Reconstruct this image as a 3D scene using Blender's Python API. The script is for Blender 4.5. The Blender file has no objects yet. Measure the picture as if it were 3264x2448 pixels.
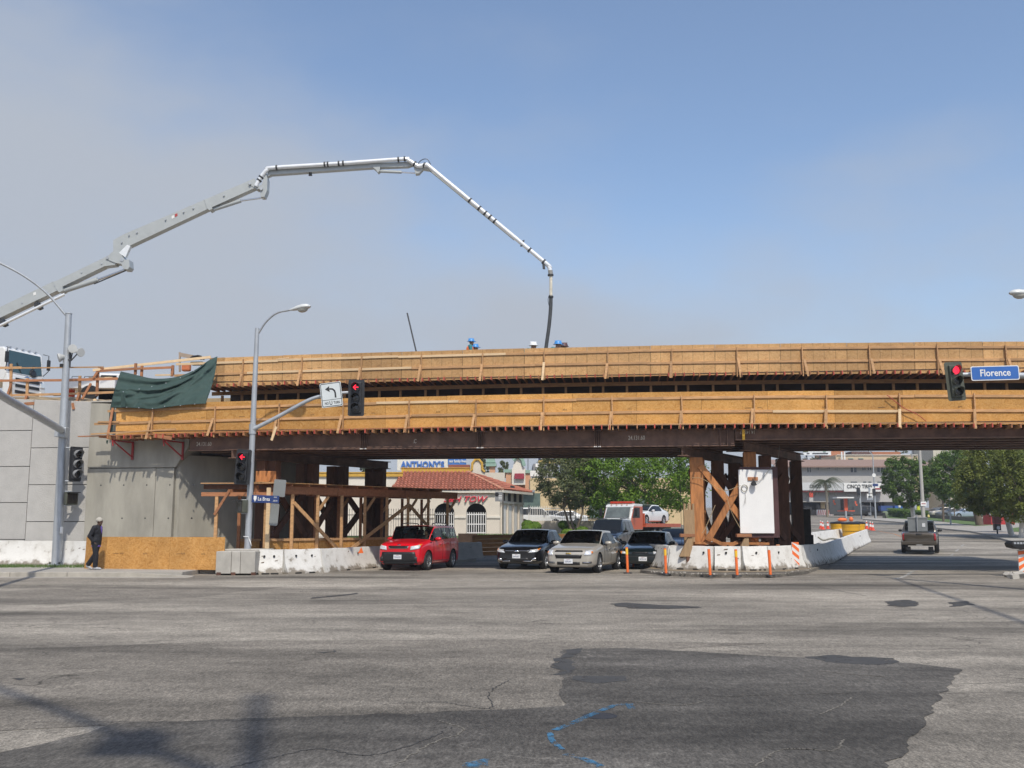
import bpy, bmesh, math, random
from mathutils import Vector, Matrix, Euler, noise
from mathutils.bvhtree import BVHTree
R = math.radians
random.seed(7)
scn = bpy.context.scene
COL = scn.collection

# ------------------------------------------------------------------ camera
F_PX, CXP, CYP, CAM_H, PITCH = 3231.0, 1632.0, 1224.0, 1.62, R(7.96)
cam_d = bpy.data.cameras.new('camera'); cam = bpy.data.objects.new('camera', cam_d); COL.objects.link(cam)
cam_d.sensor_width = 36.0; cam_d.sensor_fit = 'HORIZONTAL'; cam_d.lens = 36.0 * F_PX / 3264.0
cam_d.clip_start = 0.1; cam_d.clip_end = 3000
cam.location = (0, 0, CAM_H); cam.rotation_euler = (R(90) + PITCH, 0, 0)
scn.camera = cam

# ------------------------------------------------------------------ light
SUN_AZ, SUN_EL = R(-13), R(53)             # shadows run away from the camera and a little to the left
world = bpy.data.worlds.new('World'); scn.world = world; world.use_nodes = True
wn = world.node_tree; wn.nodes.clear()
def _n(t, typ, **k):
    n = t.nodes.new(typ)
    for a, b in k.items(): setattr(n, a, b)
    return n
wo = _n(wn, 'ShaderNodeOutputWorld'); bg = _n(wn, 'ShaderNodeBackground'); bg.inputs[1].default_value = 0.15
sky = _n(wn, 'ShaderNodeTexSky', sky_type='NISHITA', sun_disc=False, sun_elevation=SUN_EL, sun_rotation=R(180) + SUN_AZ)
sky.altitude = 30; sky.air_density = 1.0; sky.dust_density = 1.2; sky.ozone_density = 2.0
tc = _n(wn, 'ShaderNodeTexCoord'); sep = _n(wn, 'ShaderNodeSeparateXYZ'); wn.links.new(tc.outputs['Generated'], sep.inputs[0])
mp = _n(wn, 'ShaderNodeMapping'); mp.inputs['Scale'].default_value = (1.5, 1.5, 3.2); mp.inputs['Location'].default_value = (.55, .2, .0)
wn.links.new(tc.outputs['Generated'], mp.inputs[0])
nz = _n(wn, 'ShaderNodeTexNoise'); nz.inputs['Scale'].default_value = 1.6; nz.inputs['Detail'].default_value = 5; nz.inputs['Roughness'].default_value = .5
wn.links.new(mp.outputs[0], nz.inputs[0])
# high thin marine haze: thick near the horizon, broken higher up
m1 = _n(wn, 'ShaderNodeMath', operation='MULTIPLY_ADD'); m1.inputs[1].default_value = -2.5; m1.inputs[2].default_value = 1.22
wn.links.new(sep.outputs['Z'], m1.inputs[0])
m2 = _n(wn, 'ShaderNodeMath', operation='MULTIPLY_ADD'); m2.inputs[1].default_value = 1.5; m2.inputs[2].default_value = -.72
wn.links.new(nz.outputs[0], m2.inputs[0])
m3 = _n(wn, 'ShaderNodeMath', operation='ADD'); wn.links.new(m1.outputs[0], m3.inputs[0]); wn.links.new(m2.outputs[0], m3.inputs[1])
mr = _n(wn, 'ShaderNodeMapRange', interpolation_type='SMOOTHSTEP'); mr.inputs['From Min'].default_value = .15; mr.inputs['From Max'].default_value = .85
mr.inputs['To Min'].default_value = .06; mr.inputs['To Max'].default_value = .97
m4 = _n(wn, 'ShaderNodeMath', operation='MULTIPLY_ADD'); m4.inputs[1].default_value = -.55; wn.links.new(sep.outputs['X'], m4.inputs[0]); wn.links.new(m3.outputs[0], m4.inputs[2])
wn.links.new(m4.outputs[0], mr.inputs['Value'])
mx = _n(wn, 'ShaderNodeMix', data_type='RGBA'); wn.links.new(mr.outputs[0], mx.inputs['Factor'])
wn.links.new(sky.outputs[0], mx.inputs['A']); mx.inputs['B'].default_value = (2.72, 2.97, 3.4, 1)
wn.links.new(mx.outputs['Result'], bg.inputs[0]); wn.links.new(bg.outputs[0], wo.inputs[0])
sun_d = bpy.data.lights.new('sun', 'SUN'); sun_d.energy = 3.1; sun_d.angle = R(1.0); sun_d.color = (1, .93, .81)
sun = bpy.data.objects.new('sun', sun_d); COL.objects.link(sun)
sdir = Vector((math.sin(SUN_AZ) * math.cos(SUN_EL), math.cos(SUN_AZ) * math.cos(SUN_EL), -math.sin(SUN_EL)))
sun.rotation_euler = sdir.to_track_quat('-Z', 'Y').to_euler(); sun.location = (0, -30, 40)
vs = scn.view_settings; vs.view_transform = 'Standard'; vs.look = 'None'; vs.gamma = 1; vs.exposure = 0.2
try: vs.use_curve_mapping = False
except Exception: pass

# ------------------------------------------------------------------ survey helpers: photo sight lines -> places on the ground
def terr(y):
    t = (y - 50) / 3.0
    return .084 * (t if t > 30 else math.log1p(math.exp(t))) if y < 300 else .084 * (250 / 3.0)
def ray(u, v):
    x, y = u - CXP, CYP - v; c, s = math.cos(PITCH), math.sin(PITCH)
    return x, F_PX * c - y * s, F_PX * s + y * c
def PG(u, v, z=0.0):
    d = ray(u, v); t = (z - CAM_H) / d[2]; return Vector((d[0] * t, d[1] * t, z))
def PY(u, v, Y):
    d = ray(u, v); t = Y / d[1]; return Vector((d[0] * t, Y, CAM_H + d[2] * t))
def PT(u, v, dz=0.0):
    d = ray(u, v); Y = 5.0
    while Y < 400:
        if CAM_H + d[2] * Y / d[1] <= terr(Y) + dz: break
        Y += .05
    return Vector((d[0] * Y / d[1], Y, CAM_H + d[2] * Y / d[1]))
TH = math.atan(.12); BY = 36.2
def PB(u, v, c):                      # sight line met with the bridge-parallel plane c metres behind the lower form: (along, height)
    d = ray(u, v); nx, ny = math.sin(TH), math.cos(TH); t = (c + ny * BY) / (nx * d[0] + ny * d[1])
    X, Y, Z = d[0] * t, d[1] * t, CAM_H + d[2] * t
    return X * math.cos(TH) - (Y - BY) * math.sin(TH), Z
def B2W(x, c, z=0.0): return Vector((x * math.cos(TH) + c * math.sin(TH), BY - x * math.sin(TH) + c * math.cos(TH), z))
def S(r, g, b, a=1.0):
    f = lambda q: (q / 255 / 12.92) if q <= 10 else ((q / 255 + .055) / 1.055) ** 2.4
    return (f(r) * a, f(g) * a, f(b) * a)

# ------------------------------------------------------------------ materials
MATS = {}
def M(name, col, rough=.6, metal=0.0, var=.12, vs=3.0, bump=0.0, bs=30.0, rnd=.0, col2=None, stretch=(1, 1, 1), coat=0.0, emit=None, es=0.0, spec=.5, detail=4):
    if name in MATS: return MATS[name]
    m = bpy.data.materials.new(name); m.use_nodes = True; t = m.node_tree
    p = t.nodes['Principled BSDF']; L = t.links.new
    p.inputs['Roughness'].default_value = rough; p.inputs['Metallic'].default_value = metal; p.inputs['Specular IOR Level'].default_value = spec
    if coat: p.inputs['Coat Weight'].default_value = coat; p.inputs['Coat Roughness'].default_value = .04
    co = _n(t, 'ShaderNodeTexCoord'); mp = _n(t, 'ShaderNodeMapping'); mp.inputs['Scale'].default_value = stretch; L(co.outputs['Object'], mp.inputs[0])
    if var or col2:
        nz = _n(t, 'ShaderNodeTexNoise'); nz.inputs['Scale'].default_value = vs; nz.inputs['Detail'].default_value = detail; nz.inputs['Roughness'].default_value = .62
        L(mp.outputs[0], nz.inputs[0])
        r = _n(t, 'ShaderNodeValToRGB'); r.color_ramp.elements[0].position = .3; r.color_ramp.elements[1].position = .7
        a = col2 if col2 else [c * (1 + var) for c in col]; b = col if col2 else [c * (1 - var) for c in col]
        r.color_ramp.elements[0].color = (*b, 1); r.color_ramp.elements[1].color = (*a, 1)
        L(nz.outputs[0], r.inputs[0]); out = r.outputs[0]
    else:
        g = _n(t, 'ShaderNodeRGB'); g.outputs[0].default_value = (*col, 1); out = g.outputs[0]
    if rnd:
        oi = _n(t, 'ShaderNodeObjectInfo'); mm = _n(t, 'ShaderNodeMapRange'); mm.inputs['To Min'].default_value = 1 - rnd; mm.inputs['To Max'].default_value = 1 + rnd
        L(oi.outputs['Random'], mm.inputs['Value']); hs = _n(t, 'ShaderNodeHueSaturation'); L(mm.outputs[0], hs.inputs['Value']); L(out, hs.inputs['Color']); out = hs.outputs[0]
    L(out, p.inputs['Base Color'])
    if bump:
        n2 = _n(t, 'ShaderNodeTexNoise'); n2.inputs['Scale'].default_value = bs; n2.inputs['Detail'].default_value = 3; L(mp.outputs[0], n2.inputs[0])
        bp = _n(t, 'ShaderNodeBump'); bp.inputs['Strength'].default_value = bump; bp.inputs['Distance'].default_value = .02; L(n2.outputs[0], bp.inputs['Height']); L(bp.outputs[0], p.inputs['Normal'])
    if emit: p.inputs['Emission Color'].default_value = (*emit, 1); p.inputs['Emission Strength'].default_value = es
    MATS[name] = m; return m

def osb_mat(name, base, pale, dark, lines=False):
    m = bpy.data.materials.new(name); m.use_nodes = True; t = m.node_tree; L = t.links.new; p = t.nodes['Principled BSDF']
    p.inputs['Roughness'].default_value = .75; p.inputs['Specular IOR Level'].default_value = .25
    co = _n(t, 'ShaderNodeTexCoord'); oi = _n(t, 'ShaderNodeObjectInfo')
    ad = _n(t, 'ShaderNodeVectorMath', operation='MULTIPLY_ADD'); L(oi.outputs['Random'], ad.inputs[0]); ad.inputs[1].default_value = (13, 0, 7); L(co.outputs['Object'], ad.inputs[2])
    w = _n(t, 'ShaderNodeTexNoise'); w.inputs['Scale'].default_value = 3.2; w.inputs['Detail'].default_value = 2; L(ad.outputs[0], w.inputs[0])
    wa = _n(t, 'ShaderNodeVectorMath', operation='MULTIPLY_ADD'); L(w.outputs['Color'], wa.inputs[0]); wa.inputs[1].default_value = (.35, .1, .35); L(ad.outputs[0], wa.inputs[2])
    fac = None
    for sc in ((26, 26, 62), (52, 52, 24)):
        mp = _n(t, 'ShaderNodeMapping'); mp.inputs['Scale'].default_value = sc; L(wa.outputs[0], mp.inputs[0])
        vo = _n(t, 'ShaderNodeTexVoronoi'); vo.inputs['Scale'].default_value = .55; L(mp.outputs[0], vo.inputs[0])
        bw = _n(t, 'ShaderNodeRGBToBW'); L(vo.outputs['Color'], bw.inputs[0])
        if fac is None: fac = bw.outputs[0]
        else:
            mm = _n(t, 'ShaderNodeMath', operation='MULTIPLY_ADD'); mm.inputs[1].default_value = .45; L(bw.outputs[0], mm.inputs[0])
            hh = _n(t, 'ShaderNodeMath', operation='MULTIPLY'); hh.inputs[1].default_value = .55; L(fac, hh.inputs[0]); L(hh.outputs[0], mm.inputs[2]); fac = mm.outputs[0]
    r = _n(t, 'ShaderNodeValToRGB'); e = r.color_ramp.elements; e[0].position = .05; e[0].color = (*dark, 1); e[1].position = .95; e[1].color = (*pale, 1)
    q = e.new(.45); q.color = (*base, 1); L(fac, r.inputs[0]); out = r.outputs[0]
    # weathering, damp at the foot of some sheets and a tone of its own for each sheet
    n2 = _n(t, 'ShaderNodeTexNoise'); n2.inputs['Scale'].default_value = .9; n2.inputs['Detail'].default_value = 5; L(ad.outputs[0], n2.inputs[0])
    r2 = _n(t, 'ShaderNodeMapRange'); r2.inputs['From Min'].default_value = .35; r2.inputs['From Max'].default_value = .7; r2.inputs['To Min'].default_value = .84; r2.inputs['To Max'].default_value = 1.1; L(n2.outputs[0], r2.inputs['Value'])
    rr = _n(t, 'ShaderNodeMapRange'); rr.inputs['To Min'].default_value = .74; rr.inputs['To Max'].default_value = 1.14; L(oi.outputs['Random'], rr.inputs['Value'])
    mu = _n(t, 'ShaderNodeMath', operation='MULTIPLY'); L(r2.outputs[0], mu.inputs[0]); L(rr.outputs[0], mu.inputs[1]); val = mu.outputs[0]
    if lines:                                          # printed nailing lines every 16 inches
        sp = _n(t, 'ShaderNodeSeparateXYZ'); L(co.outputs['Object'], sp.inputs[0])
        nl = _n(t, 'ShaderNodeTexNoise'); nl.inputs['Scale'].default_value = 2.0; L(co.outputs['Object'], nl.inputs[0])
        xa = _n(t, 'ShaderNodeMath', operation='MULTIPLY_ADD'); xa.inputs[1].default_value = .05; L(nl.outputs[0], xa.inputs[0]); L(sp.outputs[0], xa.inputs[2])
        fr = _n(t, 'ShaderNodeMath', operation='PINGPONG'); fr.inputs[1].default_value = .2033; L(xa.outputs[0], fr.inputs[0])
        st = _n(t, 'ShaderNodeMapRange'); st.inputs['From Min'].default_value = .004; st.inputs['From Max'].default_value = .016; st.inputs['To Min'].default_value = .62; st.inputs['To Max'].default_value = 1; L(fr.outputs[0], st.inputs['Value'])
        mq = _n(t, 'ShaderNodeMath', operation='MULTIPLY'); L(val, mq.inputs[0]); L(st.outputs[0], mq.inputs[1]); val = mq.outputs[0]
    hs = _n(t, 'ShaderNodeHueSaturation'); L(val, hs.inputs['Value']); L(out, hs.inputs['Color']); L(hs.outputs[0], p.inputs['Base Color'])
    bp = _n(t, 'ShaderNodeBump'); bp.inputs['Strength'].default_value = .5; bp.inputs['Distance'].default_value = .01; L(fac, bp.inputs['Height']); L(bp.outputs[0], p.inputs['Normal'])
    MATS[name] = m; return m

def asphalt_mat(name, base, contrast=.16, patchy=True, stone=.5, crack=.42):
    m = bpy.data.materials.new(name); m.use_nodes = True; t = m.node_tree; L = t.links.new; p = t.nodes['Principled BSDF']
    p.inputs['Roughness'].default_value = .88; p.inputs['Specular IOR Level'].default_value = .3
    co = _n(t, 'ShaderNodeTexCoord')
    def nz(scale, det, st=(1, 1, 1), ro=.6, rz=0.0):
        mp = _n(t, 'ShaderNodeMapping'); mp.inputs['Scale'].default_value = st; mp.inputs['Rotation'].default_value = (0, 0, rz); L(co.outputs['Object'], mp.inputs[0])
        n = _n(t, 'ShaderNodeTexNoise'); n.inputs['Scale'].default_value = scale; n.inputs['Detail'].default_value = det; n.inputs['Roughness'].default_value = ro; L(mp.outputs[0], n.inputs[0]); return n.outputs[0]
    def rng(s, a, b, c, d):
        q = _n(t, 'ShaderNodeMapRange'); q.inputs['From Min'].default_value = a; q.inputs['From Max'].default_value = b; q.inputs['To Min'].default_value = c; q.inputs['To Max'].default_value = d; L(s, q.inputs['Value']); return q.outputs[0]
    def mul(a, b):
        q = _n(t, 'ShaderNodeMath', operation='MULTIPLY'); L(a, q.inputs[0]); L(b, q.inputs[1]); return q.outputs[0]
    v = mul(rng(nz(.2, 8, (.4, 1.2, 1), .66), .3, .7, 1 - contrast * 1.5, 1 + contrast * 1.3), rng(nz(1.6, 8, ro=.7), .3, .7, 1 - contrast * .7, 1 + contrast * .7))
    if patchy:
        v = mul(v, rng(nz(.40, 6, (.16, 1.2, 1), .55), .5, .72, 1.05, 1 - contrast * 1.5)); v = mul(v, rng(nz(.34, 6, (.12, 1.0, 1), .55, .5), .52, .7, 1.03, 1 - contrast * 1.5)); v = mul(v, rng(nz(.9, 4, (.8, 1, 1), .5), .66, .74, 1.0, 1 - contrast * 1.3))       # rubber and oil in the wheel paths
    grit = nz(55, 2, ro=.7); v = mul(v, rng(grit, .3, .72, 1 - stone, 1 + stone))
    v = mul(v, rng(nz(230, 1), .3, .7, .8, 1.2)); v = mul(v, rng(nz(14, 3, (1.3, .4, 1)), .3, .7, .76, 1.26)); v = mul(v, rng(nz(38, 2, (1.2, .35, 1)), .3, .7, .72, 1.32))
    # map cracking
    mpv = _n(t, 'ShaderNodeMapping'); mpv.inputs['Scale'].default_value = (.5, .8, 1); L(co.outputs['Object'], mpv.inputs[0])
    dn = _n(t, 'ShaderNodeTexNoise'); dn.inputs['Scale'].default_value = 1.5; dn.inputs['Detail'].default_value = 6; L(mpv.outputs[0], dn.inputs[0])
    da = _n(t, 'ShaderNodeVectorMath', operation='MULTIPLY_ADD'); L(dn.outputs['Color'], da.inputs[0]); da.inputs[1].default_value = (.9, .9, 0); L(mpv.outputs[0], da.inputs[2])
    vo = _n(t, 'ShaderNodeTexVoronoi', feature='DISTANCE_TO_EDGE'); vo.inputs['Scale'].default_value = .8; L(da.outputs[0], vo.inputs[0])
    gate = rng(nz(.22, 3), .5, .62, 0, 1); ck = rng(vo.outputs['Distance'], .002, .012, crack, 1)
    mxx = _n(t, 'ShaderNodeMix', data_type='FLOAT'); L(gate, mxx.inputs['Factor']); mxx.inputs['A'].default_value = 1; L(ck, mxx.inputs['B']); v = mul(v, mxx.outputs['Result'])
    c = _n(t, 'ShaderNodeRGB'); c.outputs[0].default_value = (*base, 1); hs = _n(t, 'ShaderNodeHueSaturation'); L(c.outputs[0], hs.inputs['Color']); L(v, hs.inputs['Value']); L(hs.outputs[0], p.inputs['Base Color'])
    bp = _n(t, 'ShaderNodeBump'); bp.inputs['Strength'].default_value = .7; bp.inputs['Distance'].default_value = .012; L(grit, bp.inputs['Height']); L(bp.outputs[0], p.inputs['Normal'])
    MATS[name] = m; return m

OSB = osb_mat('osb_new', (.58, .30, .085), (.67, .395, .14), (.42, .20, .05))
OSBU = osb_mat('osb_weathered', (.53, .315, .135), (.62, .39, .19), (.38, .20, .085), True)
OSBF = osb_mat('osb_fence', (.54, .275, .08), (.66, .38, .14), (.36, .16, .04))
WOOD = M('lumber', (.47, .27, .125), .7, var=.22, vs=2.2, rnd=.18, stretch=(1.5, 7, 7), bump=.2, bs=14)
WOODP = M('lumber_pale', (.68, .50, .30), .7, var=.12, vs=3, rnd=.08, stretch=(1, 6, 6))
WOODR = M('lumber_red', (.36, .155, .07), .75, var=.22, vs=3, rnd=.2, stretch=(1, 4, 4))
WOODT = M('lumber_red_tip', (.42, .07, .045), .7, var=.25, vs=9, rnd=.2)
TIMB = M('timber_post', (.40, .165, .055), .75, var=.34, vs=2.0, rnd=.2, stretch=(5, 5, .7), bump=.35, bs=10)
TIMBD = M('timber_shaded', (.12, .055, .032), .8, var=.35, vs=2.0, rnd=.25, stretch=(4, 4, .8), bump=.35, bs=10)  # darker copy of the post timber, shade under the bridge put into its colour
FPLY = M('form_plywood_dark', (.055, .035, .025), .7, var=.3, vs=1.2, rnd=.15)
STEEL = M('rusty_steel', (.17, .10, .072), .7, .05, var=.4, vs=2.0, rnd=.15, bump=.1, bs=25)
STEELR = M('red_bracket_paint', (.33, .03, .03), .55, var=.25, vs=8)
CONC_A = M('abutment_concrete', (.335, .32, .275), .85, var=.2, vs=1.6, bump=.15, bs=40, detail=9, stretch=(1, 1, .3))
CONC_P = M('wall_panel_concrete', (.44, .43, .41), .88, var=.07, vs=2.2, bump=.5, bs=24, rnd=.035, detail=6)
CONC = M('plain_concrete', (.42, .40, .36), .85, var=.14, vs=3, bump=.2, bs=40, rnd=.06, detail=7)
SIDE = M('sidewalk_concrete', (.34, .32, .285), .88, var=.14, vs=1.6, bump=.2, bs=60, detail=8)
KERB = M('kerb_concrete', (.36, .335, .29), .88, var=.18, vs=2.5, bump=.2, bs=50, detail=7)
WHITE_M = M('white_metal', (.75, .75, .73), .45, var=.06, vs=4)
GALV = M('galvanised_steel', (.43, .455, .48), .5, .45, var=.13, vs=5, stretch=(1, 1, .35), detail=6)
PAINTG = M('boom_grey_paint', (.40, .425, .425), .42, .1, var=.06, vs=3)
PIPE = M('boom_pipe_steel', (.80, .82, .83), .28, .25, var=.07, vs=5)
DARKM = M('dark_grey_metal', (.045, .047, .05), .5, .2, var=.15, vs=6)
BLACK = M('black_plastic', (.014, .014, .015), .45, var=.1)
RUBBER = M('tyre_rubber', (.018, .018, .019), .8, var=.15, vs=10)
GLASSD = M('vehicle_glass', (.010, .012, .013), .05, var=0, spec=.45, coat=.0)
GLASST = bpy.data.materials.new('tinted_glass'); GLASST.use_nodes = True; _t = GLASST.node_tree; _t.nodes.clear()
_o, _m, _a, _b, _f = _n(_t, 'ShaderNodeOutputMaterial'), _n(_t, 'ShaderNodeMixShader'), _n(_t, 'ShaderNodeBsdfTransparent'), _n(_t, 'ShaderNodeBsdfGlossy'), _n(_t, 'ShaderNodeFresnel')
_a.inputs[0].default_value = (.50, .56, .54, 1); _b.inputs['Roughness'].default_value = .03; _f.inputs[0].default_value = 1.45
_t.links.new(_f.outputs[0], _m.inputs[0]); _t.links.new(_a.outputs[0], _m.inputs[1]); _t.links.new(_b.outputs[0], _m.inputs[2]); _t.links.new(_m.outputs[0], _o.inputs[0])
TRIM = M('cabin_trim', (.035, .035, .037), .85, var=.2, vs=6); SEATM = M('seat_cloth', (.09, .088, .085), .9, var=.2, vs=9)
ALLOY = M('alloy_wheel', (.62, .63, .65), .25, .85, var=.05)
CHROME = M('chrome', (.75, .76, .78), .12, 1.0, var=0)
LAMPG = M('headlight_lens', (.78, .80, .82), .08, .35, var=.25, vs=30, coat=.6)
AMBER = M('amber_lens', (.75, .22, .02), .15, var=.1, coat=.5)
REDL = M('tail_lens', (.30, .012, .012), .15, var=.1, coat=.6)
PLATE = M('plate_white', (.72, .74, .76), .5, var=.06, vs=20)
INK = M('ink_dark', (.02, .02, .022), .6, var=.1)
INKB = M('plate_blue', (.04, .05, .16), .6, var=.1)
def paint(name, col, metal=.0, rough=.28): return M(name, col, rough, metal, var=.03, vs=2, coat=.8)
ORANGE = M('traffic_orange', (.85, .17, .035), .5, var=.08, vs=8)
YELLOWR = M('reflective_yellow', (.85, .50, .04), .4, var=.1)
WHITEP = M('white_paint', (.74, .74, .72), .55, var=.05)
MARK = M('road_paint_worn', (.46, .45, .42), .8, var=.22, vs=7, detail=8)
TAR = M('tar_seal', (.042, .041, .04), .8, var=.3, vs=5, col2=(.062, .06, .057), detail=8)
ASPH = asphalt_mat('asphalt_worn', (.255, .23, .193), .34)
ASPD = asphalt_mat('asphalt_patch', (.106, .098, .087), .40, True, .34, 1.75)
ASPM = asphalt_mat('asphalt_old_lane', (.195, .175, .147), .36, True, .45)
BLUEP = M('survey_paint_blue', (.05, .17, .30), .85, var=.2, vs=20, detail=9)
def wear(m, scale, lo, hi, st=(1, 1, 1)):              # paint and tar broken by the stone beneath
    t = m.node_tree; c = _n(t, 'ShaderNodeTexCoord'); q = _n(t, 'ShaderNodeMapping'); q.inputs['Scale'].default_value = st; n = _n(t, 'ShaderNodeTexNoise'); n.inputs['Scale'].default_value = scale; n.inputs['Detail'].default_value = 8; n.inputs['Roughness'].default_value = .7
    r = _n(t, 'ShaderNodeMapRange'); r.inputs['From Min'].default_value = lo; r.inputs['From Max'].default_value = hi; t.links.new(c.outputs['Object'], q.inputs[0]); t.links.new(q.outputs[0], n.inputs[0]); t.links.new(n.outputs[0], r.inputs['Value']); t.links.new(r.outputs[0], t.nodes['Principled BSDF'].inputs['Alpha'])
wear(BLUEP, 9, .42, .62, (1, .6, 1)); wear(TAR, 3.5, .36, .46); wear(MARK, 4, .40, .56)
GRASS = M('grass_green', (.075, .13, .03), .9, var=.35, vs=5, col2=(.11, .17, .045))
SKIN_D = M('skin_dark', (.075, .038, .024), .55, var=.1)
SKIN_M = M('skin_tan', (.30, .155, .095), .55, var=.1)

# ------------------------------------------------------------------ mesh helpers
class MB:
    def __init__(s): s.v = []; s.f = []
    def add(s, vs, fs):
        o = len(s.v); s.v += [tuple(q) for q in vs]; s.f += [tuple(i + o for i in q) for q in fs]; return s
    def bx(s, x0, x1, y0, y1, z0, z1, m=None):
        vs = [Vector((x, y, z)) for z in (z0, z1) for y in (y0, y1) for x in (x0, x1)]
        if m is not None: vs = [m @ q for q in vs]
        return s.add(vs, [(0, 2, 3, 1), (4, 5, 7, 6), (0, 1, 5, 4), (2, 6, 7, 3), (0, 4, 6, 2), (1, 3, 7, 5)])
    def box(s, c, d, rz=0.0, e=None):
        m = Matrix.Translation(c) @ (Euler(e).to_matrix().to_4x4() if e else Matrix.Rotation(rz, 4, 'Z'))
        return s.bx(-d[0] / 2, d[0] / 2, -d[1] / 2, d[1] / 2, -d[2] / 2, d[2] / 2, m)
    def bar(s, p, q, w, h, up=(0, 0, 1)):       # w across, h along up
        p, q = Vector(p), Vector(q); d = (q - p); l = d.length; d.normalize(); up = Vector(up)
        if abs(d.dot(up)) > .97: up = Vector((0, 1, 0))
        a = d.cross(up).normalized(); b = a.cross(d).normalized()
        vs = [p + d * t + a * i * w / 2 + b * j * h / 2 for t in (0, l) for j in (-1, 1) for i in (-1, 1)]
        return s.add(vs, [(0, 2, 3, 1), (4, 5, 7, 6), (0, 1, 5, 4), (2, 6, 7, 3), (0, 4, 6, 2), (1, 3, 7, 5)])
    def tube(s, pts, r, n=10, cap=True):
        pts = [Vector(p) for p in pts]; k = len(pts); rs = r if isinstance(r, (list, tuple)) else [r] * k
        vs = []; a = None
        for i, p in enumerate(pts):
            d = (pts[min(i + 1, k - 1)] - pts[max(i - 1, 0)]).normalized()
            if a is None: a = d.orthogonal().normalized()
            a = (a - d * a.dot(d)).normalized(); b = d.cross(a)
            vs += [p + (a * math.cos(6.28318 * j / n) + b * math.sin(6.28318 * j / n)) * rs[i] for j in range(n)]
        fs = [(i * n + j, i * n + (j + 1) % n, (i + 1) * n + (j + 1) % n, (i + 1) * n + j) for i in range(k - 1) for j in range(n)]
        if cap: fs += [tuple(range(n))[::-1], tuple(range((k - 1) * n, k * n))]
        return s.add(vs, fs)
    def lathe(s, prof, n=16, m=None, arc=6.28318530718):
        vs = [Vector((r * math.cos(arc * j / n), r * math.sin(arc * j / n), z)) for r, z in prof for j in range(n)]
        if m is not None: vs = [m @ q for q in vs]
        k = len(prof); fs = [(i * n + j, i * n + (j + 1) % n, (i + 1) * n + (j + 1) % n, (i + 1) * n + j) for i in range(k - 1) for j in range(n)]
        if prof[0][0] > 1e-6: fs.append(tuple(range(n))[::-1])
        if prof[-1][0] > 1e-6: fs.append(tuple(range((k - 1) * n, k * n)))
        return s.add(vs, fs)
    def prism(s, poly, a, b, m=None):          # poly (x, y) swept from z=a to z=b
        k = len(poly); vs = [Vector((x, y, z)) for z in (a, b) for x, y in poly]
        if m is not None: vs = [m @ q for q in vs]
        return s.add(vs, [tuple(range(k))[::-1], tuple(range(k, 2 * k))] + [(i, (i + 1) % k, k + (i + 1) % k, k + i) for i in range(k)])
    def mesh(s, name):
        me = bpy.data.meshes.new(name); me.from_pydata(s.v, [], s.f); me.update(); return me
    def build(s, name, mat, parent=None, smooth=None, wld=False, bevel=0.0, loc=None, rz=0.0):
        o = link(name, s.mesh(name), mat, parent, wld)
        if smooth is not None: smoothen(o.data, smooth)
        if bevel:
            b = o.modifiers.new('b', 'BEVEL'); b.width = bevel; b.segments = 2; b.limit_method = 'ANGLE'; b.angle_limit = R(40)
        if loc is not None: o.location = loc; o.rotation_euler[2] = rz
        return o
def smoothen(me, ang=35):
    bm = bmesh.new(); bm.from_mesh(me); bmesh.ops.recalc_face_normals(bm, faces=bm.faces); bm.to_mesh(me); bm.free()
    me.shade_smooth()
    try: me.set_sharp_from_angle(angle=R(ang))
    except Exception: pass
def wmat(o):
    m = o.matrix_basis.copy()
    return wmat(o.parent) @ o.matrix_parent_inverse @ m if o.parent else m
def link(name, me, mat=None, parent=None, wld=False):
    o = bpy.data.objects.new(name, me); COL.objects.link(o)
    if mat is not None and me is not None and len(me.materials) == 0: me.materials.append(mat)
    if parent is not None:
        o.parent = parent
        if wld: o.matrix_parent_inverse = wmat(parent).inverted()
    return o
def tag(o, label=None, cat=None, group=None, kind=None):
    if label: o['label'] = label
    if cat: o['category'] = cat
    if group: o['group'] = group
    if kind: o['kind'] = kind
    return o
def thing(name, loc, label, cat, group=None, rz=0.0):
    o = bpy.data.objects.new(name, None); COL.objects.link(o); o.empty_display_size = .2
    o.location = loc; o.rotation_euler[2] = rz; return tag(o, label, cat, group)
def copy_tree(o, parent=None):
    c = o.copy(); COL.objects.link(c); c.parent = parent
    for ch in [q for q in bpy.data.objects if q.parent == o]: copy_tree(ch, c)
    return c
def text(name, body, size, mat, parent=None, m=None, ext=.004, align='CENTER', sx=1.0, bold=0.0, shear=0.0, space=1.0, wld=False):
    cu = bpy.data.curves.new(name, 'FONT'); cu.body = body; cu.size = size; cu.extrude = ext; cu.align_x = align; cu.align_y = 'CENTER'
    cu.offset = bold; cu.shear = shear; cu.space_character = space; cu.resolution_u = 3
    tmp = bpy.data.objects.new('t', cu); COL.objects.link(tmp); dg = bpy.context.evaluated_depsgraph_get()
    me = bpy.data.meshes.new_from_object(tmp.evaluated_get(dg)); bpy.data.objects.remove(tmp); bpy.data.curves.remove(cu)
    mm = (m if m is not None else Matrix()) @ Matrix.Diagonal((sx, 1, 1, 1))
    me.transform(mm); me.materials.clear(); return link(name, me, mat, parent, wld)
FACE = Matrix.Rotation(R(90), 4, 'X')            # text lying in x-y -> standing, readable from -Y
def at(x, y, z, rz=0.0): return Matrix.Translation((x, y, z)) @ Matrix.Rotation(rz, 4, 'Z')
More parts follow.
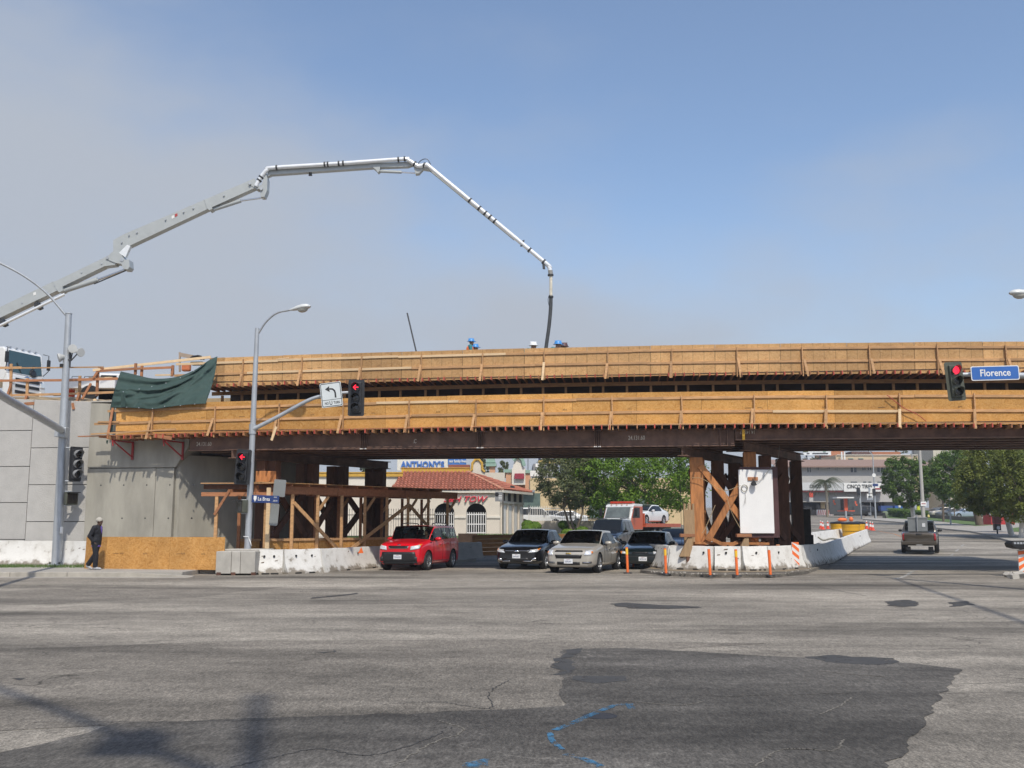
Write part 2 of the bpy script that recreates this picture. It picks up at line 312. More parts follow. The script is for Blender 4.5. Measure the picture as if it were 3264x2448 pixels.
def curve_pts(pts, n=8):
    out = []; P = [Vector(p) for p in pts]; P = [P[0] * 2 - P[1]] + P + [P[-1] * 2 - P[-2]]
    for i in range(1, len(P) - 2):
        a, b, c, d = P[i - 1:i + 3]
        for k in range(n):
            t = k / n; out.append(.5 * ((2 * b) + (c - a) * t + (2 * a - 5 * b + 4 * c - d) * t * t + (3 * b - a - 3 * c + d) * t ** 3))
    return out + [P[-2]]
# ================================================================== SETTING: ground, road, pavements
def grid_sheet(name, xs, ys, zf, mat, label, kind='structure'):
    vs = [(x, y, zf(x, y)) for y in ys for x in xs]; n = len(xs)
    fs = [(j * n + i, j * n + i + 1, (j + 1) * n + i + 1, (j + 1) * n + i) for j in range(len(ys) - 1) for i in range(n - 1)]
    me = bpy.data.meshes.new(name); me.from_pydata(vs, [], fs); me.shade_smooth()
    return tag(link(name, me, mat), label, None, None, kind)
grid_sheet('ground', [-600, -150, -80, -40, -20, 0, 20, 40, 60, 90, 150, 600], [-60, -20, 0, 20, 40] + [42 + 1.5 * i for i in range(16)] + [70, 90, 120, 160, 220, 290, 310, 500, 1200],
           lambda x, y: terr(y), ASPH, 'worn grey asphalt of the wide street junction')
def rough_poly(pts, step=.35, jit=.03, seed=1):
    rd = random.Random(seed); out = []
    for i, p in enumerate(pts):
        q = pts[(i + 1) % len(pts)]; d = (Vector(q) - Vector(p)); k = max(1, min(60, int(d.length / step)))
        for j in range(k):
            w = Vector(p) + d * (j / k); f = lambda s, a: noise.noise((w.x * s, w.y * s, seed + a)); out.append((w.x + jit * (2.2 * f(.9, 0) + 1.6 * f(3.1, 5) + f(9, 9)), w.y + jit * (2.2 * f(.9, 20) + 1.6 * f(3.1, 25) + f(9, 29))))
    return out
def sheet(name, px, z, mat, label, cat=None, step=.35, jit=.03, seed=1, world=None, kind='structure'):
    pts = world if world else [PG(u, v).xy for u, v in px]
    pl = rough_poly([tuple(p) for p in pts], step, jit, seed)
    bm = bmesh.new(); f = bm.faces.new([bm.verts.new((x, y, z)) for x, y in pl]); bm.normal_update()
    if f.normal.z < 0: f.normal_flip()
    bmesh.ops.triangulate(bm, faces=[f]); me = bpy.data.meshes.new(name); bm.to_mesh(me); bm.free()
    return tag(link(name, me, mat), label, cat, None, kind)
sheet('road_lane', [(-900, 2078), (0, 2071), (820, 2042), (1632, 2038), (2450, 2052), (1800, 2090), (1796, 2262), (1100, 2285), (370, 2310), (0, 2330), (-600, 2345)], .003, ASPM, 'older, slightly darker strip of asphalt across the junction', seed=3, step=.6)
sheet('road_patch', [(1800, 2072), (2010, 2066), (2370, 2088), (2690, 2103), (2886, 2112), (3063, 2134), (3010, 2210), (2982, 2267), (2890, 2380), (2827, 2460), (2780, 2700), (0, 2900), (-500, 2700), (-400, 2500), (0, 2407), (240, 2345), (369, 2307), (738, 2296), (1107, 2282), (1400, 2272), (1791, 2252), (1796, 2160)], .0045, ASPD, 'dark asphalt repair patch filling the near foreground', seed=5, jit=.04, step=.11)
sheet('road_patch', [(0, 1885), (420, 1868), (900, 1872), (600, 1905), (180, 1925), (-400, 1935), (-400, 1890)], .003, ASPM, 'thin dark worn strip of asphalt before the far kerb', seed=8, step=.9, jit=.2)
for i, (px, lb) in enumerate((
    ([(1955, 1926), (2010, 1922), (2130, 1930), (2220, 1934), (2225, 1938), (2120, 1941), (2010, 1940), (1958, 1932)], 'long dark tar stain in the middle of the junction'),
    ([(1800, 2072), (1850, 2068), (1846, 2085), (1815, 2100), (1835, 2125), (1815, 2150), (1762, 2150), (1800, 2140), (1768, 2125), (1775, 2100)], 'ragged tar blot at the top edge of the near repair patch'),
    ([(2590, 2095), (2660, 2090), (2740, 2095), (2880, 2100), (2890, 2112), (2800, 2120), (2640, 2112)], 'tar blot on the far edge of the near repair patch'),
    ([(990, 1906), (1060, 1899), (1140, 1891), (1142, 1893), (1060, 1903), (992, 1909)], 'thin tar line toward the concrete barriers'),
    ([(994, 2081), (1040, 2080), (1066, 2072), (1058, 2079), (1020, 2084)], 'small hooked tar mark in the middle distance'),
    ([(2820, 1918), (2900, 1912), (2930, 1920), (2900, 1935), (2830, 1932)], 'round tar stain toward the right-hand road'),
    ([(3020, 1920), (3080, 1916), (3100, 1930), (3040, 1935)], 'second small tar stain toward the right-hand road'),
    ([(1830, 2158), (1990, 2155), (1992, 2172), (1900, 2182), (1820, 2168)], 'rounded dark blot within the near repair patch'),
    ([(2250, 2215), (2500, 2200), (2720, 2205), (2740, 2212), (2500, 2218), (2300, 2222)], 'narrow rubber streak on the near repair patch'),
    ([(45, 2163), (100, 2160), (75, 2168)], 'tiny tar spot near the photograph edge'))):
    sheet('tar_stain', px, .006 + .0001 * i, TAR if i not in (8,) else ASPD, lb, None, step=.07, jit=.05 if i < 7 else .02, seed=20 + i)
def strip(name, px, w, z, mat, label, world=None, tz=False):
    P = world if world else [PG(u, v) for u, v in px]; mb = MB()
    for a, b in zip(P[:-1], P[1:]):
        d = Vector((b[0] - a[0], b[1] - a[1], 0)).normalized(); n = Vector((-d.y, d.x, 0)) * w / 2
        za, zb = (terr(a[1]) + z, terr(b[1]) + z) if tz else (z, z)
        mb.add([(a[0] - n.x, a[1] - n.y, za), (b[0] - n.x, b[1] - n.y, zb), (b[0] + n.x, b[1] + n.y, zb), (a[0] + n.x, a[1] + n.y, za)], [(0, 1, 2, 3)])
    return tag(mb.build(name, mat), label, None, None, 'structure')
def jag(pts, n=7, amp=.05, seed=0):
    rd = random.Random(seed); out = []
    for a, b in zip(pts[:-1], pts[1:]):
        a, b = Vector(a), Vector(b)
        for k in range(n): out.append(a.lerp(b, k / n) + Vector((rd.uniform(-amp, amp), rd.uniform(-amp, amp), 0)))
    return out + [Vector(pts[-1])]
CRK = M('crack_filler_pale', (.17, .155, .13), .9, var=.3, vs=9)
for i, (px, w, mt, lb) in enumerate((
    ([(1990, 2235), (2160, 2250), (2240, 2238)], .03, CRK, 'pale crack near the middle of the repair patch'),
    ([(2400, 2448), (2480, 2395), (2560, 2390), (2660, 2394), (2690, 2360)], .03, CRK, 'branching pale crack at the bottom of the repair patch'),
    ([(2610, 2280), (2680, 2250), (2710, 2225)], .03, CRK, 'short pale crack right of the patch centre'),
    ([(2620, 2140), (2720, 2152), (2820, 2158)], .05, CRK, 'pale scuffed crack at the right of the patch'),
    ([(740, 2448), (860, 2420), (1010, 2390), (1180, 2410), (1330, 2370), (1440, 2320)], .025, TAR, 'long dark crack in the lower dark patch'),
    ([(1250, 2448), (1370, 2375), (1480, 2330), (1400, 2300)], .028, CRK, 'pale crack branching up the lower patch'),
    ([(0, 2305), (250, 2303), (600, 2302), (900, 2296)], .02, TAR, 'dark seam along the older asphalt strip'),
    ([(0, 2071), (400, 2060), (820, 2042), (1240, 2037), (1632, 2037)], .022, TAR, 'dark paving seam across the left of the junction'),
    ([(1632, 2050), (1900, 2035), (2250, 2050), (2560, 2090)], .02, TAR, 'dark paving seam curving before the repair patch'),
    ([(1200, 2248), (1400, 2240), (1560, 2260), (1560, 2210), (1620, 2170)], .02, TAR, 'dark crack left of the repair patch corner'),
    ([(2380, 1868), (2560, 1866), (2760, 1900)], .05, TAR, 'dark curved skid line before the right-hand road'))):
    strip('road_crack', None, w * .5, .0073 + .0001 * i, mt, lb, world=jag(curve_pts([PG(u, v) for u, v in px], 6), 3, .016, i))
blue = [[(1770, 2330), (1840, 2300), (1905, 2272), (1960, 2250), (2005, 2246), (2015, 2262)], [(1750, 2338), (1760, 2365), (1790, 2392)], [(1800, 2408), (1850, 2418), (1915, 2446)]]
for i, (px, lb) in enumerate(zip(blue, ('blue survey line sprayed past the manhole cover', 'short blue survey dash left of the manhole cover', 'blue survey stroke at the lower photograph edge'))):
    strip('survey_mark', None, (.07, .05, .07)[i], .0088 + .0001 * i, BLUEP, lb, world=jag([PG(u, v) for u, v in px], 9, .007, 90 + i))
sheet('survey_mark', [(1480, 2436), (1530, 2425), (1556, 2424), (1552, 2446), (1500, 2452), (1460, 2455)], .0085, BLUEP, 'solid blue sprayed blot at the bottom edge', step=.04, jit=.015, seed=44)
q = PG(1912, 2284); mh = MB(); mh.lathe([(.15, .0), (.15, .008), (.135, .009), (.13, .006), (0, .006)], 28)
mo = thing('manhole_cover', (q.x, q.y, .0), 'dark round manhole cover crossed by blue survey paint', 'manhole cover'); mh.build('cover', M('cast_iron', (.045, .045, .048), .6, .4, var=.2, vs=14), mo)
# painted markings
strip('road_marking', [(1000, 1833), (1700, 1833), (2050, 1837), (2600, 1838), (3000, 1845)], .10, .004, MARK, 'worn white stop line across the far side of the junction')
strip('road_marking', [(1000, 1848), (1700, 1851), (2400, 1852), (2900, 1852)], .09, .0045, MARK, 'fainter white crossing line before the stop line')
strip('road_marking', None, .13, .005, MARK, 'curved white lane line entering the road under the bridge', world=[PG(*p) for p in ((2848, 1846), (2872, 1842), (2893, 1832), (2908, 1822), (2920, 1815))])
for k, (a, b) in enumerate((((3046, 1758), (3056, 1750)), ((3064, 1742), (3072, 1736)), ((3030, 1772), (3040, 1765)))):
    strip('road_marking', None, .12, .006, MARK, 'short white lane dash on the far road, number %d from the bridge shadow outward' % (k + 1) if k else 'short white lane dash farthest inside the bridge shadow', world=[PT(*a), PT(*b)], tz=True)
strip('road_marking', None, .10, .008, M('orange_paint', (.45, .17, .05), .8, var=.2), 'orange survey arc painted left of the pickup', world=[PT(*p) for p in ((2800, 1693), (2850, 1702), (2875, 1712), (2882, 1722), (2875, 1728))], tz=True)

# pavements
def slab(name, pts, z0, h, mat, label, parent=None):
    mb = MB(); k = len(pts); top = [Vector((p[0], p[1], terr(p[1]) + z0 + h)) for p in pts]; bot = [Vector((p[0], p[1], terr(p[1]) + z0 - .2)) for p in pts]
    mb.add(bot + top, [tuple(range(k, 2 * k))] + [(i, (i + 1) % k, k + (i + 1) % k, k + i) for i in range(k)])
    o = mb.build(name, mat, parent); smoothen(o.data, 20)
    return tag(o, label, None, None, 'structure') if parent is None else o
sw = tag(bpy.data.objects.new('pavement', None), 'concrete pavement beside the retaining wall', None, None, 'structure'); COL.objects.link(sw)
for i in range(22):                                # individual flags
    x1 = -10.6 - i * 1.52
    for j, (y0, y1) in enumerate(((33.12, 35.2), (35.212, 37.2), (37.212, 40.9))):
        dz = random.uniform(-.004, .004)
        me = MB().bx(x1 - 1.51, x1, y0, y1, -.1, .15 + dz); me.build('slab', SIDE, sw, bevel=.008)
kb = tag(bpy.data.objects.new('kerb', None), 'concrete kerb along the retaining wall pavement', None, None, 'structure'); COL.objects.link(kb)
for i in range(18):
    x1 = -12.4 - i * 1.83
    MB().bx(x1 - 1.82, x1, 32.93, 33.11, -.1, .152).build('kerb_stone', KERB, kb, bevel=.02)
mb = MB(); mb.add([(-12.4, 32.93, .152), (-12.4, 33.11, .152), (-12.4, 33.11, -.05), (-12.4, 32.93, -.05), (-10.2, 32.85, .01), (-10.2, 33.1, .03), (-10.2, 33.1, -.05), (-10.2, 32.85, -.05)],
                  [(0, 1, 5, 4), (0, 4, 7, 3), (1, 2, 6, 5), (0, 3, 2, 1), (4, 5, 6, 7), (3, 7, 6, 2)]); mb.build('kerb_stone', KERB, kb)
MB().bx(-46, -10.2, 32.35, 32.925, -.1, .006).build('gutter', KERB, kb)
slab('pavement', [(-10.6, 34.9), (-9.0, 34.9), (-5.4, 40.3), (-1.6, 46), (-8, 48), (-10.6, 41.2)], 0, .14, SIDE, 'pavement under the bridge beneath the timber canopy')
# far right pavement and verge
slab('pavement', [PT(u, v).xy for u, v in ((3300, 1742), (3215, 1728), (3150, 1709), (3092, 1697), (3020, 1690), (2960, 1683), (2900, 1670), (2830, 1664), (2750, 1657), (2760, 1652), (3000, 1660), (3400, 1668), (3500, 1742))], 0, .13, SIDE, 'light pavement curving along the right-hand road')
slab('verge', [PT(u, v).xy for u, v in ((2830, 1655), (2950, 1660), (3050, 1672), (3110, 1681), (3180, 1677), (3264, 1668), (3400, 1655), (3000, 1645), (2830, 1646))], .13, .03, GRASS, 'green lawn verge beside the right-hand pavement')
slab('verge', [PT(u, v).xy for u, v in ((3215, 1690), (3264, 1684), (3400, 1685), (3400, 1705), (3230, 1700))], .13, .03, GRASS, 'small lawn patch behind the white-trunked trees')
slab('lawn', [(-12, 73), (-4, 73.6), (1.5, 74.5), (4.6, 80), (7, 84), (12, 86), (14, 84), (10, 76), (6, 71), (-4, 69)], 0, .25, GRASS, 'green lawn sloping in front of the tow office')
# grass tufts along the foot of the retaining wall barrier
def grass_patch(name, label, spots, n, h, seed, mat=GRASS):
    rd = random.Random(seed); mb = MB()
    for i in range(n):
        x, y, z = spots(rd); a = rd.uniform(0, 6.28); w = .012; hh = h * rd.uniform(.4, 1.2); lx, ly = rd.uniform(-.5, .5) * hh, rd.uniform(-.5, .5) * hh
        mb.add([(x - w * math.cos(a), y - w * math.sin(a), z), (x + w * math.cos(a), y + w * math.sin(a), z), (x + lx, y + ly, z + hh)], [(0, 1, 2)])
    return tag(mb.build(name, mat), label, None, None, 'stuff')
grass_patch('grass', 'ragged green grass strip at the foot of the white wall barrier', lambda r: (r.uniform(-24, -17.6) if r.random() < .8 else r.uniform(-17.6, -14.5), r.uniform(36.3, 37.6) if r.random() < .7 else r.uniform(37.3, 37.75), .15), 5200, .11, 3)
grass_patch('grass', 'grass blades on the lawn before the tow office', lambda r: (lambda x, y: (x, y, terr(y) + .25))(r.uniform(-3.5, 6), r.uniform(72, 76)), 5000, .12, 4)
sheet('dirt', None, .104, M('dirt', (.22, .17, .11), .95, var=.3, vs=2, detail=8), 'strip of sand and rubble along the pier barriers', world=[PG(u, v).xy for u, v in ((2075, 1824), (2140, 1829), (2300, 1834), (2470, 1833), (2560, 1824), (2620, 1803), (2550, 1806), (2440, 1812), (2280, 1810), (2130, 1806), (2085, 1814))], jit=.1, step=.3, kind='stuff')
def rubble(name, label, pts, n, s, seed, mat):
    rd = random.Random(seed); mb = MB()
    for i in range(n):
        k = rd.randrange(len(pts) - 1); a, b = Vector(pts[k]), Vector(pts[k + 1]); p = a.lerp(b, rd.random()) + Vector((rd.gauss(0, .12), rd.gauss(0, .12), 0))
        r = s * rd.uniform(.3, 1.2); mb.box((p.x, p.y, p.z + r * .3), (r * rd.uniform(.6, 1.5), r, r * .7), e=(rd.random(), rd.random(), rd.random() * 6))
    return tag(mb.build(name, mat), label, None, None, 'stuff')
rubble('rubble', 'scattered broken concrete bits along the pier barriers', [PG(u, v, .1) for u, v in ((2090, 1824), (2120, 1827), (2300, 1832), (2480, 1830), (2570, 1816))], 70, .05, 11, KERB)

# ================================================================== retaining wall, abutment, embankment
wall_c = .95
xe = PB(283, 1550, wall_c)[0]; xm = PB(90, 1550, wall_c)[0]; pw = xe - xm
def BT(name, label, cat, group=None): return thing(name, (0, BY, 0), label, cat, group, -TH)
mse = BT('retaining_wall', 'light grey retaining wall of staggered concrete panels', 'wall')
ztop = lambda x: 6.40 + (xe - x) * .045
for k in range(6):
    x1 = xe - k * pw; x0 = x1 - pw
    joints = [PB(200, v, wall_c)[1] for v in ((1427, 1545, 1663) if k % 2 == 0 else (1371, 1486, 1602, 1720))]
    zs = [10] + joints + [.1]
    for a, b in zip(zs[:-1], zs[1:]):
        t0, t1 = (ztop(x0), ztop(x1)) if a == 10 else (a - .012, a - .012)
        vs = [(x0 + .012, wall_c, b + .012), (x1 - .012, wall_c, b + .012), (x1 - .012, wall_c, t1), (x0 + .012, wall_c, t0)]
        m_ = MB().add(vs + [(x, wall_c + .14, z) for x, y, z in vs], [(0, 1, 2, 3), (4, 7, 6, 5), (0, 4, 5, 1), (1, 5, 6, 2), (2, 6, 7, 3), (3, 7, 4, 0)])
        m_.build('panel', CONC_P, mse, bevel=.012)
MB().bx(xe - 6 * pw, xe + .05, wall_c + .10, wall_c + .35, 0, 6.3).build('backing', DARKM, mse)
abt = BT('bridge_abutment', 'tall grey-green concrete abutment block carrying the formwork end', 'abutment')
xa = PB(550, 1600, .75)[0]; xj = PB(492, 1600, .75)[0]
zj = PB(400, 1492, .75)[1]; xh = PB(604, 1415, .75)[0]
MB().bx(xe + .02, xj - .006, .75, 2.2, 0, zj - .012).build('lower_wall', CONC_A, abt, bevel=.02)
MB().bx(xj + .006, xa, .75, 2.2, 0, zj - .012).build('lower_wall', CONC_A, abt, bevel=.02)
MB().prism([(xe + .02, zj + .012), (xa + .05, zj + .012), (xh, 4.62), (xh, 5.35), (xe + 3.3, 5.35), (xe + 1.2, 6.25), (xe + .02, 6.33)], -2.2, -.73, Matrix.Rotation(R(90), 4, 'X')).build('upper_wall', CONC_A, abt, bevel=.02)
for k in range(10): MB().lathe([(.035, -.006), (.03, .004), (0, .004)], 10, Matrix.Translation((xe + .6 + (k % 5) * .92, .752, 1.9 + 1.25 * (k // 5))) @ Matrix.Rotation(R(90), 4, 'X')).build('tie_hole', DARKM, abt)
MB().bx(xe + .1, xa - .05, .80, 2.1, zj - .02, zj + .02).build('joint', DARKM, abt)
MB().prism([(xa - .01, .95), (xa + .15, .95), (xa + 3.9, 5.8), (xa + 3.5, 6.4), (xa - 4, 6.4), (xa - 4, 1.5)], 0, 4.3).build('return_wall', CONC_A, abt)
MB().bx(xe + .02, xe + 1.6, .70, 2.2, 6.335, 6.40).build('cap', CONC, abt, bevel=.01)
emb = tag(MB().prism([(-60, wall_c + .36), (xh - .3, wall_c + 1.3), (xh - .3, 14), (-60, 14)], 0, 6.35, Matrix.Translation((0, BY, 0)) @ Matrix.Rotation(-TH, 4, 'Z')).build('embankment', M('fill_soil', (.33, .25, .15), .95, var=.2, vs=2, bump=.6, bs=12)), 'sandy approach fill behind the retaining wall', None, None, 'structure')
# loose sandy berm along the wall top
def berm():
    nx, ny = 60, 10; x0, x1 = -34, xe + 2.4; vs = []
    for j in range(ny):
        for i in range(nx):
            x = x0 + (x1 - x0) * i / (nx - 1); c = wall_c + .12 + j * .35
            h = .24 * math.sin(min(1, j / 4.5) * 1.57) * (1 if j < 6 else .8) + .12 * noise.noise((x * .8, c, 0)) * min(1, j / 2) + .05 * noise.noise((x * 3, c * 3, 4)) * min(1, j)
            h *= min(1, max(0, (x1 - x) / 1.2)) ** .6
            vs.append((x, c, min(ztop(x), 6.6) + .02 + h - (0 if j else .03)))
    mb = MB().add(vs, [(j * nx + i, j * nx + i + 1, (j + 1) * nx + i + 1, (j + 1) * nx + i) for j in range(ny - 1) for i in range(nx - 1)])
    o = mb.build('sand_berm', MATS['fill_soil'], None, smooth=60); o.location = (0, BY, 0); o.rotation_euler[2] = -TH
    tag(o, 'low bank of pale sand on top of the retaining wall', None, None, 'structure')
berm()
dk = tag(MB().bx(-60, xh + .2, 7.0, 14.5, 6.3, 7.25, Matrix.Translation((0, BY, 0)) @ Matrix.Rotation(-TH, 4, 'Z')).build('terrain', MATS['fill_soil']), 'raised approach ground the trucks stand on', None, None, 'structure')

# ================================================================== bridge formwork
zc = lambda x: -.00055 * (x - 3) ** 2
XL, XR = PB(371, 1330, 0)[0], 23.0
def mesh2(name, parts):
    bm = bmesh.new(); me = bpy.data.meshes.new(name)
    for i, (mb, mat) in enumerate(parts):
        me.materials.append(mat); base = [bm.verts.new(v) for v in mb.v]
        for f in mb.f: bm.faces.new([base[k] for k in f]).material_index = i
    bm.to_mesh(me); bm.free(); return me
def put(name, me, parent, loc, ry=0.0, rx=0.0, rz=0.0):
    o = bpy.data.objects.new(name, me); COL.objects.link(o); o.parent = parent; o.location = loc; o.rotation_euler = (rx, ry, rz); return o
def slope(x): return math.atan(.0011 * (x - 3))      # crest
rd = random.Random(12)
def form(th, c, z0, z1, rails, seam0, slen, posts, x0, x1, osb, jz, jc0, jc1, side, stamps):
    sm = {}
    x = seam0 - slen * math.ceil((seam0 - x0) / slen)
    while x < x1:
        a, b = max(x, x0), min(x + slen, x1); L = round(b - a - .007, 3)
        if L > .15:
            if L not in sm:
                sm[L] = MB().bx(-L / 2, L / 2, 0, .018, 0, z1 - z0).mesh('sheet'); sm[L].materials.append(osb)
            xc = (a + b) / 2
            put('sheet', sm[L], th, (xc, c + rd.uniform(-.004, .004), z0 + zc(xc) + rd.uniform(-.006, .006)), slope(xc), rd.uniform(-.004, .004))
        x += slen
    for zr in rails:                                       # walers in 16 foot lengths
        x = x0 - rd.uniform(.2, 1.5)
        while x < x1:
            L = rd.choice((3.05, 3.66, 4.27, 4.88)); xc = x + L / 2; dz = rd.uniform(-.015, .015)
            p, q = (x, c - .022, zr + zc(x) + dz), (x + L - .01, c - .022, zr + zc(x + L) + dz + rd.uniform(-.012, .012))
            MB().bar(p, q, .038, .089).build('rail', WOODP if rd.random() < .18 else WOOD, th); x += L
    for xp in posts:
        if not x0 - .1 < xp < x1: continue
        tp = rails[0] + .06 + zc(xp)
        MB().bar((xp, c - .085, jz + zc(xp) - .02), (xp + rd.uniform(-.03, .03), c - .085, tp + rd.uniform(-.02, .05)), .089, .04, (1, 0, 0)).build('post', WOOD, th)
        s = side(xp); zm = rails[1] + zc(xp) + rd.uniform(-.02, .12)
        MB().bar((xp + .05 * s, c - .12, zm), (xp + s * rd.uniform(.10, .22), c - .22, jz + zc(xp) + rd.uniform(-.07, .05)), .038, .089, (1, 0, 0)).build('brace', WOOD if rd.random() < .95 else WOODP, th)
    jm = []
    for k in range(3):
        L = jc1 - jc0; w = .04
        jm.append(mesh2('joist', [(MB().bx(-w / 2, w / 2, .05, L, 0, .14), WOODR if k < 2 else WOOD), (MB().bx(-w / 2 - .001, w / 2 + .001, 0, .05, 0, .14), WOODT if k != 2 else WOODR)]))
    x = x0 - .1
    while x < x1:
        put('joist', rd.choice(jm), th, (x + rd.uniform(-.05, .05), jc0 + rd.uniform(-.09, .08), jz + zc(x) + rd.uniform(-.006, .006)), 0, 0, rd.uniform(-.02, .02)); x += .305
    for k, xs in enumerate(stamps):
        text('stamp', 'APA', .085, INKW, th, at(xs, c - .003, rails[1] + .12 + zc(xs)) @ FACE, ext=.001)
        if k % 2: MB().bx(xs - .5, xs - .28, c - .003, c - .001, rails[1] + .10 + zc(xs), rails[1] + .125 + zc(xs)).build('stamp', INKW, th)
INKW = M('mill_stamp_ink', (.16, .085, .03), .8, var=.3, vs=20)
low = BT('lower_formwork', 'yellow strandboard lower formwork skirt with red-tipped joists over the girders', 'formwork')
form(low, 0, 5.12, 6.30, (6.09, 5.60), PB(1300 + 275 / 2.212, 1330, 0)[0], 2.27, [-11.1 + 2.45 * k for k in range(-2, 14)] , XL, XR, OSB, 4.99, -.30, 2.2,
     lambda x: -1 if x < 9 else (-.4), [-11.6, -9.7, -7.4, -5.1, -2.7, -.4, 1.9, 4.2, 6.4, 8.7, 10.9, 13.2, 15.4])
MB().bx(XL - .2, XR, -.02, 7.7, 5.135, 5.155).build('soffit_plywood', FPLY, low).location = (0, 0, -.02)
x = XL - 1.4
while x < XR:                                          # kickboard laid on the joist tips
    L = rd.choice((2.44, 3.66, 4.88)); MB().bar((x, -.12, 5.15 + zc(x)), (x + L - .02, -.12, 5.15 + zc(x + L)), .12, .035).build('kickboard', WOOD if rd.random() < .6 else WOODR, low); x += L
upp = BT('upper_formwork', 'weathered strandboard upper deck formwork with dark openings below', 'formwork')
XU = PB(668, 1180, 2.6)[0]
form(upp, 2.6, 7.27, 8.44, (8.24, 7.77), PB(1300 + 388 / 2.212, 1160, 2.6)[0], 2.42, [-11.13 + 2.42 * k for k in range(0, 15)], XU, XR, OSBU, 7.2, 2.30, 3.75,
     lambda x: -.6 if x < 6 else 1, [-10.4, -8.0, -5.6])
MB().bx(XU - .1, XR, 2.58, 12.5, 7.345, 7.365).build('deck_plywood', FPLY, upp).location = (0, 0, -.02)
x = XU - .3
while x < XR:
    L = 3.05; MB().bar((x, 3.62, 7.125 + zc(x)), (x + L - .01, 3.62, 7.125 + zc(x + L)), .05, .15).build('ledger', WOOD, upp); x += L
x = XU + .1; k = 0
while x < XR:
    MB().bx(-.045, .045, 0, .09, 0, 1.88).build('stud', WOOD, upp, loc=(x + rd.uniform(-.06, .06), 3.62, 5.16 + zc(x))); k += 1; x += (.95, .87, .98, .52)[k % 4]
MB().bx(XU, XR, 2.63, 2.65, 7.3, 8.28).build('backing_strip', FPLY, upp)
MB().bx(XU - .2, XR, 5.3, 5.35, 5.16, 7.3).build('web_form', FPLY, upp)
MB().bx(XU - .2, XR, 7.6, 11.2, 5.7, 7.3).build('web_form', FPLY, upp)  # hidden rear box; deck carried back to widen its shadow on the road
MB().bx(XU - .2, XR, 12.4, 12.42, 7.3, 8.40).build('far_side_sheeting', OSBU, upp)
MB().bx(XU - .4, XR, 2.70, 12.35, 7.40, 7.52).build('wet_concrete_deck', CONC, upp)
for xq in (-9.8,): MB().bar((xq, 2.56, 8.2), (xq + .55, 2.56, 8.25), .02, .03).build('cleat', WOODP, upp)
dg_ = MB(); p0, p1 = PB(2564 + 545 / 2.074, 1080 + 370 / 2.074, -.13), PB(2564 + 805 / 2.074, 1080 + 545 / 2.074, -.13)
pm = PB(2564 + 660 / 2.074, 1080 + 455 / 2.074, -.2)
dg_.tube(curve_pts([(p0[0], -.13, p0[1]), (pm[0], -.14, pm[1]), ((pm[0] + p1[0]) / 2 + .05, -.14, (pm[1] + p1[1]) / 2 + .02), (p1[0], -.13, p1[1])], 5), .014, 5)
dg_.build('hanging_cord', WOODT, low)
a, b = PB(640 + 500 / 2.074, 1080 + 580 / 2.074, -.32), PB(640 + 468 / 2.074, 1080 + 672 / 2.074, -.32)
MB().bar((a[0], -.32, a[1]), (b[0], -.32, b[1]), .038, .09, (1, 0, 0)).build('loose_board', WOODP, low)
# ragged left end of the lower form: ledges, stubs and brackets against the abutment
for (u0, v0, u1, v1, c_, h, mt) in ((290, 1384, 560, 1368, -.2, .05, WOOD), (316, 1391, 380, 1396, -.05, .10, WOODR), (372, 1399, 560, 1389, -.02, .07, WOOD), (491, 1389, 548, 1397, -.2, .13, WOODR), (313, 1345, 380, 1345, -.05, .06, WOOD), (372, 1381, 470, 1373, -.1, .05, WOODP)):
    a, b = PB(u0, v0, c_), PB(u1, v1, c_); MB().bar((a[0], c_, a[1]), (b[0], c_, b[1]), .05, h).build('ledge_board', mt, low)
a, b = PB(360, 1300, -.1), PB(346, 1388, -.15); MB().bar((a[0], -.1, a[1]), (b[0], -.2, b[1]), .09, .04).build('brace', WOODR, low)
for u in (372, 533):
    br = MB(); t = PB(u, 1410, .3); bz = PB(u + 38, 1465, .6); xt = t[0]; xb = xt + .45
    br.bar((xt, -.05, t[1] + .12), (xt + .05, -.05, t[1] - .16), .04, .04); br.bar((xt, -.05, t[1] + .05), (xb, .66, t[1] + .02), .05, .05)
    br.bar((xb, .69, t[1] + .05), (xb, .69, bz[1]), .07, .07); br.bar((xt + .05, -.05, t[1] + .02), (xb, .66, bz[1] + .1), .045, .045)
    br.build('support_bracket', STEELR, low)
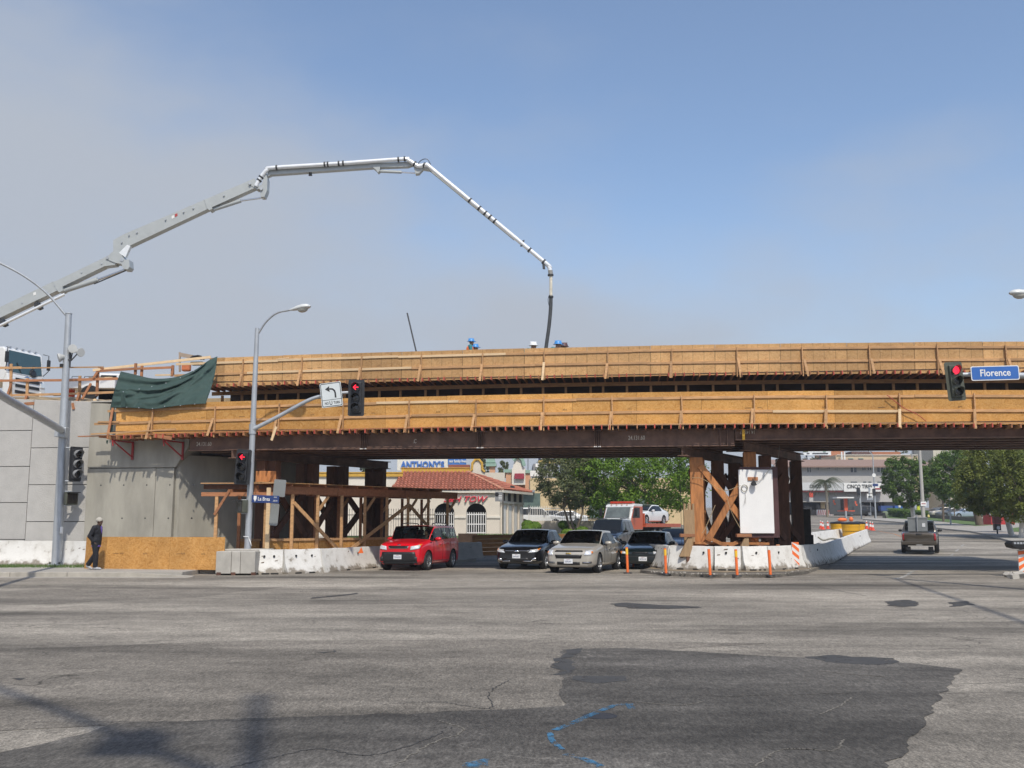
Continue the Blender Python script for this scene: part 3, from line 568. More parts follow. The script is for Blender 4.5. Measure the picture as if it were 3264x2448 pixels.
# ------------------------------------------------------------------ steel girders
def ibeam(L, d, fw, tf=.028, tw=.018):
    mb = MB(); mb.bx(0, L, -fw / 2, fw / 2, 0, tf); mb.bx(0, L, -fw / 2, fw / 2, d - tf, d); mb.bx(0, L, -tw / 2, tw / 2, tf + .0005, d - tf - .0005); return mb
LBL = M('stencil_paint', (.60, .57, .50), .8, var=.15, vs=14)
words = ('front', 'second', 'third', 'fourth', 'fifth', 'rearmost')
xw = PB(2340, 1390, .45)[0]; x24 = PB(608, 1400, .45)[0]
m24 = ibeam(xw - x24, .62, .33).mesh('girder24'); m24.materials.append(STEEL); m14 = ibeam(23 - xw, .38, .39).mesh('girder14'); m14.materials.append(STEEL)
for k in range(6):
    c = .42 + 1.12 * k
    g = tag(put('steel_girder', m24, None, B2W(x24 + (.0 if k == 0 else rd.uniform(-.2, .1)), c, 4.40), 0, 0, -TH), '%s long rusty steel girder of the left span, counted from the street side' % words[k], 'girder', 'falsework girders')
    h = tag(put('steel_girder', m14, None, B2W(xw + .03 + (0 if k == 0 else rd.uniform(0, .2)), c, 4.60), 0, 0, -TH), '%s shallow steel girder of the right span, counted from the street side' % words[k], 'girder', 'falsework girders')
    if k == 0:
        for u, v, s, mir in ((650, 1416, '24.131.60', 1), (2029, 1396, '24.131.60', 1), (1322, 1407, '.C', 1)):
            xx, zz = PB(u, v, .41); text('stencil', s, .21, LBL, g, at(xx - x24, -.0105, zz - 4.40) @ FACE, ext=.0008, sx=.72, bold=.002)
        xx, zz = PB(2380, 1377, .41); text('stencil', '14.145.37', .18, LBL, h, at(xx - xw, -.0105, zz - 4.60) @ FACE @ Matrix.Rotation(R(180), 4, 'Z'), ext=.0008, sx=.75, bold=.002)
        for u in (1158, 1530, 1903):                        # bolted stiffeners with white bottom marks
            xx = PB(u, 1400, .3)[0] - x24; st = MB(); wm_ = MB()
            for dx in (-.09, -.03, .05, .11):
                st.bx(xx + dx - .008, xx + dx + .008, -.155, -.013, .03, .59); wm_.bx(xx + dx - .02, xx + dx + .02, -.168, -.15, -.003, .031)
            st.build('stiffener', STEEL, g); wm_.build('paint_mark', WHITEP, g)
        st = MB()
        for dx in (.25, .5): st.bx(xw - x24 - dx - .01, xw - x24 - dx + .01, -.155, -.013, .03, .59)
        st.build('stiffener', STEEL, g)
        MB().bx(-.02, .07, -.20, -.19, -.0, .37).build('paint_mark', YELLOWR, h).location = (.25, 0, 0)
isl = [PG(u, v, .05).xy for u, v in ((2040, 1822), (2140, 1832), (2300, 1837), (2470, 1836), (2570, 1826), (2640, 1802))]; isl += [Vector((13.2, 44)), Vector((10, 45)), Vector((5.6, 39.5))]
slab('traffic_island', isl, 0, .10, ASPM, 'low asphalt traffic island under the pier barriers')
# ================================================================== falsework bents
def post_at(u, Y): return Vector(((u - CXP) / F_PX * (Y * math.cos(PITCH) + 1.2 * math.sin(PITCH)), Y, 0))
def timber(th, p, w, d, z0, z1, mat, rz, name='post'):
    o = MB().bx(-w / 2, w / 2, -d / 2, d / 2, z0, z1).build(name, mat, th, bevel=.015); o.matrix_parent_inverse = wmat(th).inverted(); o.location = (p[0], p[1], 0); o.rotation_euler[2] = rz; return o
bz = R(-30)
b1 = thing('timber_bent', post_at(2222, 36.5), 'braced timber falsework bent behind the right-hand barriers', 'falsework')
rowA = [(2221, 36.5), (2289, 38.4), (2343, 40.1), (2372, 41.8)]; rowB = [(2392, 36.6), (2441, 38.4), (2495, 40.3), (2539, 41.8)]
PA = [post_at(*q) for q in rowA]; PBk = [post_at(*q) for q in rowB]
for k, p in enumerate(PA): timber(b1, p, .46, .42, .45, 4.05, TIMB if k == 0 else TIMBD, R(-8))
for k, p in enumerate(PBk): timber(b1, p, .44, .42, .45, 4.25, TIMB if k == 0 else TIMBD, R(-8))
timber(b1, PA[0] + Vector((.30, .9, 0)), .34, .34, .45, 4.05, TIMB, R(-8))
def wbar(th, p, q, w, h, mat, name, up=(0, 0, 1)): return MB().bar(p, q, w, h, up).build(name, mat, th, wld=True)
dA = (PA[-1] - PA[0]).normalized(); dB = (PBk[-1] - PBk[0]).normalized()
def wib(th, p, q, d, fw, name):
    p, q = Vector(p), Vector(q); L = (q - p).length; o = ibeam(L, d, fw).build(name, STEEL, th)
    o.matrix_parent_inverse = wmat(th).inverted(); o.location = p; o.rotation_euler[2] = math.atan2((q - p).y, (q - p).x); return o
wib(b1, PA[0] - dA * .75 + Vector((-.25, 0, 4.07)), PA[-1] + dA * .8 + Vector((0, 0, 4.07)), .325, .34, 'cap_beam')
wib(b1, PBk[0] - dB * .6 + Vector((0, 0, 4.27)), PBk[-1] + dB * .8 + Vector((0, 0, 4.27)), .325, .34, 'cap_beam')
g1, g2 = PG(2230, 1500), 0
def V3(p, z): return Vector((p.x, p.y, z))
wbar(b1, V3(PA[0] + Vector((.1, -.22, 0)), 3.75), V3(PBk[0] + Vector((.15, -.22, 0)), 1.15), .10, .22, TIMB, 'brace')
wbar(b1, V3(PA[0] + Vector((.25, -.30, 0)), 1.05), V3(PBk[0] + Vector((-.05, -.30, 0)), 3.7), .10, .22, TIMB, 'brace')
for A_ in (PA, PBk):
    for i in range(3):
        a, b = A_[i], A_[i + 1]; off = Vector((-.24, -.05, 0))
        wbar(b1, V3(a + off, 3.6), V3(b + off, 1.2), .08, .2, TIMBD, 'brace'); wbar(b1, V3(a + off * 1.4, 1.2), V3(b + off * 1.4, 3.6), .08, .2, TIMBD, 'brace')
for i in range(1, 4):
    wbar(b1, V3(PA[i] + Vector((0, -.25, 0)), 3.6), V3(PBk[i] + Vector((0, -.25, 0)), 1.1), .08, .2, TIMBD, 'brace'); wbar(b1, V3(PA[i] + Vector((0, -.33, 0)), 1.1), V3(PBk[i] + Vector((0, -.33, 0)), 3.6), .08, .2, TIMBD, 'brace')
# sills, wedges and cribbing at the foot
for A_ in (PA, PBk): wbar(b1, V3(A_[0] - (A_[1] - A_[0]) * .25, .33), V3(A_[-1] + (A_[1] - A_[0]) * .3, .33), .42, .22, TIMBD, 'sill')
for z, w in ((.08, .3), (.85, .12), (1.02, .1)):
    wbar(b1, V3(PA[0] + Vector((-.2, -.35, 0)), z), V3(PBk[0] + Vector((.5, -.35, 0)), z + rd.uniform(-.04, .04)), .2, w * .8, TIMB if z > .5 else TIMBD, 'cross_timber')
for k in range(9):
    p = PA[0].lerp(PBk[0], rd.uniform(-.1, 1.5)) + Vector((0, rd.uniform(-.5, .2), 0)); a = rd.uniform(0, 3)
    q = p + Vector((math.cos(a), math.sin(a) * .4, 0)) * rd.uniform(.5, 1.2); z = rd.uniform(.75, .98); wbar(b1, V3(p, z), V3(q, z + rd.uniform(-.12, .1)), .12, .09, rd.choice((TIMB, TIMBD, WOODR)), 'loose_block')
sq = MB()
for k, (u0, v0, u1, v1) in enumerate(((2250, 1710, 2320, 1743), (2318, 1743, 2350, 1728))):
    wbar(b1, PY(u0, v0, 36.0), PY(u1, v1, 36.0), .08, .12, TIMB, 'brace')
dpan = MB(); pc = PY(2568, 1700, 42.2); dpan.bx(pc.x - .22, pc.x + .22, 42.15, 42.25, .2, 2.3); dpan.bx(pc.x - 1.9, pc.x + .2, 41.8, 41.95, 0.1, 1.25); dpan.build('footing_form', M('tarred_board', (.02, .018, .017), .8, var=.3), b1, wld=True)
cb = MB()                                            # slack tie cables
for pts in ([(2205, 1523, 36.2), (2240, 1527, 36.1), (2305, 1563, 36.0), (2360, 1548, 36.0)], [(2310, 1560, 36.0), (2330, 1628, 36.0), (2360, 1685, 36.0)], [(2280, 1610, 36.0), (2250, 1680, 36.0), (2238, 1700, 36.0)]):
    cb.tube(curve_pts([PY(*p) for p in pts], 6), .011, 5)
cb.build('tie_cable', M('hemp_rope', (.38, .28, .16), .9, var=.2), b1, wld=True)
for u, Y, z0 in ((2168, 36.6, .2), (2557, 42, .3)):
    p = post_at(u, Y); MB().tube([(p.x, p.y, 4.5), (p.x + .02, p.y, z0)], .008, 5).build('hanging_line', BLACK, b1, wld=True)
bp_ = thing('timber_stub', post_at(2194, 36.3), 'short notched timber upright left of the front bent post', 'timber post'); p = post_at(2194, 36.3)
st = MB(); st.bx(-.19, .19, -.06, .06, .75, 2.18); st.bx(-.19, -.12, -.06, .06, 2.18, 2.4); st.bx(-.03, .03, -.06, .06, 2.18, 2.4); st.bx(.12, .19, -.06, .06, 2.18, 2.4); st.bx(-.3, .3, -.1, .1, .1, .749)
st.build('stub', M('grey_board', (.33, .22, .12), .8, var=.2, vs=3, stretch=(6, 6, 1)), bp_, bevel=.008)
for u, lb in ((2187, 'wedge-shaped timber prop under the notched upright'), (2366, 'wedge-shaped timber prop below the white board')):
    pr = post_at(u, 35.95); t = thing('timber_prop', pr, lb, 'timber prop')
    MB().prism([(-.30, .55), (.16, .55), (.16, 1.22), (.02, 1.22)], -.09, .09, Matrix.Rotation(R(90), 4, 'X')).build('wedge', M('grey_board', (.33, .22, .12)), t, bevel=.01)
    MB().bx(-.26, .26, -.13, .13, 1.225, 1.34).build('cap_block', WOODR, t, bevel=.01); MB().bx(-.06, .14, -.1, .1, 0, .549).build('foot', TIMBD, t)
# white board with work lamp
wb = thing('white_board', PY(2408, 1700, 36.10), 'tall white painted panel with work lamp fixed to the bent', 'panel')
x0, x1 = PY(2354, 1500, 36.10).x, PY(2462, 1500, 36.10).x; zt_, zb_ = PY(2400, 1497, 36.10).z, PY(2400, 1700, 36.10).z
MB().bx(x0, x1, 36.10, 36.17, zb_, zt_).build('sheet', M('board_white', (.80, .80, .79), .6, var=.04, vs=2), wb, wld=True, bevel=.01)
MB().bx(x0 + .05, x1 + .2, 36.18, 36.25, zb_ - .15, zt_ + .1).build('backing_frame', M('oxide_red_steel', (.07, .028, .028), .6, var=.2), wb, wld=True)
lz = PY(2400, 1526, 36.05); MB().box((lz.x, 36.08, lz.z), (.36, .035, .12)).build('lamp_rail', WOODR, wb, wld=True)
lm = MB(); lm.lathe([(.02, .10), (.05, .06), (.10, -.03), (.11, -.05), (0, -.05)], 14, Matrix.Translation((lz.x, 35.95, lz.z - .15)) @ Matrix.Rotation(R(35), 4, 'X')); lm.tube([(lz.x, 36.05, lz.z), (lz.x, 35.97, lz.z - .08)], .02, 6)
lm.build('work_lamp', DARKM, wb, smooth=40, wld=True)
co = MB(); cp = PY(2373, 1556, 36.05); pts = [(cp.x + .115 * math.cos(t * .5) * (1 - .004 * t), 36.05 + .0015 * (t % 7), cp.z + .115 * math.sin(t * .5)) for t in range(40)]; co.tube(pts, .011, 5)
for u, v in ((2377, 1605), (2371, 1611)): e = PY(u, v, 36.05); co.tube([(cp.x + .02, 36.05, cp.z - .1), (cp.x + .03, 36.05, (cp.z + e.z) / 2), (e.x, 36.05, e.z)], .006, 4)
co.tube(curve_pts([(lz.x, 36.05, lz.z - .08), (lz.x + .2, 36.05, lz.z - .1), PY(2450, 1500, 36.05), PY(2478, 1465, 36.15), PY(2485, 1420, 36.35)], 5), .009, 5); co.build('coiled_cable', M('grey_cable', (.25, .24, .2), .7), wb, wld=True)

# dark bent beside the abutment
b2 = thing('timber_bent', post_at(835, 38.3), 'dark timber falsework bent beside the concrete abutment', 'falsework')
P2 = [post_at(*q) for q in ((838, 38.3), (963, 40.2), (1060, 42.0), (1182, 43.6))]
for k, p in enumerate(P2):
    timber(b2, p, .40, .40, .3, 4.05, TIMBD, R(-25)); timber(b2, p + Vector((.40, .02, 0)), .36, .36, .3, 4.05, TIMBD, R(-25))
    if k in (0, 3): timber(b2, p + Vector((.15, -.25, 0)), .78, .05, 2.55, 3.65 if k == 0 else 3.9, TIMB if k == 0 else TIMBD, R(-4), 'gusset')
wib(b2, P2[0] + Vector((-.9, -1.2, 4.07)), P2[-1] + Vector((.6, .9, 4.07)), .325, .34, 'cap_beam')
for i in range(3):
    a, b = P2[i], P2[i + 1]; o_ = Vector((.3, -.25, 0))
    wbar(b2, V3(a + o_, 3.3), V3(b + o_, 1.1), .09, .24, TIMBD, 'brace'); wbar(b2, V3(a + o_ * 1.4, 1.1), V3(b + o_ * 1.4, 3.3), .09, .24, TIMBD, 'brace')
wbar(b2, V3(P2[0] - (P2[1] - P2[0]) * .4, .2), V3(P2[-1] + (P2[1] - P2[0]) * .3, .2), .5, .3, TIMBD, 'sill')
# barrier plank line and railing seen beyond it
# ================================================================== covered timber walkway
cn = thing('timber_canopy', (-8.75, 36.2, .14), 'timber covered walkway with posts and braces beside the abutment', 'canopy')
c0, c1 = Vector((-8.75, 36.3, 0)), Vector((-2.75, 43.6, 0)); cd_ = (c1 - c0).normalized(); cl = Vector((-cd_.y, cd_.x, 0)); n_ = 8
rows = []
for s in (0, 1):
    row = [c0 + (c1 - c0) * (k / n_) + cl * 1.55 * s for k in range(n_ + 1)]; rows.append(row)
    for k, p in enumerate(row):
        MB().bx(-.055, .055, -.055, .055, .14, 2.76).build('post', WOOD if s == 0 else WOODR, cn, wld=True).location = p
        if k % 2 == 0: wbar(cn, V3(p + cd_ * .5, 2.72), V3(p + cd_ * .05, 2.2), .05, .1, WOOD, 'knee_brace')
    e0, e1 = row[0] - cd_ * .5, row[-1] + cd_ * .6
    for (a, b) in ((0, .36), (.361, .7), (.701, 1)): wbar(cn, V3(e0.lerp(e1, a), 2.90), V3(e0.lerp(e1, b - .003), 2.90 + rd.uniform(0, .02)), .10, .28, WOODR, 'beam')
pa_ = rows[0]
for (i, za, j, zb) in ((1, 2.45, 3, .55), (3, .5, 6, 2.5), (6, 2.45, 8, .6)): wbar(cn, V3(pa_[i] - cl * .08, za), V3(pa_[j] - cl * .08, zb), .045, .13, WOOD, 'brace')
for k in range(12):
    p = c0 + (c1 - c0) * ((k + .2) / 12); wbar(cn, V3(p - cl * .25, 3.085), V3(p + cl * 1.8, 3.085), .045, .09, WOODR, 'rafter')
for k in range(4):
    p, q_ = c0.lerp(c1, k / 4 - .05), c0.lerp(c1, (k + 1) / 4 - .052); m_ = MB()
    m_.add([V3(p - cl * .3, 3.135), V3(q_ - cl * .3, 3.135), V3(q_ + cl * 1.9, 3.135), V3(p + cl * 1.9, 3.135)] + [V3(p - cl * .3, 3.155), V3(q_ - cl * .3, 3.155), V3(q_ + cl * 1.9, 3.155), V3(p + cl * 1.9, 3.155)], [(3, 2, 1, 0), (4, 5, 6, 7), (0, 1, 5, 4), (1, 2, 6, 5), (2, 3, 7, 6), (3, 0, 4, 7)])
    m_.build('roof_sheet', OSBU, cn, wld=True)
for k in range(6):
    p, q_ = c0.lerp(c1, k / 6), c0.lerp(c1, (k + 1) / 6 - .003); wbar(cn, V3(p + cl * 1.62, .62), V3(q_ + cl * 1.62, .62), .02, .9, OSBF, 'skirt_sheet'); wbar(cn, V3(p + cl * 1.56, 1.1), V3(q_ + cl * 1.56, 1.1), .04, .09, WOOD, 'rail')
    wbar(cn, V3(p + cl * .07, .62), V3(q_ + cl * .07, .62), .02, .94, OSBF, 'skirt_sheet'); wbar(cn, V3(p + cl * .03, 1.12), V3(q_ + cl * .03, 1.12), .04, .09, WOOD, 'rail')
# portal end facing the street
fl, fr = Vector((-10.4, 35.95, 0)), Vector((-8.6, 35.95, 0))
wbar(cn, V3(fl - Vector((.55, 0, 0)), 2.72), V3(fr + Vector((.2, 0, 0)), 2.72), .09, .14, WOODR, 'beam'); wbar(cn, V3(fl - Vector((.5, -.1, 0)), 2.98), V3(fr + Vector((.05, .1, 0)), 2.98), .12, .16, TIMBD, 'beam')
wbar(cn, V3(fl - Vector((.55, 0, 0)), 3.10), V3(fr + Vector((.4, 0, 0)), 3.11), .35, .03, WOOD, 'roof_board')
MB().bx(-.055, .055, -.055, .055, .14, 2.64).build('post', WOOD, cn, wld=True).location = fl
wbar(cn, V3(fl + Vector((-.05, -.08, 0)), 2.0), V3(fl + Vector((.45, -.08, 0)), 2.85), .05, .09, WOODR, 'knee_brace')
MB().bx(-.07, .07, -.055, .055, .14, 2.95).build('post', WOODP, cn, wld=True).location = Vector((-8.57, 35.93, 0))
for (u0, v0, u1, v1) in ((600, 1722, 695, 1722), (605, 1715, 690, 1716)): wbar(cn, PY(u0, v0, 36.6), PY(u1, v1, 36.6), .1, .09, TIMBD, 'stacked_timber')
bk = thing('concrete_barrier', (-9, 44, 0), 'dark concrete barrier in the shade behind the walkway', 'barrier')
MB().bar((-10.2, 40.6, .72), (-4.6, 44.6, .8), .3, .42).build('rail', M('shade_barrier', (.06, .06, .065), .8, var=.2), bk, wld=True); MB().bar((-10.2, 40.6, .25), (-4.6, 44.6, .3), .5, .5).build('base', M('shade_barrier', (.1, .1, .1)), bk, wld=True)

# ================================================================== plywood fence on the pavement
fe = thing('plywood_fence', PG(280, 1813, .15), 'low orange-yellow strandboard fence along the pavement', 'fence')
fa, fb = PG(268, 1812, .15), PG(712, 1817, .15); fd = (fb - fa).normalized(); Lf = (fb - fa).length; s = 0; cuts = [0, .82, .82 + 2.47, Lf]
for i, (a, b) in enumerate(zip(cuts[:-1], cuts[1:])):
    p = fa + fd * a; o = MB().bx(.003, b - a - .004, 0, .02, 0, 1.09).build('sheet', OSBF, fe, wld=True); o.location = p; o.rotation_euler = (R(-2), 0, math.atan2(fd.y, fd.x) + rd.uniform(-.004, .004))
    if b - a > 1: text('stamp', 'APA', .09, INKW, o, at((b - a) * .62, -.002, .52) @ FACE, ext=.001); text('stamp', 'APA', .09, INKW, o, at((b - a) * .25, -.002, .53) @ FACE @ Matrix.Rotation(R(180 * (i % 2)), 4, 'Z'), ext=.001); MB().bx((b - a) * .12, (b - a) * .2, -.003, -.001, .515, .53).build('stamp', INKW, o)
for i in range(6): MB().bar(fa + fd * (i * .95 + .2) + Vector((0, .07, 0)), fa + fd * (i * .95 + .2) + Vector((0, .11, 1.05)), .04, .09).build('stake', WOOD, fe, wld=True)

# ================================================================== concrete barriers
BAR = bpy.data.materials.new('barrier_white'); BAR.use_nodes = True
def _bar():
    t = BAR.node_tree; L = t.links.new; p = t.nodes['Principled BSDF']; p.inputs['Roughness'].default_value = .8
    co = _n(t, 'ShaderNodeTexCoord'); oi = _n(t, 'ShaderNodeObjectInfo'); ad = _n(t, 'ShaderNodeVectorMath', operation='MULTIPLY_ADD'); L(oi.outputs['Random'], ad.inputs[0]); ad.inputs[1].default_value = (9, 5, 3); L(co.outputs['Object'], ad.inputs[2])
    n1 = _n(t, 'ShaderNodeTexNoise'); n1.inputs['Scale'].default_value = 3; n1.inputs['Detail'].default_value = 8; n1.inputs['Roughness'].default_value = .65; L(ad.outputs[0], n1.inputs[0])
    sp = _n(t, 'ShaderNodeSeparateXYZ'); L(co.outputs['Object'], sp.inputs[0])
    z = _n(t, 'ShaderNodeMapRange'); z.inputs['From Min'].default_value = 0; z.inputs['From Max'].default_value = .28; z.inputs['To Min'].default_value = .26; z.inputs['To Max'].default_value = 0; L(sp.outputs[2], z.inputs['Value'])
    a = _n(t, 'ShaderNodeMath', operation='ADD'); L(n1.outputs[0], a.inputs[0]); L(z.outputs[0], a.inputs[1])
    r = _n(t, 'ShaderNodeValToRGB'); e = r.color_ramp.elements; e[0].position = .46; e[0].color = (.68, .67, .64, 1); e[1].position = .70; e[1].color = (.26, .23, .19, 1); q = e.new(.6); q.color = (.60, .585, .55, 1); L(a.outputs[0], r.inputs[0]); L(r.outputs[0], p.inputs['Base Color'])
    bp = _n(t, 'ShaderNodeBump'); bp.inputs['Strength'].default_value = .25; bp.inputs['Distance'].default_value = .02; L(n1.outputs[0], bp.inputs['Height']); L(bp.outputs[0], p.inputs['Normal'])
_bar()
HOLE = M('lifting_hole', (.02, .018, .016), .9)
SCUFF = M('rust_scuff', (.13, .085, .055), .9, var=.3)
def barrier(a, b, label, mat=BAR, holes=2, h=.82, group='concrete barriers along the roadworks', gap=.02, flip=1, notch=True):
    a, b = Vector(a), Vector(b); d = b - a; L = Vector((d.x, d.y)).length - gap; rz = math.atan2(d.y, d.x)
    th = thing('concrete_barrier', a, label, 'barrier', group, rz)
    half = [(.30, 0), (.30, .07), (.17, .33), (.085, .79), (.07, h)]; ring = half + [(-x, z) for x, z in half[::-1]]
    n = max(2, int(L / .25)); vs = []; rr = random.Random(int(a.x * 100) + int(a.y * 37))
    for i in range(n + 1):
        x = gap / 2 + L * i / n; zs = (b.z - a.z) * x / max(L, .1)
        for k, (y, z) in enumerate(ring):
            j = .008 if 0 < i < n else .014
            vs.append((x + (rr.uniform(-j, j) if i in (0, n) else 0), y + rr.uniform(-j, j), max(0, z + (rr.uniform(-j, j) if z > 0 else 0)) + zs))
    m = len(ring); fs = [(i * m + k, (i + 1) * m + k, (i + 1) * m + (k + 1) % m, i * m + (k + 1) % m) for i in range(n) for k in range(m)] + [tuple(range(m)), tuple(range(n * m, (n + 1) * m))[::-1]]
    MB().add(vs, fs).build('body', mat, th, smooth=24)
    for i in range(holes):
        x = L * (i + .5) / holes + rr.uniform(-.1, .1); y0 = -.12 * flip
        MB().lathe([(0, .0), (.036, .0), (.04, .012), (.036, .03), (0, .03)], 10, Matrix.Translation((x, y0 - .013 * flip, .60 + (b.z - a.z) * x / L)) @ Matrix.Rotation(R(83) * flip, 4, 'X')).build('lifting_hole', HOLE, th, smooth=40)
    if notch:
        for x in (L * .3, L * .68): MB().bx(x - .13, x + .13, -.305, -.28, -.0, .055).build('drain_slot', HOLE, th)
    for i in range(3):
        x = rr.uniform(.1, L - .1); z = rr.uniform(.3, .7); w = rr.uniform(.03, .09); y = -(.17 - (z - .33) * .185) - .004
        m_ = MB(); m_.add([(x - w, y, z), (x + w * .6, y - .0, z + .01), (x + w, y + .008, z + w * .6), (x - w * .5, y + .01, z + w * .5)], [(0, 1, 2, 3)]); m_.build('scuff', SCUFF, th)
    return th
za = .15
bl = [PG(u, v, za) for u, v in ((-230, 1800), (190, 1801), (284, 1803))]
barrier(bl[0] + Vector((-.4, 0, 0)), bl[1] + Vector((0, .15, 0)), 'long clean white barrier at the foot of the retaining wall, behind the signal pole', holes=0, h=.9, notch=False)
barrier(bl[1] + Vector((.12, .05, 0)), bl[2], 'short white barrier between the signal pole and the strandboard fence', holes=0, h=.9, notch=False)
seg = [PG(u, v) for u, v in ((806, 1832), (884, 1831), (1001, 1826), (1101, 1819), (1224, 1806))]
off = Vector((.1, .28, 0)); seg = [p + off for p in seg]
barrier(seg[0], seg[1], 'short chipped white barrier next to the plain concrete block', holes=2)
barrier(seg[1], seg[2], 'white barrier second from the concrete block, chipped at both ends', holes=2)
bq = barrier(seg[2], seg[4], 'long stained white barrier beside the red car with an orange arrow mark', holes=1)
mk = PG(1148, 1812); ar = MB(); pz = PY(1150, 1757, 37.6)
ar.add([(pz.x - .09, pz.y - .1, pz.z - .07), (pz.x + .09, pz.y + .07, pz.z - .07), (pz.x + .02, pz.y, pz.z + .15)], [(0, 1, 2)]); ar.build('paint_mark', ORANGE, bq, wld=True)
blk = thing('concrete_block', PG(748, 1834), 'plain grey concrete block barrier at the base of the second lamp pole', 'concrete block')
x0, x1 = PG(686, 1834).x, PG(812, 1834).x; y = PG(740, 1834).y
for a, b in ((0, .39), (.395, .62), (.625, 1)):
    MB().bx(x0 + (x1 - x0) * a, x0 + (x1 - x0) * b - .004, y, y + .7, .05, .78).build('segment', CONC, blk, wld=True, bevel=.02)
for x in (x0 + .04, x0 + .52, x0 + 1.18): MB().bx(x, x + .14, y - .012, y + .1, 0.0, .10).build('steel_shoe', M('rust_brown', (.10, .045, .03), .8, var=.3), blk, wld=True)
ru = [PG(u, v, .1) for u, v in ((2074, 1805), (2139, 1815), (2278, 1819), (2364, 1820), (2444, 1819), (2549, 1812))] + [PT(u, v, .03) for u, v in ((2637, 1794), (2704, 1756), (2764, 1727))]
o2 = Vector((.06, .28, 0)); ru = [p + o2 for p in ru]
lbs = ('angled end barrier of the pier line beside the dark green car', 'long white barrier with two round holes at the left of the pier', 'short white barrier with one large hole below the white board', 'white barrier with a brown tag below the white board, right half', 'white barrier just left of the striped panel', 'white barrier half in shade, right of the striped panel', 'shaded grey barrier carrying a tilted striped panel', 'far white barrier ending the pier line beside the yellow barrels')
for i in range(8):
    a, b = (ru[i], ru[i + 1]); barrier(a, b, lbs[i], holes=(1, 2, 1, 1, 2, 1, 0, 1)[i])
p, q = PT(2575, 1742), PT(2694, 1722); barrier(p, q, 'white barrier behind the pier line with rope draped over it', holes=0)
# draped rope
rp = MB(); pr = PT(2590, 1742); rp.tube(curve_pts([PY(2607, 1712, pr.y - 2), PY(2625, 1722, pr.y - 2.2), PY(2650, 1717, pr.y - 2.2), PY(2685, 1722, pr.y - 2.2)], 6), .05, 6); tag(rp.build('rope', M('grey_cable', (.25, .24, .2))), 'grey rope lying over the rear white barrier', 'rope')

# delineator posts, striped panels
for k, (u, vb, vt, tl) in enumerate(((2001, 1828, 1744, -.03), (2019, 1811, 1731, -.05), (2123, 1831, 1747, -.02), (2264, 1837, 1750, -.03), (2350, 1837, 1751, -.03), (2456, 1836, 1753, -.03))):
    p = PG(u, vb, .06 if k > 1 else 0); h = PY(u, vt, p.y).z - p.z
    t = thing('delineator_post', p, ('orange delineator post nearest the silver car', 'orange delineator post behind, beside the dark green car', 'orange delineator post before the angled end barrier', 'orange delineator post at the joint after the long barrier', 'orange delineator post below the white board', 'orange delineator post just left of the striped panel')[k], 'delineator', 'orange delineator posts')
    o = MB().tube([(0, 0, .02), (tl * h, 0, h)], .045, 10).build('post', ORANGE, t, smooth=40); MB().lathe([(.16, 0), (.15, .03), (.05, .045), (0, .045)], 12).build('base', BLACK, t, smooth=40)
    MB().tube([(tl * h * .72, 0, h * .72), (tl * h * .95, 0, h * .95)], .0475, 10).build('reflective_band', YELLOWR if k % 2 == 0 else ORANGE, t, smooth=40)
def striped(loc, w, h, label, rz=0.0, z0=.1, shade=1):
    t = thing('chevron_marker', loc, label, 'striped panel', None, rz)
    MB().bx(-w / 2, w / 2, 0, .03, z0, z0 + h).build('board', WHITEP, t)
    for k in range(-1, int(h / .26) + 1):
        z = z0 + k * .26; pl = [(-w / 2, z + .30), (w / 2, z + .30 - w * .75), (w / 2, z + .17 - w * .75), (-w / 2, z + .17)]
        pl = [(x, min(max(zz, z0), z0 + h)) for x, zz in pl]
        if abs(pl[0][1] - pl[3][1]) + abs(pl[1][1] - pl[2][1]) < .02: continue
        MB().add([(x, -.004, zz) for x, zz in pl], [(3, 2, 1, 0)]).build('stripe', ORANGE, t)
    return t
striped(ru[5] + Vector((-.28, -.62, 0)), .28, .84, 'orange and white striped panel leaning on the pier barrier', R(18))
p7 = ru[6]; t = striped(p7 + Vector((-.5, -.75, 0)), .32, .75, 'tilted striped panel on the shaded barrier', R(35)); t.rotation_euler[1] = R(-10)
pR = PG(3262, 1838); t = thing('barricade', pR, 'orange and white striped barricade with black top tray at the right edge', 'barricade')
zz0, zz1 = PY(3250, 1752, pR.y).z, PY(3250, 1832, pR.y).z; xa0 = PY(3247, 1790, pR.y).x - pR.x
MB().bx(xa0, xa0 + .9, 0, .04, zz1, zz0).build('board', WHITEP, t)
for k in range(4):
    z = zz1 + k * .24 - .1; pl = [(xa0, z), (xa0 + .9, z + .62), (xa0 + .9, z + .74), (xa0, z + .13)]; pl = [(x, min(max(q2, zz1 + .0), zz0)) for x, q2 in pl]; MB().add([(x, -.004, q2) for x, q2 in pl], [(0, 1, 2, 3)]).build('stripe', ORANGE, t)
tr = MB(); xt0 = PY(3214, 1730, pR.y).x - pR.x; tz0, tz1 = PY(3214, 1750, pR.y).z, PY(3214, 1722, pR.y).z
tr.prism([(xt0, tz0 + .18), (xt0 + .05, tz0 + .05), (xt0 + .25, tz0), (xt0 + 1.6, tz0 - .02), (xt0 + 1.6, tz1), (xt0 + .1, tz1 - .02)], -.3, .2, Matrix.Rotation(R(90), 4, 'X')); tr.build('tray', BLACK, t, bevel=.02)
for k in range(5): MB().bx(xt0 + .08 + k * .1, xt0 + .15 + k * .1, -.21, -.2, tz0 + .16, tz0 + .22).build('slot', GALV, t)
for x in (xa0 + .1, xa0 + .8): MB().bx(x, x + .05, .05, .1, 0, zz0 + .1).build('leg', GALV, t)
rubble('sandbags', 'pale sandbag scraps at the foot of the right barricade', [PG(3205, 1836, .01), PG(3262, 1845, .01)], 14, .2, 31, CONC)
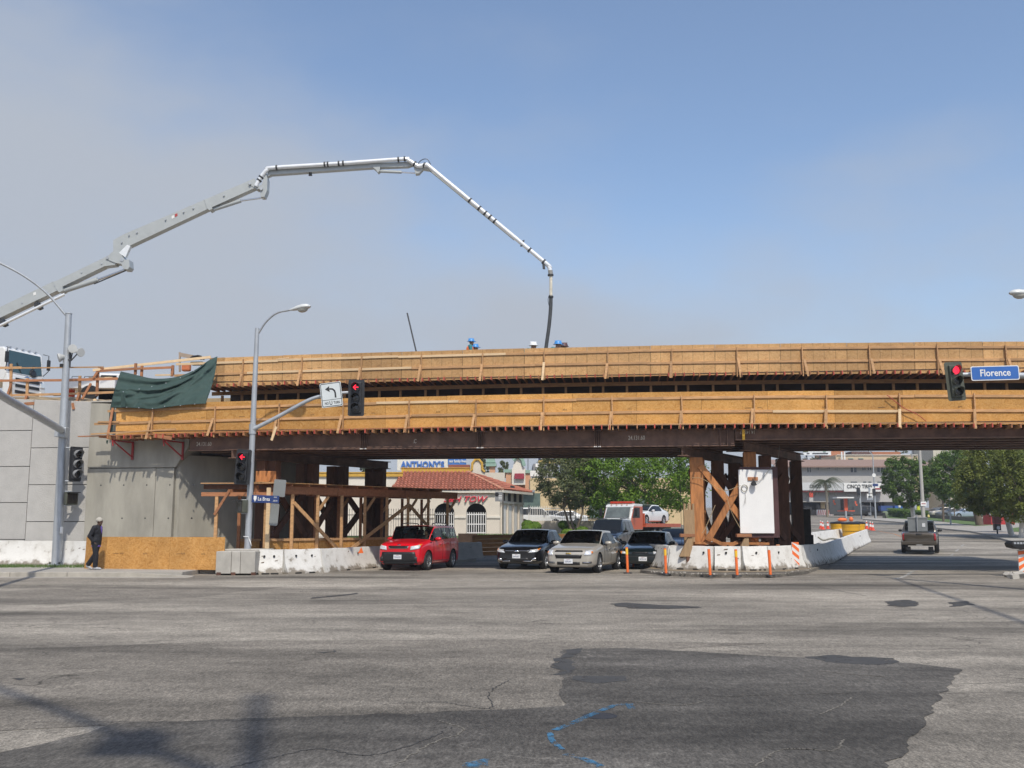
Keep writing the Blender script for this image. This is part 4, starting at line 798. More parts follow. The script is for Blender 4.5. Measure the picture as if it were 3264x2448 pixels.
# ================================================================== signals and lamps
SIGB = M('signal_black', (.022, .023, .026), .5, var=.2, vs=6); SIGG = M('signal_olive', (.075, .08, .06), .5, var=.2, vs=6)
REDON = M('red_signal_lit', (.5, .01, .02), .4, var=0, emit=(1, .02, .05), es=1.8); LENSOFF = M('signal_lens_dark', (.02, .018, .015), .2, var=.2, vs=10, coat=.5)
def signal_head(parent, c, yaw, h=1.07, lit='arrow', plate=True, mat=SIGB, roll=0.0, label=None, w=None, vmat=None):
    m = Matrix.Translation(c) @ Matrix.Rotation(yaw, 4, 'Z') @ Matrix.Rotation(roll, 4, 'Y'); s = h / 1.07; hw = .18 * s
    o = MB().bx(-hw, hw, 0, .2 * s, -h / 2, h / 2, m).build('signal_head', mat, parent, wld=True, bevel=.015)
    if label: o['label'] = label
    if plate:
        pw = (w or .56) / 2; ph = h / 2 + .1
        MB().prism([(-pw + .04, -ph), (pw - .04, -ph), (pw, -ph + .04), (pw, ph - .04), (pw - .04, ph), (-pw + .04, ph), (-pw, ph - .04), (-pw, -ph + .04)], -.115 * s, -.10 * s, m @ Matrix.Rotation(R(90), 4, 'X')).build('backplate', mat, o, wld=True)
    for k in range(3):
        z = h * (1 / 3 - k / 3); mm = m @ Matrix.Translation((0, 0, z)) @ Matrix.Rotation(R(90), 4, 'X')
        r = .15 * s
        MB().lathe([(0, .004), (r * .9, .004), (r * .9, .015), (0, .03)], 20, mm).build('lens', REDON if (k == 0 and lit == 'ball') else LENSOFF, o, smooth=40, wld=True)
        n = 20; vs = []; fs = []                              # cut-away tunnel visor
        for i in range(n):
            a = R(-62) + R(304) * i / (n - 1); L = .26 * s * (.42 + .58 * max(0, math.sin(a)) ** .5) if math.sin(a) > -.95 else .1 * s
            for rr, ll in ((r, 0), (r, L), (r * .95, L), (r * .95, 0)): vs.append(mm @ Vector((rr * math.cos(a), rr * math.sin(a), ll)))
        for i in range(n - 1):
            for q in range(4): fs.append((i * 4 + q, (i + 1) * 4 + q, (i + 1) * 4 + (q + 1) % 4, i * 4 + (q + 1) % 4))
        MB().add(vs, fs).build('visor', vmat or mat, o, smooth=50, wld=True)
        if k == 0 and lit == 'arrow':
            q = [(-.105, 0), (-.015, .095), (.015, .075), (-.05, .012), (.09, .015), (.09, -.015), (-.05, -.012), (.015, -.075), (-.015, -.095)]
            MB().prism([(x * s, z2 * s) for x, z2 in q], .034, .04, mm).build('lit_arrow', REDON, o, wld=True)
    return o
def cobra(parent, p, d, L=.75, name='lamp_head'):
    d = Vector(d).normalized(); rz = math.atan2(d.y, d.x); tilt = -math.asin(max(-1, min(1, d.z)))
    m = Matrix.Translation(p) @ Matrix.Rotation(rz, 4, 'Z') @ Matrix.Rotation(tilt, 4, 'Y'); st = ((0, .035, .035, .03), (.12, .07, .06, .05), (.3, .13, .11, .06), (.5, .17, .13, .07), (.66, .15, .10, .06), (.74, .08, .05, .03), (.76, .02, .02, .02)); n = 14; vs = []
    for x, w, up, dn in st:
        for i in range(n):
            a = 6.28318 * i / n; vs.append(m @ Vector((x * L / .75, w * math.cos(a), (up if math.sin(a) > 0 else dn) * math.sin(a))))
    fs = [(i * n + j, i * n + (j + 1) % n, (i + 1) * n + (j + 1) % n, (i + 1) * n + j) for i in range(len(st) - 1) for j in range(n)] + [tuple(range(n))]
    o = MB().add(vs, fs).build(name, M('lamp_housing', (.62, .64, .63), .45, .1, var=.06), parent, smooth=50, wld=True)
    ml = m @ Matrix.Translation((.47 * L / .75, 0, -.02)) @ Matrix.Diagonal((1.55, 1, 1, 1))
    MB().lathe([(.135, 0), (.13, -.05), (.10, -.11), (.05, -.145), (0, -.15)], 16, ml).build('lens', M('lamp_lens', (.42, .42, .38), .15, var=.1, coat=.5), o, smooth=50, wld=True)
    return o
def ped_head(parent, c, yaw, s=.42):
    m = Matrix.Translation(c) @ Matrix.Rotation(yaw, 4, 'Z'); o = MB().bx(-s / 2, s / 2, 0, .2, -s / 2, s / 2, m).build('pedestrian_signal', SIGG, parent, wld=True, bevel=.02)
    MB().bx(-s / 2 + .04, s / 2 - .04, -.012, -.001, -s / 2 + .05, s / 2 - .05, m).build('lens', LENSOFF, o, wld=True); MB().bx(-s / 2, s / 2, -.16, -.013, s / 2 - .03, s / 2, m).build('visor', SIGB, o, wld=True); return o

# --- pole by the retaining wall
pb = PG(180, 1802, .15); Yp = pb.y; pt = PY(219, 1000, Yp)
sp1 = thing('signal_pole', pb, 'tall grey signal and lamp pole in front of the panel retaining wall', 'signal pole')
MB().tube([pb, pb.lerp(pt, .5), pt], [.185, .15, .115], 18).build('pole', GALV, sp1, smooth=40, wld=True)
MB().lathe([(.30, 0), (.30, .05), (.2, .06), (.2, .02)], 16, Matrix.Translation(pb)).build('base_plate', GALV, sp1, smooth=30, wld=True)
for a in range(4): MB().box(pb + Vector((.25 * math.cos(a * 1.57 + .8), .25 * math.sin(a * 1.57 + .8), .08)), (.05, .05, .09)).build('anchor_bolt', DARKM, sp1, wld=True)
MB().lathe([(.125, -.02), (.135, 0), (.13, .02), (0, .03)], 16, Matrix.Translation(pt)).build('pole_cap', GALV, sp1, smooth=40, wld=True)
la = [pt + Vector((-.05, 0, -.12)), PY(150, 936, Yp - .25), PY(80, 882, Yp - .6), PY(0, 839, Yp - 1.0), PY(-70, 815, Yp - 1.4)]
MB().tube(curve_pts(la, 6), .045, 10).build('lamp_arm', GALV, sp1, smooth=50, wld=True)
cobra(sp1, la[-1], (-.9, -.45, .05))
ar1 = [PY(198, 1372, Yp - .1), PY(100, 1315, 31.9), PY(0, 1257, 27.6), Vector((-12.2, 21.5, 5.3))]
MB().tube(curve_pts(ar1, 4), [.135 - .0025 * i for i in range(13)], 14).build('mast_arm', GALV, sp1, smooth=50, wld=True)
MB().box(PY(197, 1378, Yp - .12), (.42, .34, .40), e=(0, .1, 0)).build('arm_clamp', GALV, sp1, wld=True, bevel=.03)
hc = PY(246, 1479, Yp - .1); signal_head(sp1, hc, R(52), 1.12, None, True, SIGB, w=.5, vmat=M('visor_grey', (.26, .265, .27), .5, var=.1), label='dark three-lens signal facing the side street')
for v in (1427, 1533): MB().tube([PY(205, v, Yp), PY(232, v + 1, Yp)], .03, 8).build('bracket', GALV, sp1, wld=True)
ped_head(sp1, PY(231, 1589, Yp - .05), R(55), .48)
for v in (1566, 1611): MB().tube([PY(200, v, Yp), PY(228, v, Yp)], .022, 8).build('bracket', GALV, sp1, wld=True)
MB().box(PY(196, 1690, Yp - .18), (.10, .08, .26)).build('push_button', WHITE_M, sp1, wld=True, bevel=.02)
for (u, v, d) in ((190, 1140, (-.9, -.5, -.3)), (232, 1112, (.35, -.9, .0)), (256, 1123, (.85, -.55, -.1))):   # cluster of floodlights
    d = Vector(d).normalized(); c = PY(u, v, Yp - .15); mm = Matrix.Translation(c) @ d.to_track_quat('Z', 'Y').to_matrix().to_4x4()
    o = MB().lathe([(.03, -.24), (.06, -.2), (.10, -.12), (.165, .0), (.175, .03), (.165, .05)], 18, mm).build('floodlight', M('flood_white', (.45, .46, .45), .45, var=.1), sp1, smooth=50, wld=True)
    MB().lathe([(.16, .03), (.1, .045), (0, .05)], 18, mm).build('lens', M('flood_glass', (.20, .205, .21), .2, .4, var=.35, vs=30), o, smooth=50, wld=True)
    MB().tube([c - d * .1, PY(226, 1150, Yp - .05)], .025, 6).build('bracket', DARKM, sp1, wld=True)
MB().box(PY(196, 1165, Yp - .15), (.10, .1, .13)).build('junction_box', BLACK, sp1, wld=True)
MB().tube([PY(224, 1120, Yp), PY(222, 1170, Yp)], .04, 8).build('bracket', DARKM, sp1, wld=True)

# --- pole behind the concrete block
Y2 = 35.1; p2b = Vector((PY(789, 1750, Y2).x, Y2, 0)); p2t = PY(820, 1046, Y2)
sp2 = thing('signal_pole', p2b, 'slim grey lamp and signal pole rising from the concrete block', 'signal pole')
MB().tube([V3(p2b, .7), V3(p2b, 0.7).lerp(p2t, .5), p2t], [.115, .10, .075], 16).build('pole', GALV, sp2, smooth=40, wld=True)
MB().box((p2b.x + .05, Y2 + .05, .42), (1.5, .8, .84)).build('footing', CONC, sp2, wld=True, bevel=.03)
la = [PY(824, 1062, Y2), PY(848, 1026, Y2 - .1), PY(882, 998, Y2 - .2), PY(924, 988, Y2 - .3)]
MB().tube(curve_pts(la, 6), .035, 10).build('lamp_arm', GALV, sp2, smooth=50, wld=True); cobra(sp2, la[-1], (1, -.25, .12), .78)
ma = [PY(808, 1368, Y2 - .05), PY(881, 1331, Y2 - .1), PY(977, 1279, Y2 - .2), PY(1026, 1262, Y2 - .25), PY(1074, 1254, Y2 - .3), PY(1125, 1250, Y2 - .3)]
MB().tube(curve_pts(ma, 6), [.075 - .0008 * i for i in range(31)], 12).build('mast_arm', GALV, sp2, smooth=50, wld=True)
MB().tube([PY(806, 1352, Y2), PY(805, 1384, Y2)], .125, 12).build('arm_clamp', GALV, sp2, wld=True)
signal_head(sp2, PY(1134, 1267, Y2 - .5), 0, 1.06, 'arrow', True, SIGB, label='signal with lit red left arrow on the mast arm')
signal_head(sp2, PY(771, 1488, Y2 - .45), R(-6), 1.0, 'arrow', True, SIGB, roll=R(3), w=.54, label='signal with lit red left arrow on the pole')
for v in (1440, 1535): MB().tube([PY(800, v, Y2), PY(778, v, Y2 - .3)], .025, 8).build('bracket', GALV, sp2, wld=True)
ped_head(sp2, PY(764, 1614, Y2 - .2), R(-50), .44)
for v in (1594, 1636): MB().tube([PY(796, v, Y2), PY(768, v, Y2 - .1)], .02, 8).build('bracket', GALV, sp2, wld=True)
# no-U-turn plate
ms = Matrix.Translation(PY(1056, 1258, Y2 - .48)) @ Matrix.Rotation(R(-7.5), 4, 'Y'); sw_, sh_ = .365, .425
def rrect(w, h, r=.04): return [(x * (w - r) + r * math.cos(a), z * (h - r) + r * math.sin(a)) for (x, z, a0) in ((1, 1, 0), (-1, 1, 90), (-1, -1, 180), (1, -1, 270)) for a in (R(a0), R(a0 + 45), R(a0 + 90))]
mf = ms @ FACE
sg = MB().prism(rrect(sw_, sh_), -.004, .0, mf).build('turn_sign', M('sign_aluminium', (.66, .70, .70), .35, .2, var=.04), sp2, wld=True); sg['label'] = 'tilted white plate with left arrow reading NO U TURN'
fr_ = MB(); o_, i_ = rrect(sw_ - .02, sh_ - .02), rrect(sw_ - .042, sh_ - .042, .03); k_ = len(o_)
fr_.add([mf @ Vector((x, z, .003)) for x, z in o_ + i_], [(a, (a + 1) % k_, k_ + (a + 1) % k_, k_ + a) for a in range(k_)])
fr_.add([mf @ Vector(q) for q in ((-.33, -.165, .003), (.33, -.165, .003), (.33, -.18, .003), (-.33, -.18, .003))], [(0, 3, 2, 1)]); fr_.build('border', INK, sg, wld=True)
aw = MB(); cpts = [(.14, -.12), (.14, .05), (.12, .13), (.06, .19), (-.02, .205), (-.05, .205)]
lf, rt = [], []
for i, (x, z) in enumerate(cpts):
    a, b = cpts[max(0, i - 1)], cpts[min(len(cpts) - 1, i + 1)]; d = Vector((b[0] - a[0], b[1] - a[1])).normalized(); lf.append((x - d.y * .028, z + d.x * .028)); rt.append((x + d.y * .028, z - d.x * .028))
k_ = len(lf); aw.add([mf @ Vector((x, z, .003)) for x, z in lf + rt], [(i, i + 1, k_ + i + 1, k_ + i) for i in range(k_ - 1)])
aw.add([mf @ Vector((x, z, .003)) for x, z in ((-.20, .205), (-.04, .31), (-.055, .205), (-.04, .10))], [(0, 1, 2), (0, 2, 3)]); aw.build('arrow', INK, sg, wld=True)
text('lettering', 'NO', .12, INK, sg, mf @ Matrix.Translation((-.185, -.29, .004)), .002, bold=.002, sx=.7, wld=True); text('lettering', 'U', .19, INK, sg, mf @ Matrix.Translation((-.04, -.29, .004)), .002, bold=.003, sx=.8, wld=True); text('lettering', 'TURN', .125, INK, sg, mf @ Matrix.Translation((.165, -.29, .004)), .002, bold=.002, sx=.66, wld=True)
# street name blade
BLUE = M('sign_blue', (.02, .045, .16), .4, var=.05); BLUEL = M('sign_blue_bright', (.035, .13, .42), .35, var=.05)
bs = PY(846, 1591, Y2 - .2); mb_ = at(bs.x, bs.y, bs.z) @ FACE
sb = MB().bx(-.47, .47, -.012, .012, -.13, .13, at(bs.x, bs.y, bs.z) @ Matrix.Rotation(R(2), 4, 'Y')).build('street_name_sign', BLUE, sp2, wld=True, bevel=.004); sb['label'] = 'dark blue street blade reading La Brea'
mb_ = at(bs.x, bs.y - .016, bs.z) @ Matrix.Rotation(R(2), 4, 'Y') @ FACE
text('lettering', 'La Brea', .175, WHITEP, sb, mb_ @ Matrix.Translation((-.05, 0, 0)), .002, bold=.002, sx=.78, wld=True); text('lettering', 'AVE', .06, WHITEP, sb, mb_ @ Matrix.Translation((.34, .07, 0)), .002, wld=True); text('lettering', '200 N', .075, WHITEP, sb, mb_ @ Matrix.Translation((.34, -.05, 0)), .002, sx=.85, wld=True)
MB().prism([(-.40, .1), (-.30, .1), (-.30, .0), (-.35, -.1), (-.40, 0)], 0, .003, mb_).build('city_badge', WHITEP, sb, wld=True)
for (u, v, w, h, lb) in ((891, 1556, .42, .60, 'back of a grey square traffic sign beside the La Brea blade'), (874, 1640, .30, .76, 'back of a narrow grey traffic sign below the La Brea blade')):
    c = PY(u, v, 35.6); t = thing('traffic_sign', c, lb, 'traffic sign'); mm = Matrix.Rotation(R(4), 4, 'Y') @ FACE
    MB().prism(rrect(w / 2, h / 2, .04), -.004, .004, mm).build('plate', M('sign_back', (.30, .31, .30), .4, .5, var=.06), t)
    for z in (-h * .4, h * .4): MB().box((0, -.008, z), (.025, .01, .025)).build('bolt', GALV, t)
rb = MB(); c = PY(785, 1712, Y2 - .12); rb.tube([c + Vector((-.1, 0, .02)), c + Vector((.1, -.02, 0))], .012, 5); rb.add([c + Vector((.07, -.03, 0)), c + Vector((.15, -.03, -.1)), c + Vector((.21, -.03, -.32)), c + Vector((.15, -.03, -.2))], [(0, 1, 2, 3)]); rb.build('plastic_ribbon', WHITEP, sp2, wld=True)

# --- right-hand mast arm over the near lanes
Y3 = 30.0; p3 = Vector((18.6, Y3 + .6, 0)); sp3 = thing('signal_pole', p3, 'signal mast reaching in from the right edge with the Florence sign', 'signal pole')
MB().tube([p3, (18.6, Y3 + .6, 9.2)], [.2, .13], 16).build('pole', GALV, sp3, smooth=40, wld=True)
m3 = [Vector((18.6, Y3 + .6, 5.35)), PY(3400, 1205, Y3 + .2), PY(3255, 1197, Y3), PY(3150, 1194, Y3), PY(3060, 1194, Y3)]
MB().tube(curve_pts(m3, 5), [.12 - .003 * i for i in range(21)], 12).build('mast_arm', GALV, sp3, smooth=50, wld=True)
MB().tube(curve_pts([(18.6, Y3 + .6, 8.9), (17.6, Y3, 9.0), PY(3300, 934, Y3 - .2)], 6), .04, 10).build('lamp_arm', GALV, sp3, smooth=50, wld=True)
cobra(sp3, PY(3300, 936, Y3 - .2), (-1, 0, .02), .77)
signal_head(sp3, PY(3049, 1214, Y3 - .3), R(3), .96, 'ball', True, SIGG, roll=R(-4), w=.54, label='signal with lit red ball before the bridge formwork')
fs_ = PY(3172, 1189, Y3 - .2); mq = at(fs_.x, fs_.y, fs_.z) @ Matrix.Rotation(R(-1.5), 4, 'Y') @ FACE
sf = MB().prism(rrect(.72, .215, .05), -.02, .0, mq).build('street_name_sign', WHITEP, sp3, wld=True); sf['label'] = 'bright blue street sign reading Florence'
MB().prism(rrect(.695, .19, .04), .001, .004, mq).build('panel', BLUEL, sf, wld=True); text('lettering', 'Florence', .29, WHITEP, sf, mq @ Matrix.Translation((0, 0, .006)), .002, bold=.004, sx=.9, wld=True)

# --- unseen lamp standard and mast, added behind the viewpoint to shadow the near asphalt
BARKU = M('pole_wood', (.12, .09, .07), .9, var=.2)
def rear_mast(base, tip, z, label, ht):
    t = thing('signal_pole', base, label, 'signal pole'); b = Vector(base)
    MB().tube([b, b + Vector((0, 0, ht))], [.13, .09], 14).build('pole', GALV, t, smooth=40, wld=True)
    e = Vector((*tip, z)); MB().tube([b + Vector((0, 0, z - .4)), (b + e) / 2 + Vector((0, 0, z / 2)), e], [.09, .08, .06], 12).build('mast_arm', GALV, t, smooth=40, wld=True)
    signal_head(t, b.lerp(Vector((e.x, e.y, 0)), .25) + Vector((0, 0, z - .2)), R(180), .9, None, True)
rear_mast((.1, -.9, 0), (-4.6, 4.0), 10.6, 'unseen tall lamp standard added behind the viewpoint for its shadow', 15)
uc = thing('utility_line', (13.6, 24.6, 0), 'unseen thick overhead cable on wooden poles, added beyond the right edge for its shadow', 'utility line')  # unseen cable and poles, guessed and placed for the soft shadow band
for p in ((13.6, 24.6), (7.2, -3.0)): MB().tube([(*p, 0), (*p, 10.6)], [.17, .12], 10).build('pole', BARKU, uc, wld=True)
MB().tube(curve_pts([(7.2, -3, 10.2), (10.4, 11, 9.6), (13.6, 24.6, 10.2)], 8), .07, 7).build('cable', BLACK, uc, wld=True)
# ================================================================== concrete pump boom
YB = 42.0; bo = thing('concrete_pump_boom', PY(-300, 1150, YB), 'long grey jointed concrete pump boom arching over the bridge', 'pump boom')
pxm = .0132
def plate(poly, w, name, mat, y=0.0, bev=.015):
    P = [PY(u, v, YB + y) for u, v in poly]; k = len(P); vs = [p + Vector((0, -w / 2, 0)) for p in P] + [p + Vector((0, w / 2, 0)) for p in P]
    o = MB().add(vs, [tuple(range(k)), tuple(range(k, 2 * k))[::-1]] + [(i, k + i, k + (i + 1) % k, (i + 1) % k) for i in range(k)]).build(name, mat, bo, wld=True)
    bm = bmesh.new(); bm.from_mesh(o.data); bmesh.ops.recalc_face_normals(bm, faces=bm.faces); bm.to_mesh(o.data); bm.free(); return o
def btube(px, r, name, mat, y=0.0, cm=True, n=12):
    P = [PY(u, v, YB + y) for u, v in px]; P = curve_pts(P, 4) if cm and len(P) > 2 else P
    return MB().tube(P, r * pxm, n).build(name, mat, bo, smooth=50, wld=True)
plate([(-300, 1130), (0, 986), (174, 902), (186, 899), (337, 826), (362, 812), (378, 838), (372, 848), (340, 852), (208, 916), (192, 928), (0, 1020), (-300, 1165)], .42, 'boom_section', PAINTG)
plate([(174, 900), (206, 917), (208, 930), (196, 936), (186, 925)], .46, 'cylinder_lug', PAINTG)
btube([(206, 926), (312, 892)], 8.5, 'hydraulic_cylinder', PAINTG, -.02); btube([(312, 892), (404, 858)], 3.6, 'cylinder_rod', CHROME, -.02); btube([(300, 905), (402, 862)], 2, 'cylinder_rod', DARKM, -.15)
btube([(-300, 1185), (0, 1038), (206, 938)], 4.5, 'delivery_pipe', PIPE, -.34, False)
for u, v in ((122, 978), (10, 1032)): plate([(u - 6, v - 8), (u + 6, v - 12), (u + 9, v + 3), (u - 3, v + 8)], .5, 'pipe_clamp', DARKM)
plate([(346, 826), (372, 802), (392, 815), (404, 832), (418, 832), (420, 855), (414, 863), (400, 862), (394, 846), (374, 842), (356, 835)], .5, 'knuckle_link', PAINTG)
plate([(382, 808), (408, 782), (418, 786), (402, 822)], .2, 'knuckle_link', PIPE, -.1)
plate([(366, 769), (398, 751), (814, 573), (822, 586), (816, 603), (662, 672), (420, 786), (402, 794), (393, 812), (385, 818), (366, 802)], .36, 'boom_section', PAINTG)
plate([(442, 734), (520, 699), (521, 702), (443, 737)], .3, 'access_rail', DARKM)
plate([(655, 640), (678, 656), (681, 670), (672, 675), (664, 668)], .42, 'cylinder_lug', PAINTG)
btube([(681, 668), (768, 640)], 6.2, 'hydraulic_cylinder', PAINTG, -.02); btube([(768, 640), (840, 630)], 3, 'cylinder_rod', CHROME, -.02)
plate([(795, 590), (806, 584), (824, 600), (838, 594), (850, 553), (856, 575), (855, 610), (846, 632), (834, 632), (832, 606), (822, 608)], .4, 'knuckle_link', PAINTG)
for u, v, r in ((396, 833, 6), (350, 826, 5), (837, 607, 5.5), (801, 591, 4)):
    c = PY(u, v, YB); MB().lathe([(r * pxm, -.27), (r * pxm, .27)], 14, Matrix.Translation(c) @ Matrix.Rotation(R(90), 4, 'X')).build('pivot_pin', GALV, bo, smooth=40, wld=True)
for u, v in ((78, 969), (182, 914), (267, 872), (330, 845), (394, 777), (417, 754), (442, 745), (533, 705), (590, 680), (621, 668), (718, 628)):
    c = PY(u, v, YB); MB().lathe([(.035, -.235), (.035, .235)], 8, Matrix.Translation(c) @ Matrix.Rotation(R(90), 4, 'X')).build('bolt_head', GALV, bo, wld=True)
for (u, v, mt) in ((118, 940, WHITEP), (556, 696, WHITEP), (566, 690, M('decal_red', (.4, .05, .05), .5, var=.3, vs=40))): plate([(u - 4.5, v - 3), (u + 3.5, v - 6), (u + 4.5, v + 2), (u - 3.5, v + 6)], .44 if u < 200 else .38, 'decal', mt)
btube([(816, 594), (824, 577), (838, 556), (852, 541), (868, 535), (1060, 523), (1286, 507), (1300, 510), (1324, 524)], 6.8, 'delivery_pipe', PIPE, -.22)
plate([(856, 546), (880, 541), (1195, 523), (1296, 519), (1322, 527), (1300, 534), (1196, 537), (866, 560), (854, 566)], .26, 'boom_section', PAINTG)
plate([(1178, 527), (1214, 525), (1212, 548), (1206, 553), (1200, 545)], .3, 'cylinder_lug', PAINTG); btube([(1208, 546), (1280, 549)], 4.8, 'hydraulic_cylinder', PAINTG); btube([(1280, 549), (1328, 552)], 2.4, 'cylinder_rod', CHROME)
plate([(1318, 531), (1340, 524), (1370, 534), (1376, 545), (1350, 541), (1336, 556), (1325, 557)], .3, 'knuckle_link', PAINTG)
btube([(1324, 525), (1336, 530), (1352, 526), (1364, 528), (1374, 536), (1560, 690), (1736, 836), (1750, 850), (1754, 864)], 7, 'delivery_pipe', PIPE, -.2)
btube([(1372, 545), (1500, 650), (1640, 765)], 2.6, 'boom_section', PAINTG, .05, False)
btube([(1330, 523), (1346, 509), (1362, 508), (1373, 524)], 1.3, 'hydraulic_hose', BLACK, -.1, True, 6)
def ring(u, v, u2, v2, r, y=-.2, n_='pipe_coupling'):
    a = PY(u, v, YB + y); d = (PY(u2, v2, YB + y) - a).normalized(); MB().tube([a - d * .035, a + d * .035], r * pxm, 14).build(n_, DARKM, bo, smooth=40, wld=True)
for u, v in ((1498, 639), (1528, 664), (1547, 680), (1562, 692), (1577, 705), (1688, 797), (1733, 834)): ring(u, v, u + 10, v + 8.2, 9)
for u in (882, 1035, 1045, 1080, 1094, 1270, 1290): ring(u, 535 - (u - 868) * .067, u + 10, 535 - (u - 858) * .067, 8.6, -.22)
for u, v in ((832, 565), (826, 575), (1322, 522), (1352, 526)): ring(u, v, u + 6, v - 8 if u < 900 else v + 3, 9)
plate([(986, 549), (993, 549), (995, 560), (984, 560)], .1, 'hose_hanger', DARKM); plate([(1664, 768), (1672, 765), (1668, 785), (1658, 785)], .1, 'hose_hanger', DARKM, -.2); plate([(1728, 838), (1736, 840), (1738, 858), (1730, 857)], .1, 'hose_hanger', DARKM, -.2)
btube([(1754, 862), (1756, 878)], 7.6, 'end_elbow', M('dirty_steel', (.33, .32, .29), .5, .4, var=.3, vs=6), -.2, False); ring(1755, 877, 1755, 890, 9.5)
btube([(1756, 880), (1756, 946)], 5, 'delivery_pipe', M('cement_stained', (.62, .58, .48), .7, var=.25, vs=5), -.2, False); ring(1756, 946, 1756, 960, 8)
btube([(1756, 948), (1755, 985), (1750, 1040), (1743, 1090), (1737, 1135)], 6, 'end_hose', M('hose_rubber', (.05, .055, .06), .75, var=.25, vs=5), -.2)
btube([(1751, 940), (1747, 955), (1750, 975)], 1, 'safety_sling', BLACK, -.3, True, 5)

# leaning vibrator rod
a, b = PY(1298, 998, 40.6), PY(1330, 1135, 40.2); tag(MB().tube([a, b], .03, 8).build('steel_rod', DARKM, None, smooth=50), 'thin dark rod leaning up behind the upper formwork', 'rod')

# ================================================================== green tarpaulin
def tarp():
    top = [(385, 1184, 1.0), (425, 1193, 1.0), (490, 1207, .9), (560, 1202, 1.0), (620, 1180, 1.3), (662, 1151, 1.9), (693, 1136, 2.45)]
    bot = [(352, 1300, .05), (400, 1300, -.17), (442, 1301, -.19), (488, 1304, -.20), (540, 1297, -.19), (600, 1290, -.18), (655, 1287, -.15)]
    T_ = curve_pts([Vector(p) for p in top], 10); B_ = curve_pts([Vector(p) for p in bot], 10); n = len(T_); m = 34; vs = []
    for j in range(m + 1):
        t = j / m
        for i in range(n):
            s = i / (n - 1); q = T_[i].lerp(B_[i], t); bulge = math.sin(t * 3.14) * 4
            u, v, c = q.x - bulge * (1 - s) * .8 + bulge * s * 1.6, q.y, q.z
            fold = .14 * noise.noise((s * 4 + t * 2.2, t * 3.5 - s * 3.2, 1)) + .16 * abs(math.sin(t * 8 - (1 - s) * 4 + s * s * 5)) * (1 - t) * (.35 + s) + .07 * math.sin(s * 30 + 5 * t) * t ** 1.5 + .04 * noise.noise((s * 12, t * 7, 4)) + .10 * math.sin(math.atan2(t, 1.06 - s) * 15) * min(1, (1.06 - s) * 2) + (.10 if t < .52 - .30 * s else 0)
            edge = min(1, 4 * (1 - t) + .25); c2 = c - .12 * math.sin(t * 3.14) - abs(fold) * edge
            x, z = PB(u, v, c2); vs.append((x, c2, z))
    mb = MB().add(vs, [(j * n + i, j * n + i + 1, (j + 1) * n + i + 1, (j + 1) * n + i) for j in range(m) for i in range(n - 1)])
    t = BT('tarpaulin', 'dark green tarpaulin sagging over the left end of the formwork', 'tarpaulin')
    cl = M('tarp_green', (.028, .058, .05), .8, var=.18, vs=6); o = mb.build('sheet', cl, t, smooth=180); sm = o.modifiers.new('s', 'SOLIDIFY'); sm.thickness = .006
    def flap(px, c, nm):
        P = [(PB(u, v, c + .04 * math.sin(k * 2.3)), c + .04 * math.sin(k * 2.3)) for k, (u, v) in enumerate(px)]; k = len(P)
        f = MB().add([(p[0], cc, p[1]) for p, cc in P], [tuple(range(k))]); q = f.build(nm, cl, t); bm = bmesh.new(); bm.from_mesh(q.data); bmesh.ops.triangulate(bm, faces=bm.faces); bm.to_mesh(q.data); bm.free(); s2 = q.modifiers.new('s', 'SOLIDIFY'); s2.thickness = .012
    flap([(352, 1301), (366, 1296), (366, 1315), (362, 1345), (360, 1375), (350, 1382), (346, 1370), (348, 1340), (349, 1315)], .0, 'hanging_flap')
    flap([(385, 1254), (399, 1252), (399, 1297), (386, 1297)], -.3, 'hanging_flap')
    flap([(338, 1404), (346, 1403), (343, 1415), (340, 1414)], .2, 'hanging_flap')
    for u, v in ((393, 1249), (404, 1298), (443, 1300), (486, 1302), (525, 1295), (575, 1293), (621, 1288), (484, 1232), (529, 1221), (575, 1204), (618, 1182), (444, 1240)):
        x, z = PB(u, v, -.38); MB().lathe([(0, 0), (.018, 0), (.018, .01), (0, .012)], 8, Matrix.Translation((x, -.38, z)) @ Matrix.Rotation(R(90), 4, 'X')).build('grommet', GALV, t)
tarp()

# ================================================================== timber guard rail on the wall top
gr = BT('guard_rail', 'rough timber guard rail along the top of the retaining wall', 'guard rail')
cg = 1.25
def gbar(u0, v0, u1, v1, w, h, mat, nm, c=cg, c2=None):
    a, b = PB(u0, v0, c), PB(u1, v1, c2 if c2 is not None else c); MB().bar((a[0], c, a[1]), (b[0], c2 if c2 is not None else c, b[1]), w, h, (1, 0, 0) if nm in ('post', 'brace') else (0, 0, 1)).build(nm, mat, gr)
for (u, v0, v1) in ((36, 1160, 1285), (88, 1206, 1292), (255, 1198, 1300), (312, 1182, 1262), (433, 1158, 1215), (453, 1166, 1215), (551, 1165, 1200)): gbar(u, v0, u - 3, v1, .06, .10, WOOD if u < 300 else WOODR, 'post')
for k in range(4): gbar(-60 - 130 * k, 1165, -62 - 130 * k, 1290, .06, .1, WOOD, 'post')
for (u0, v0, u1, v1, h, mt) in ((-500, 1176, 69, 1172, .09, WOOD), (70, 1173, 330, 1170, .05, WOOD), (-500, 1217, 200, 1212, .09, WOODR), (201, 1212, 376, 1207, .10, WOODR), (40, 1260, 200, 1256, .09, WOOD), (201, 1256, 372, 1250, .09, WOOD), (-500, 1268, 39, 1261, .09, WOOD), (310, 1183, 455, 1174, .09, WOODR), (456, 1175, 548, 1171, .09, WOODR), (495, 1196, 545, 1195, .06, WOODP), (313, 1170, 330, 1176, .07, WOODR)): gbar(u0, v0, u1, v1, .04, h, mt, 'rail', cg - .07)
gbar(296, 1180, 672, 1138, .05, .10, WOODP, 'rail', cg - .13, 2.2)
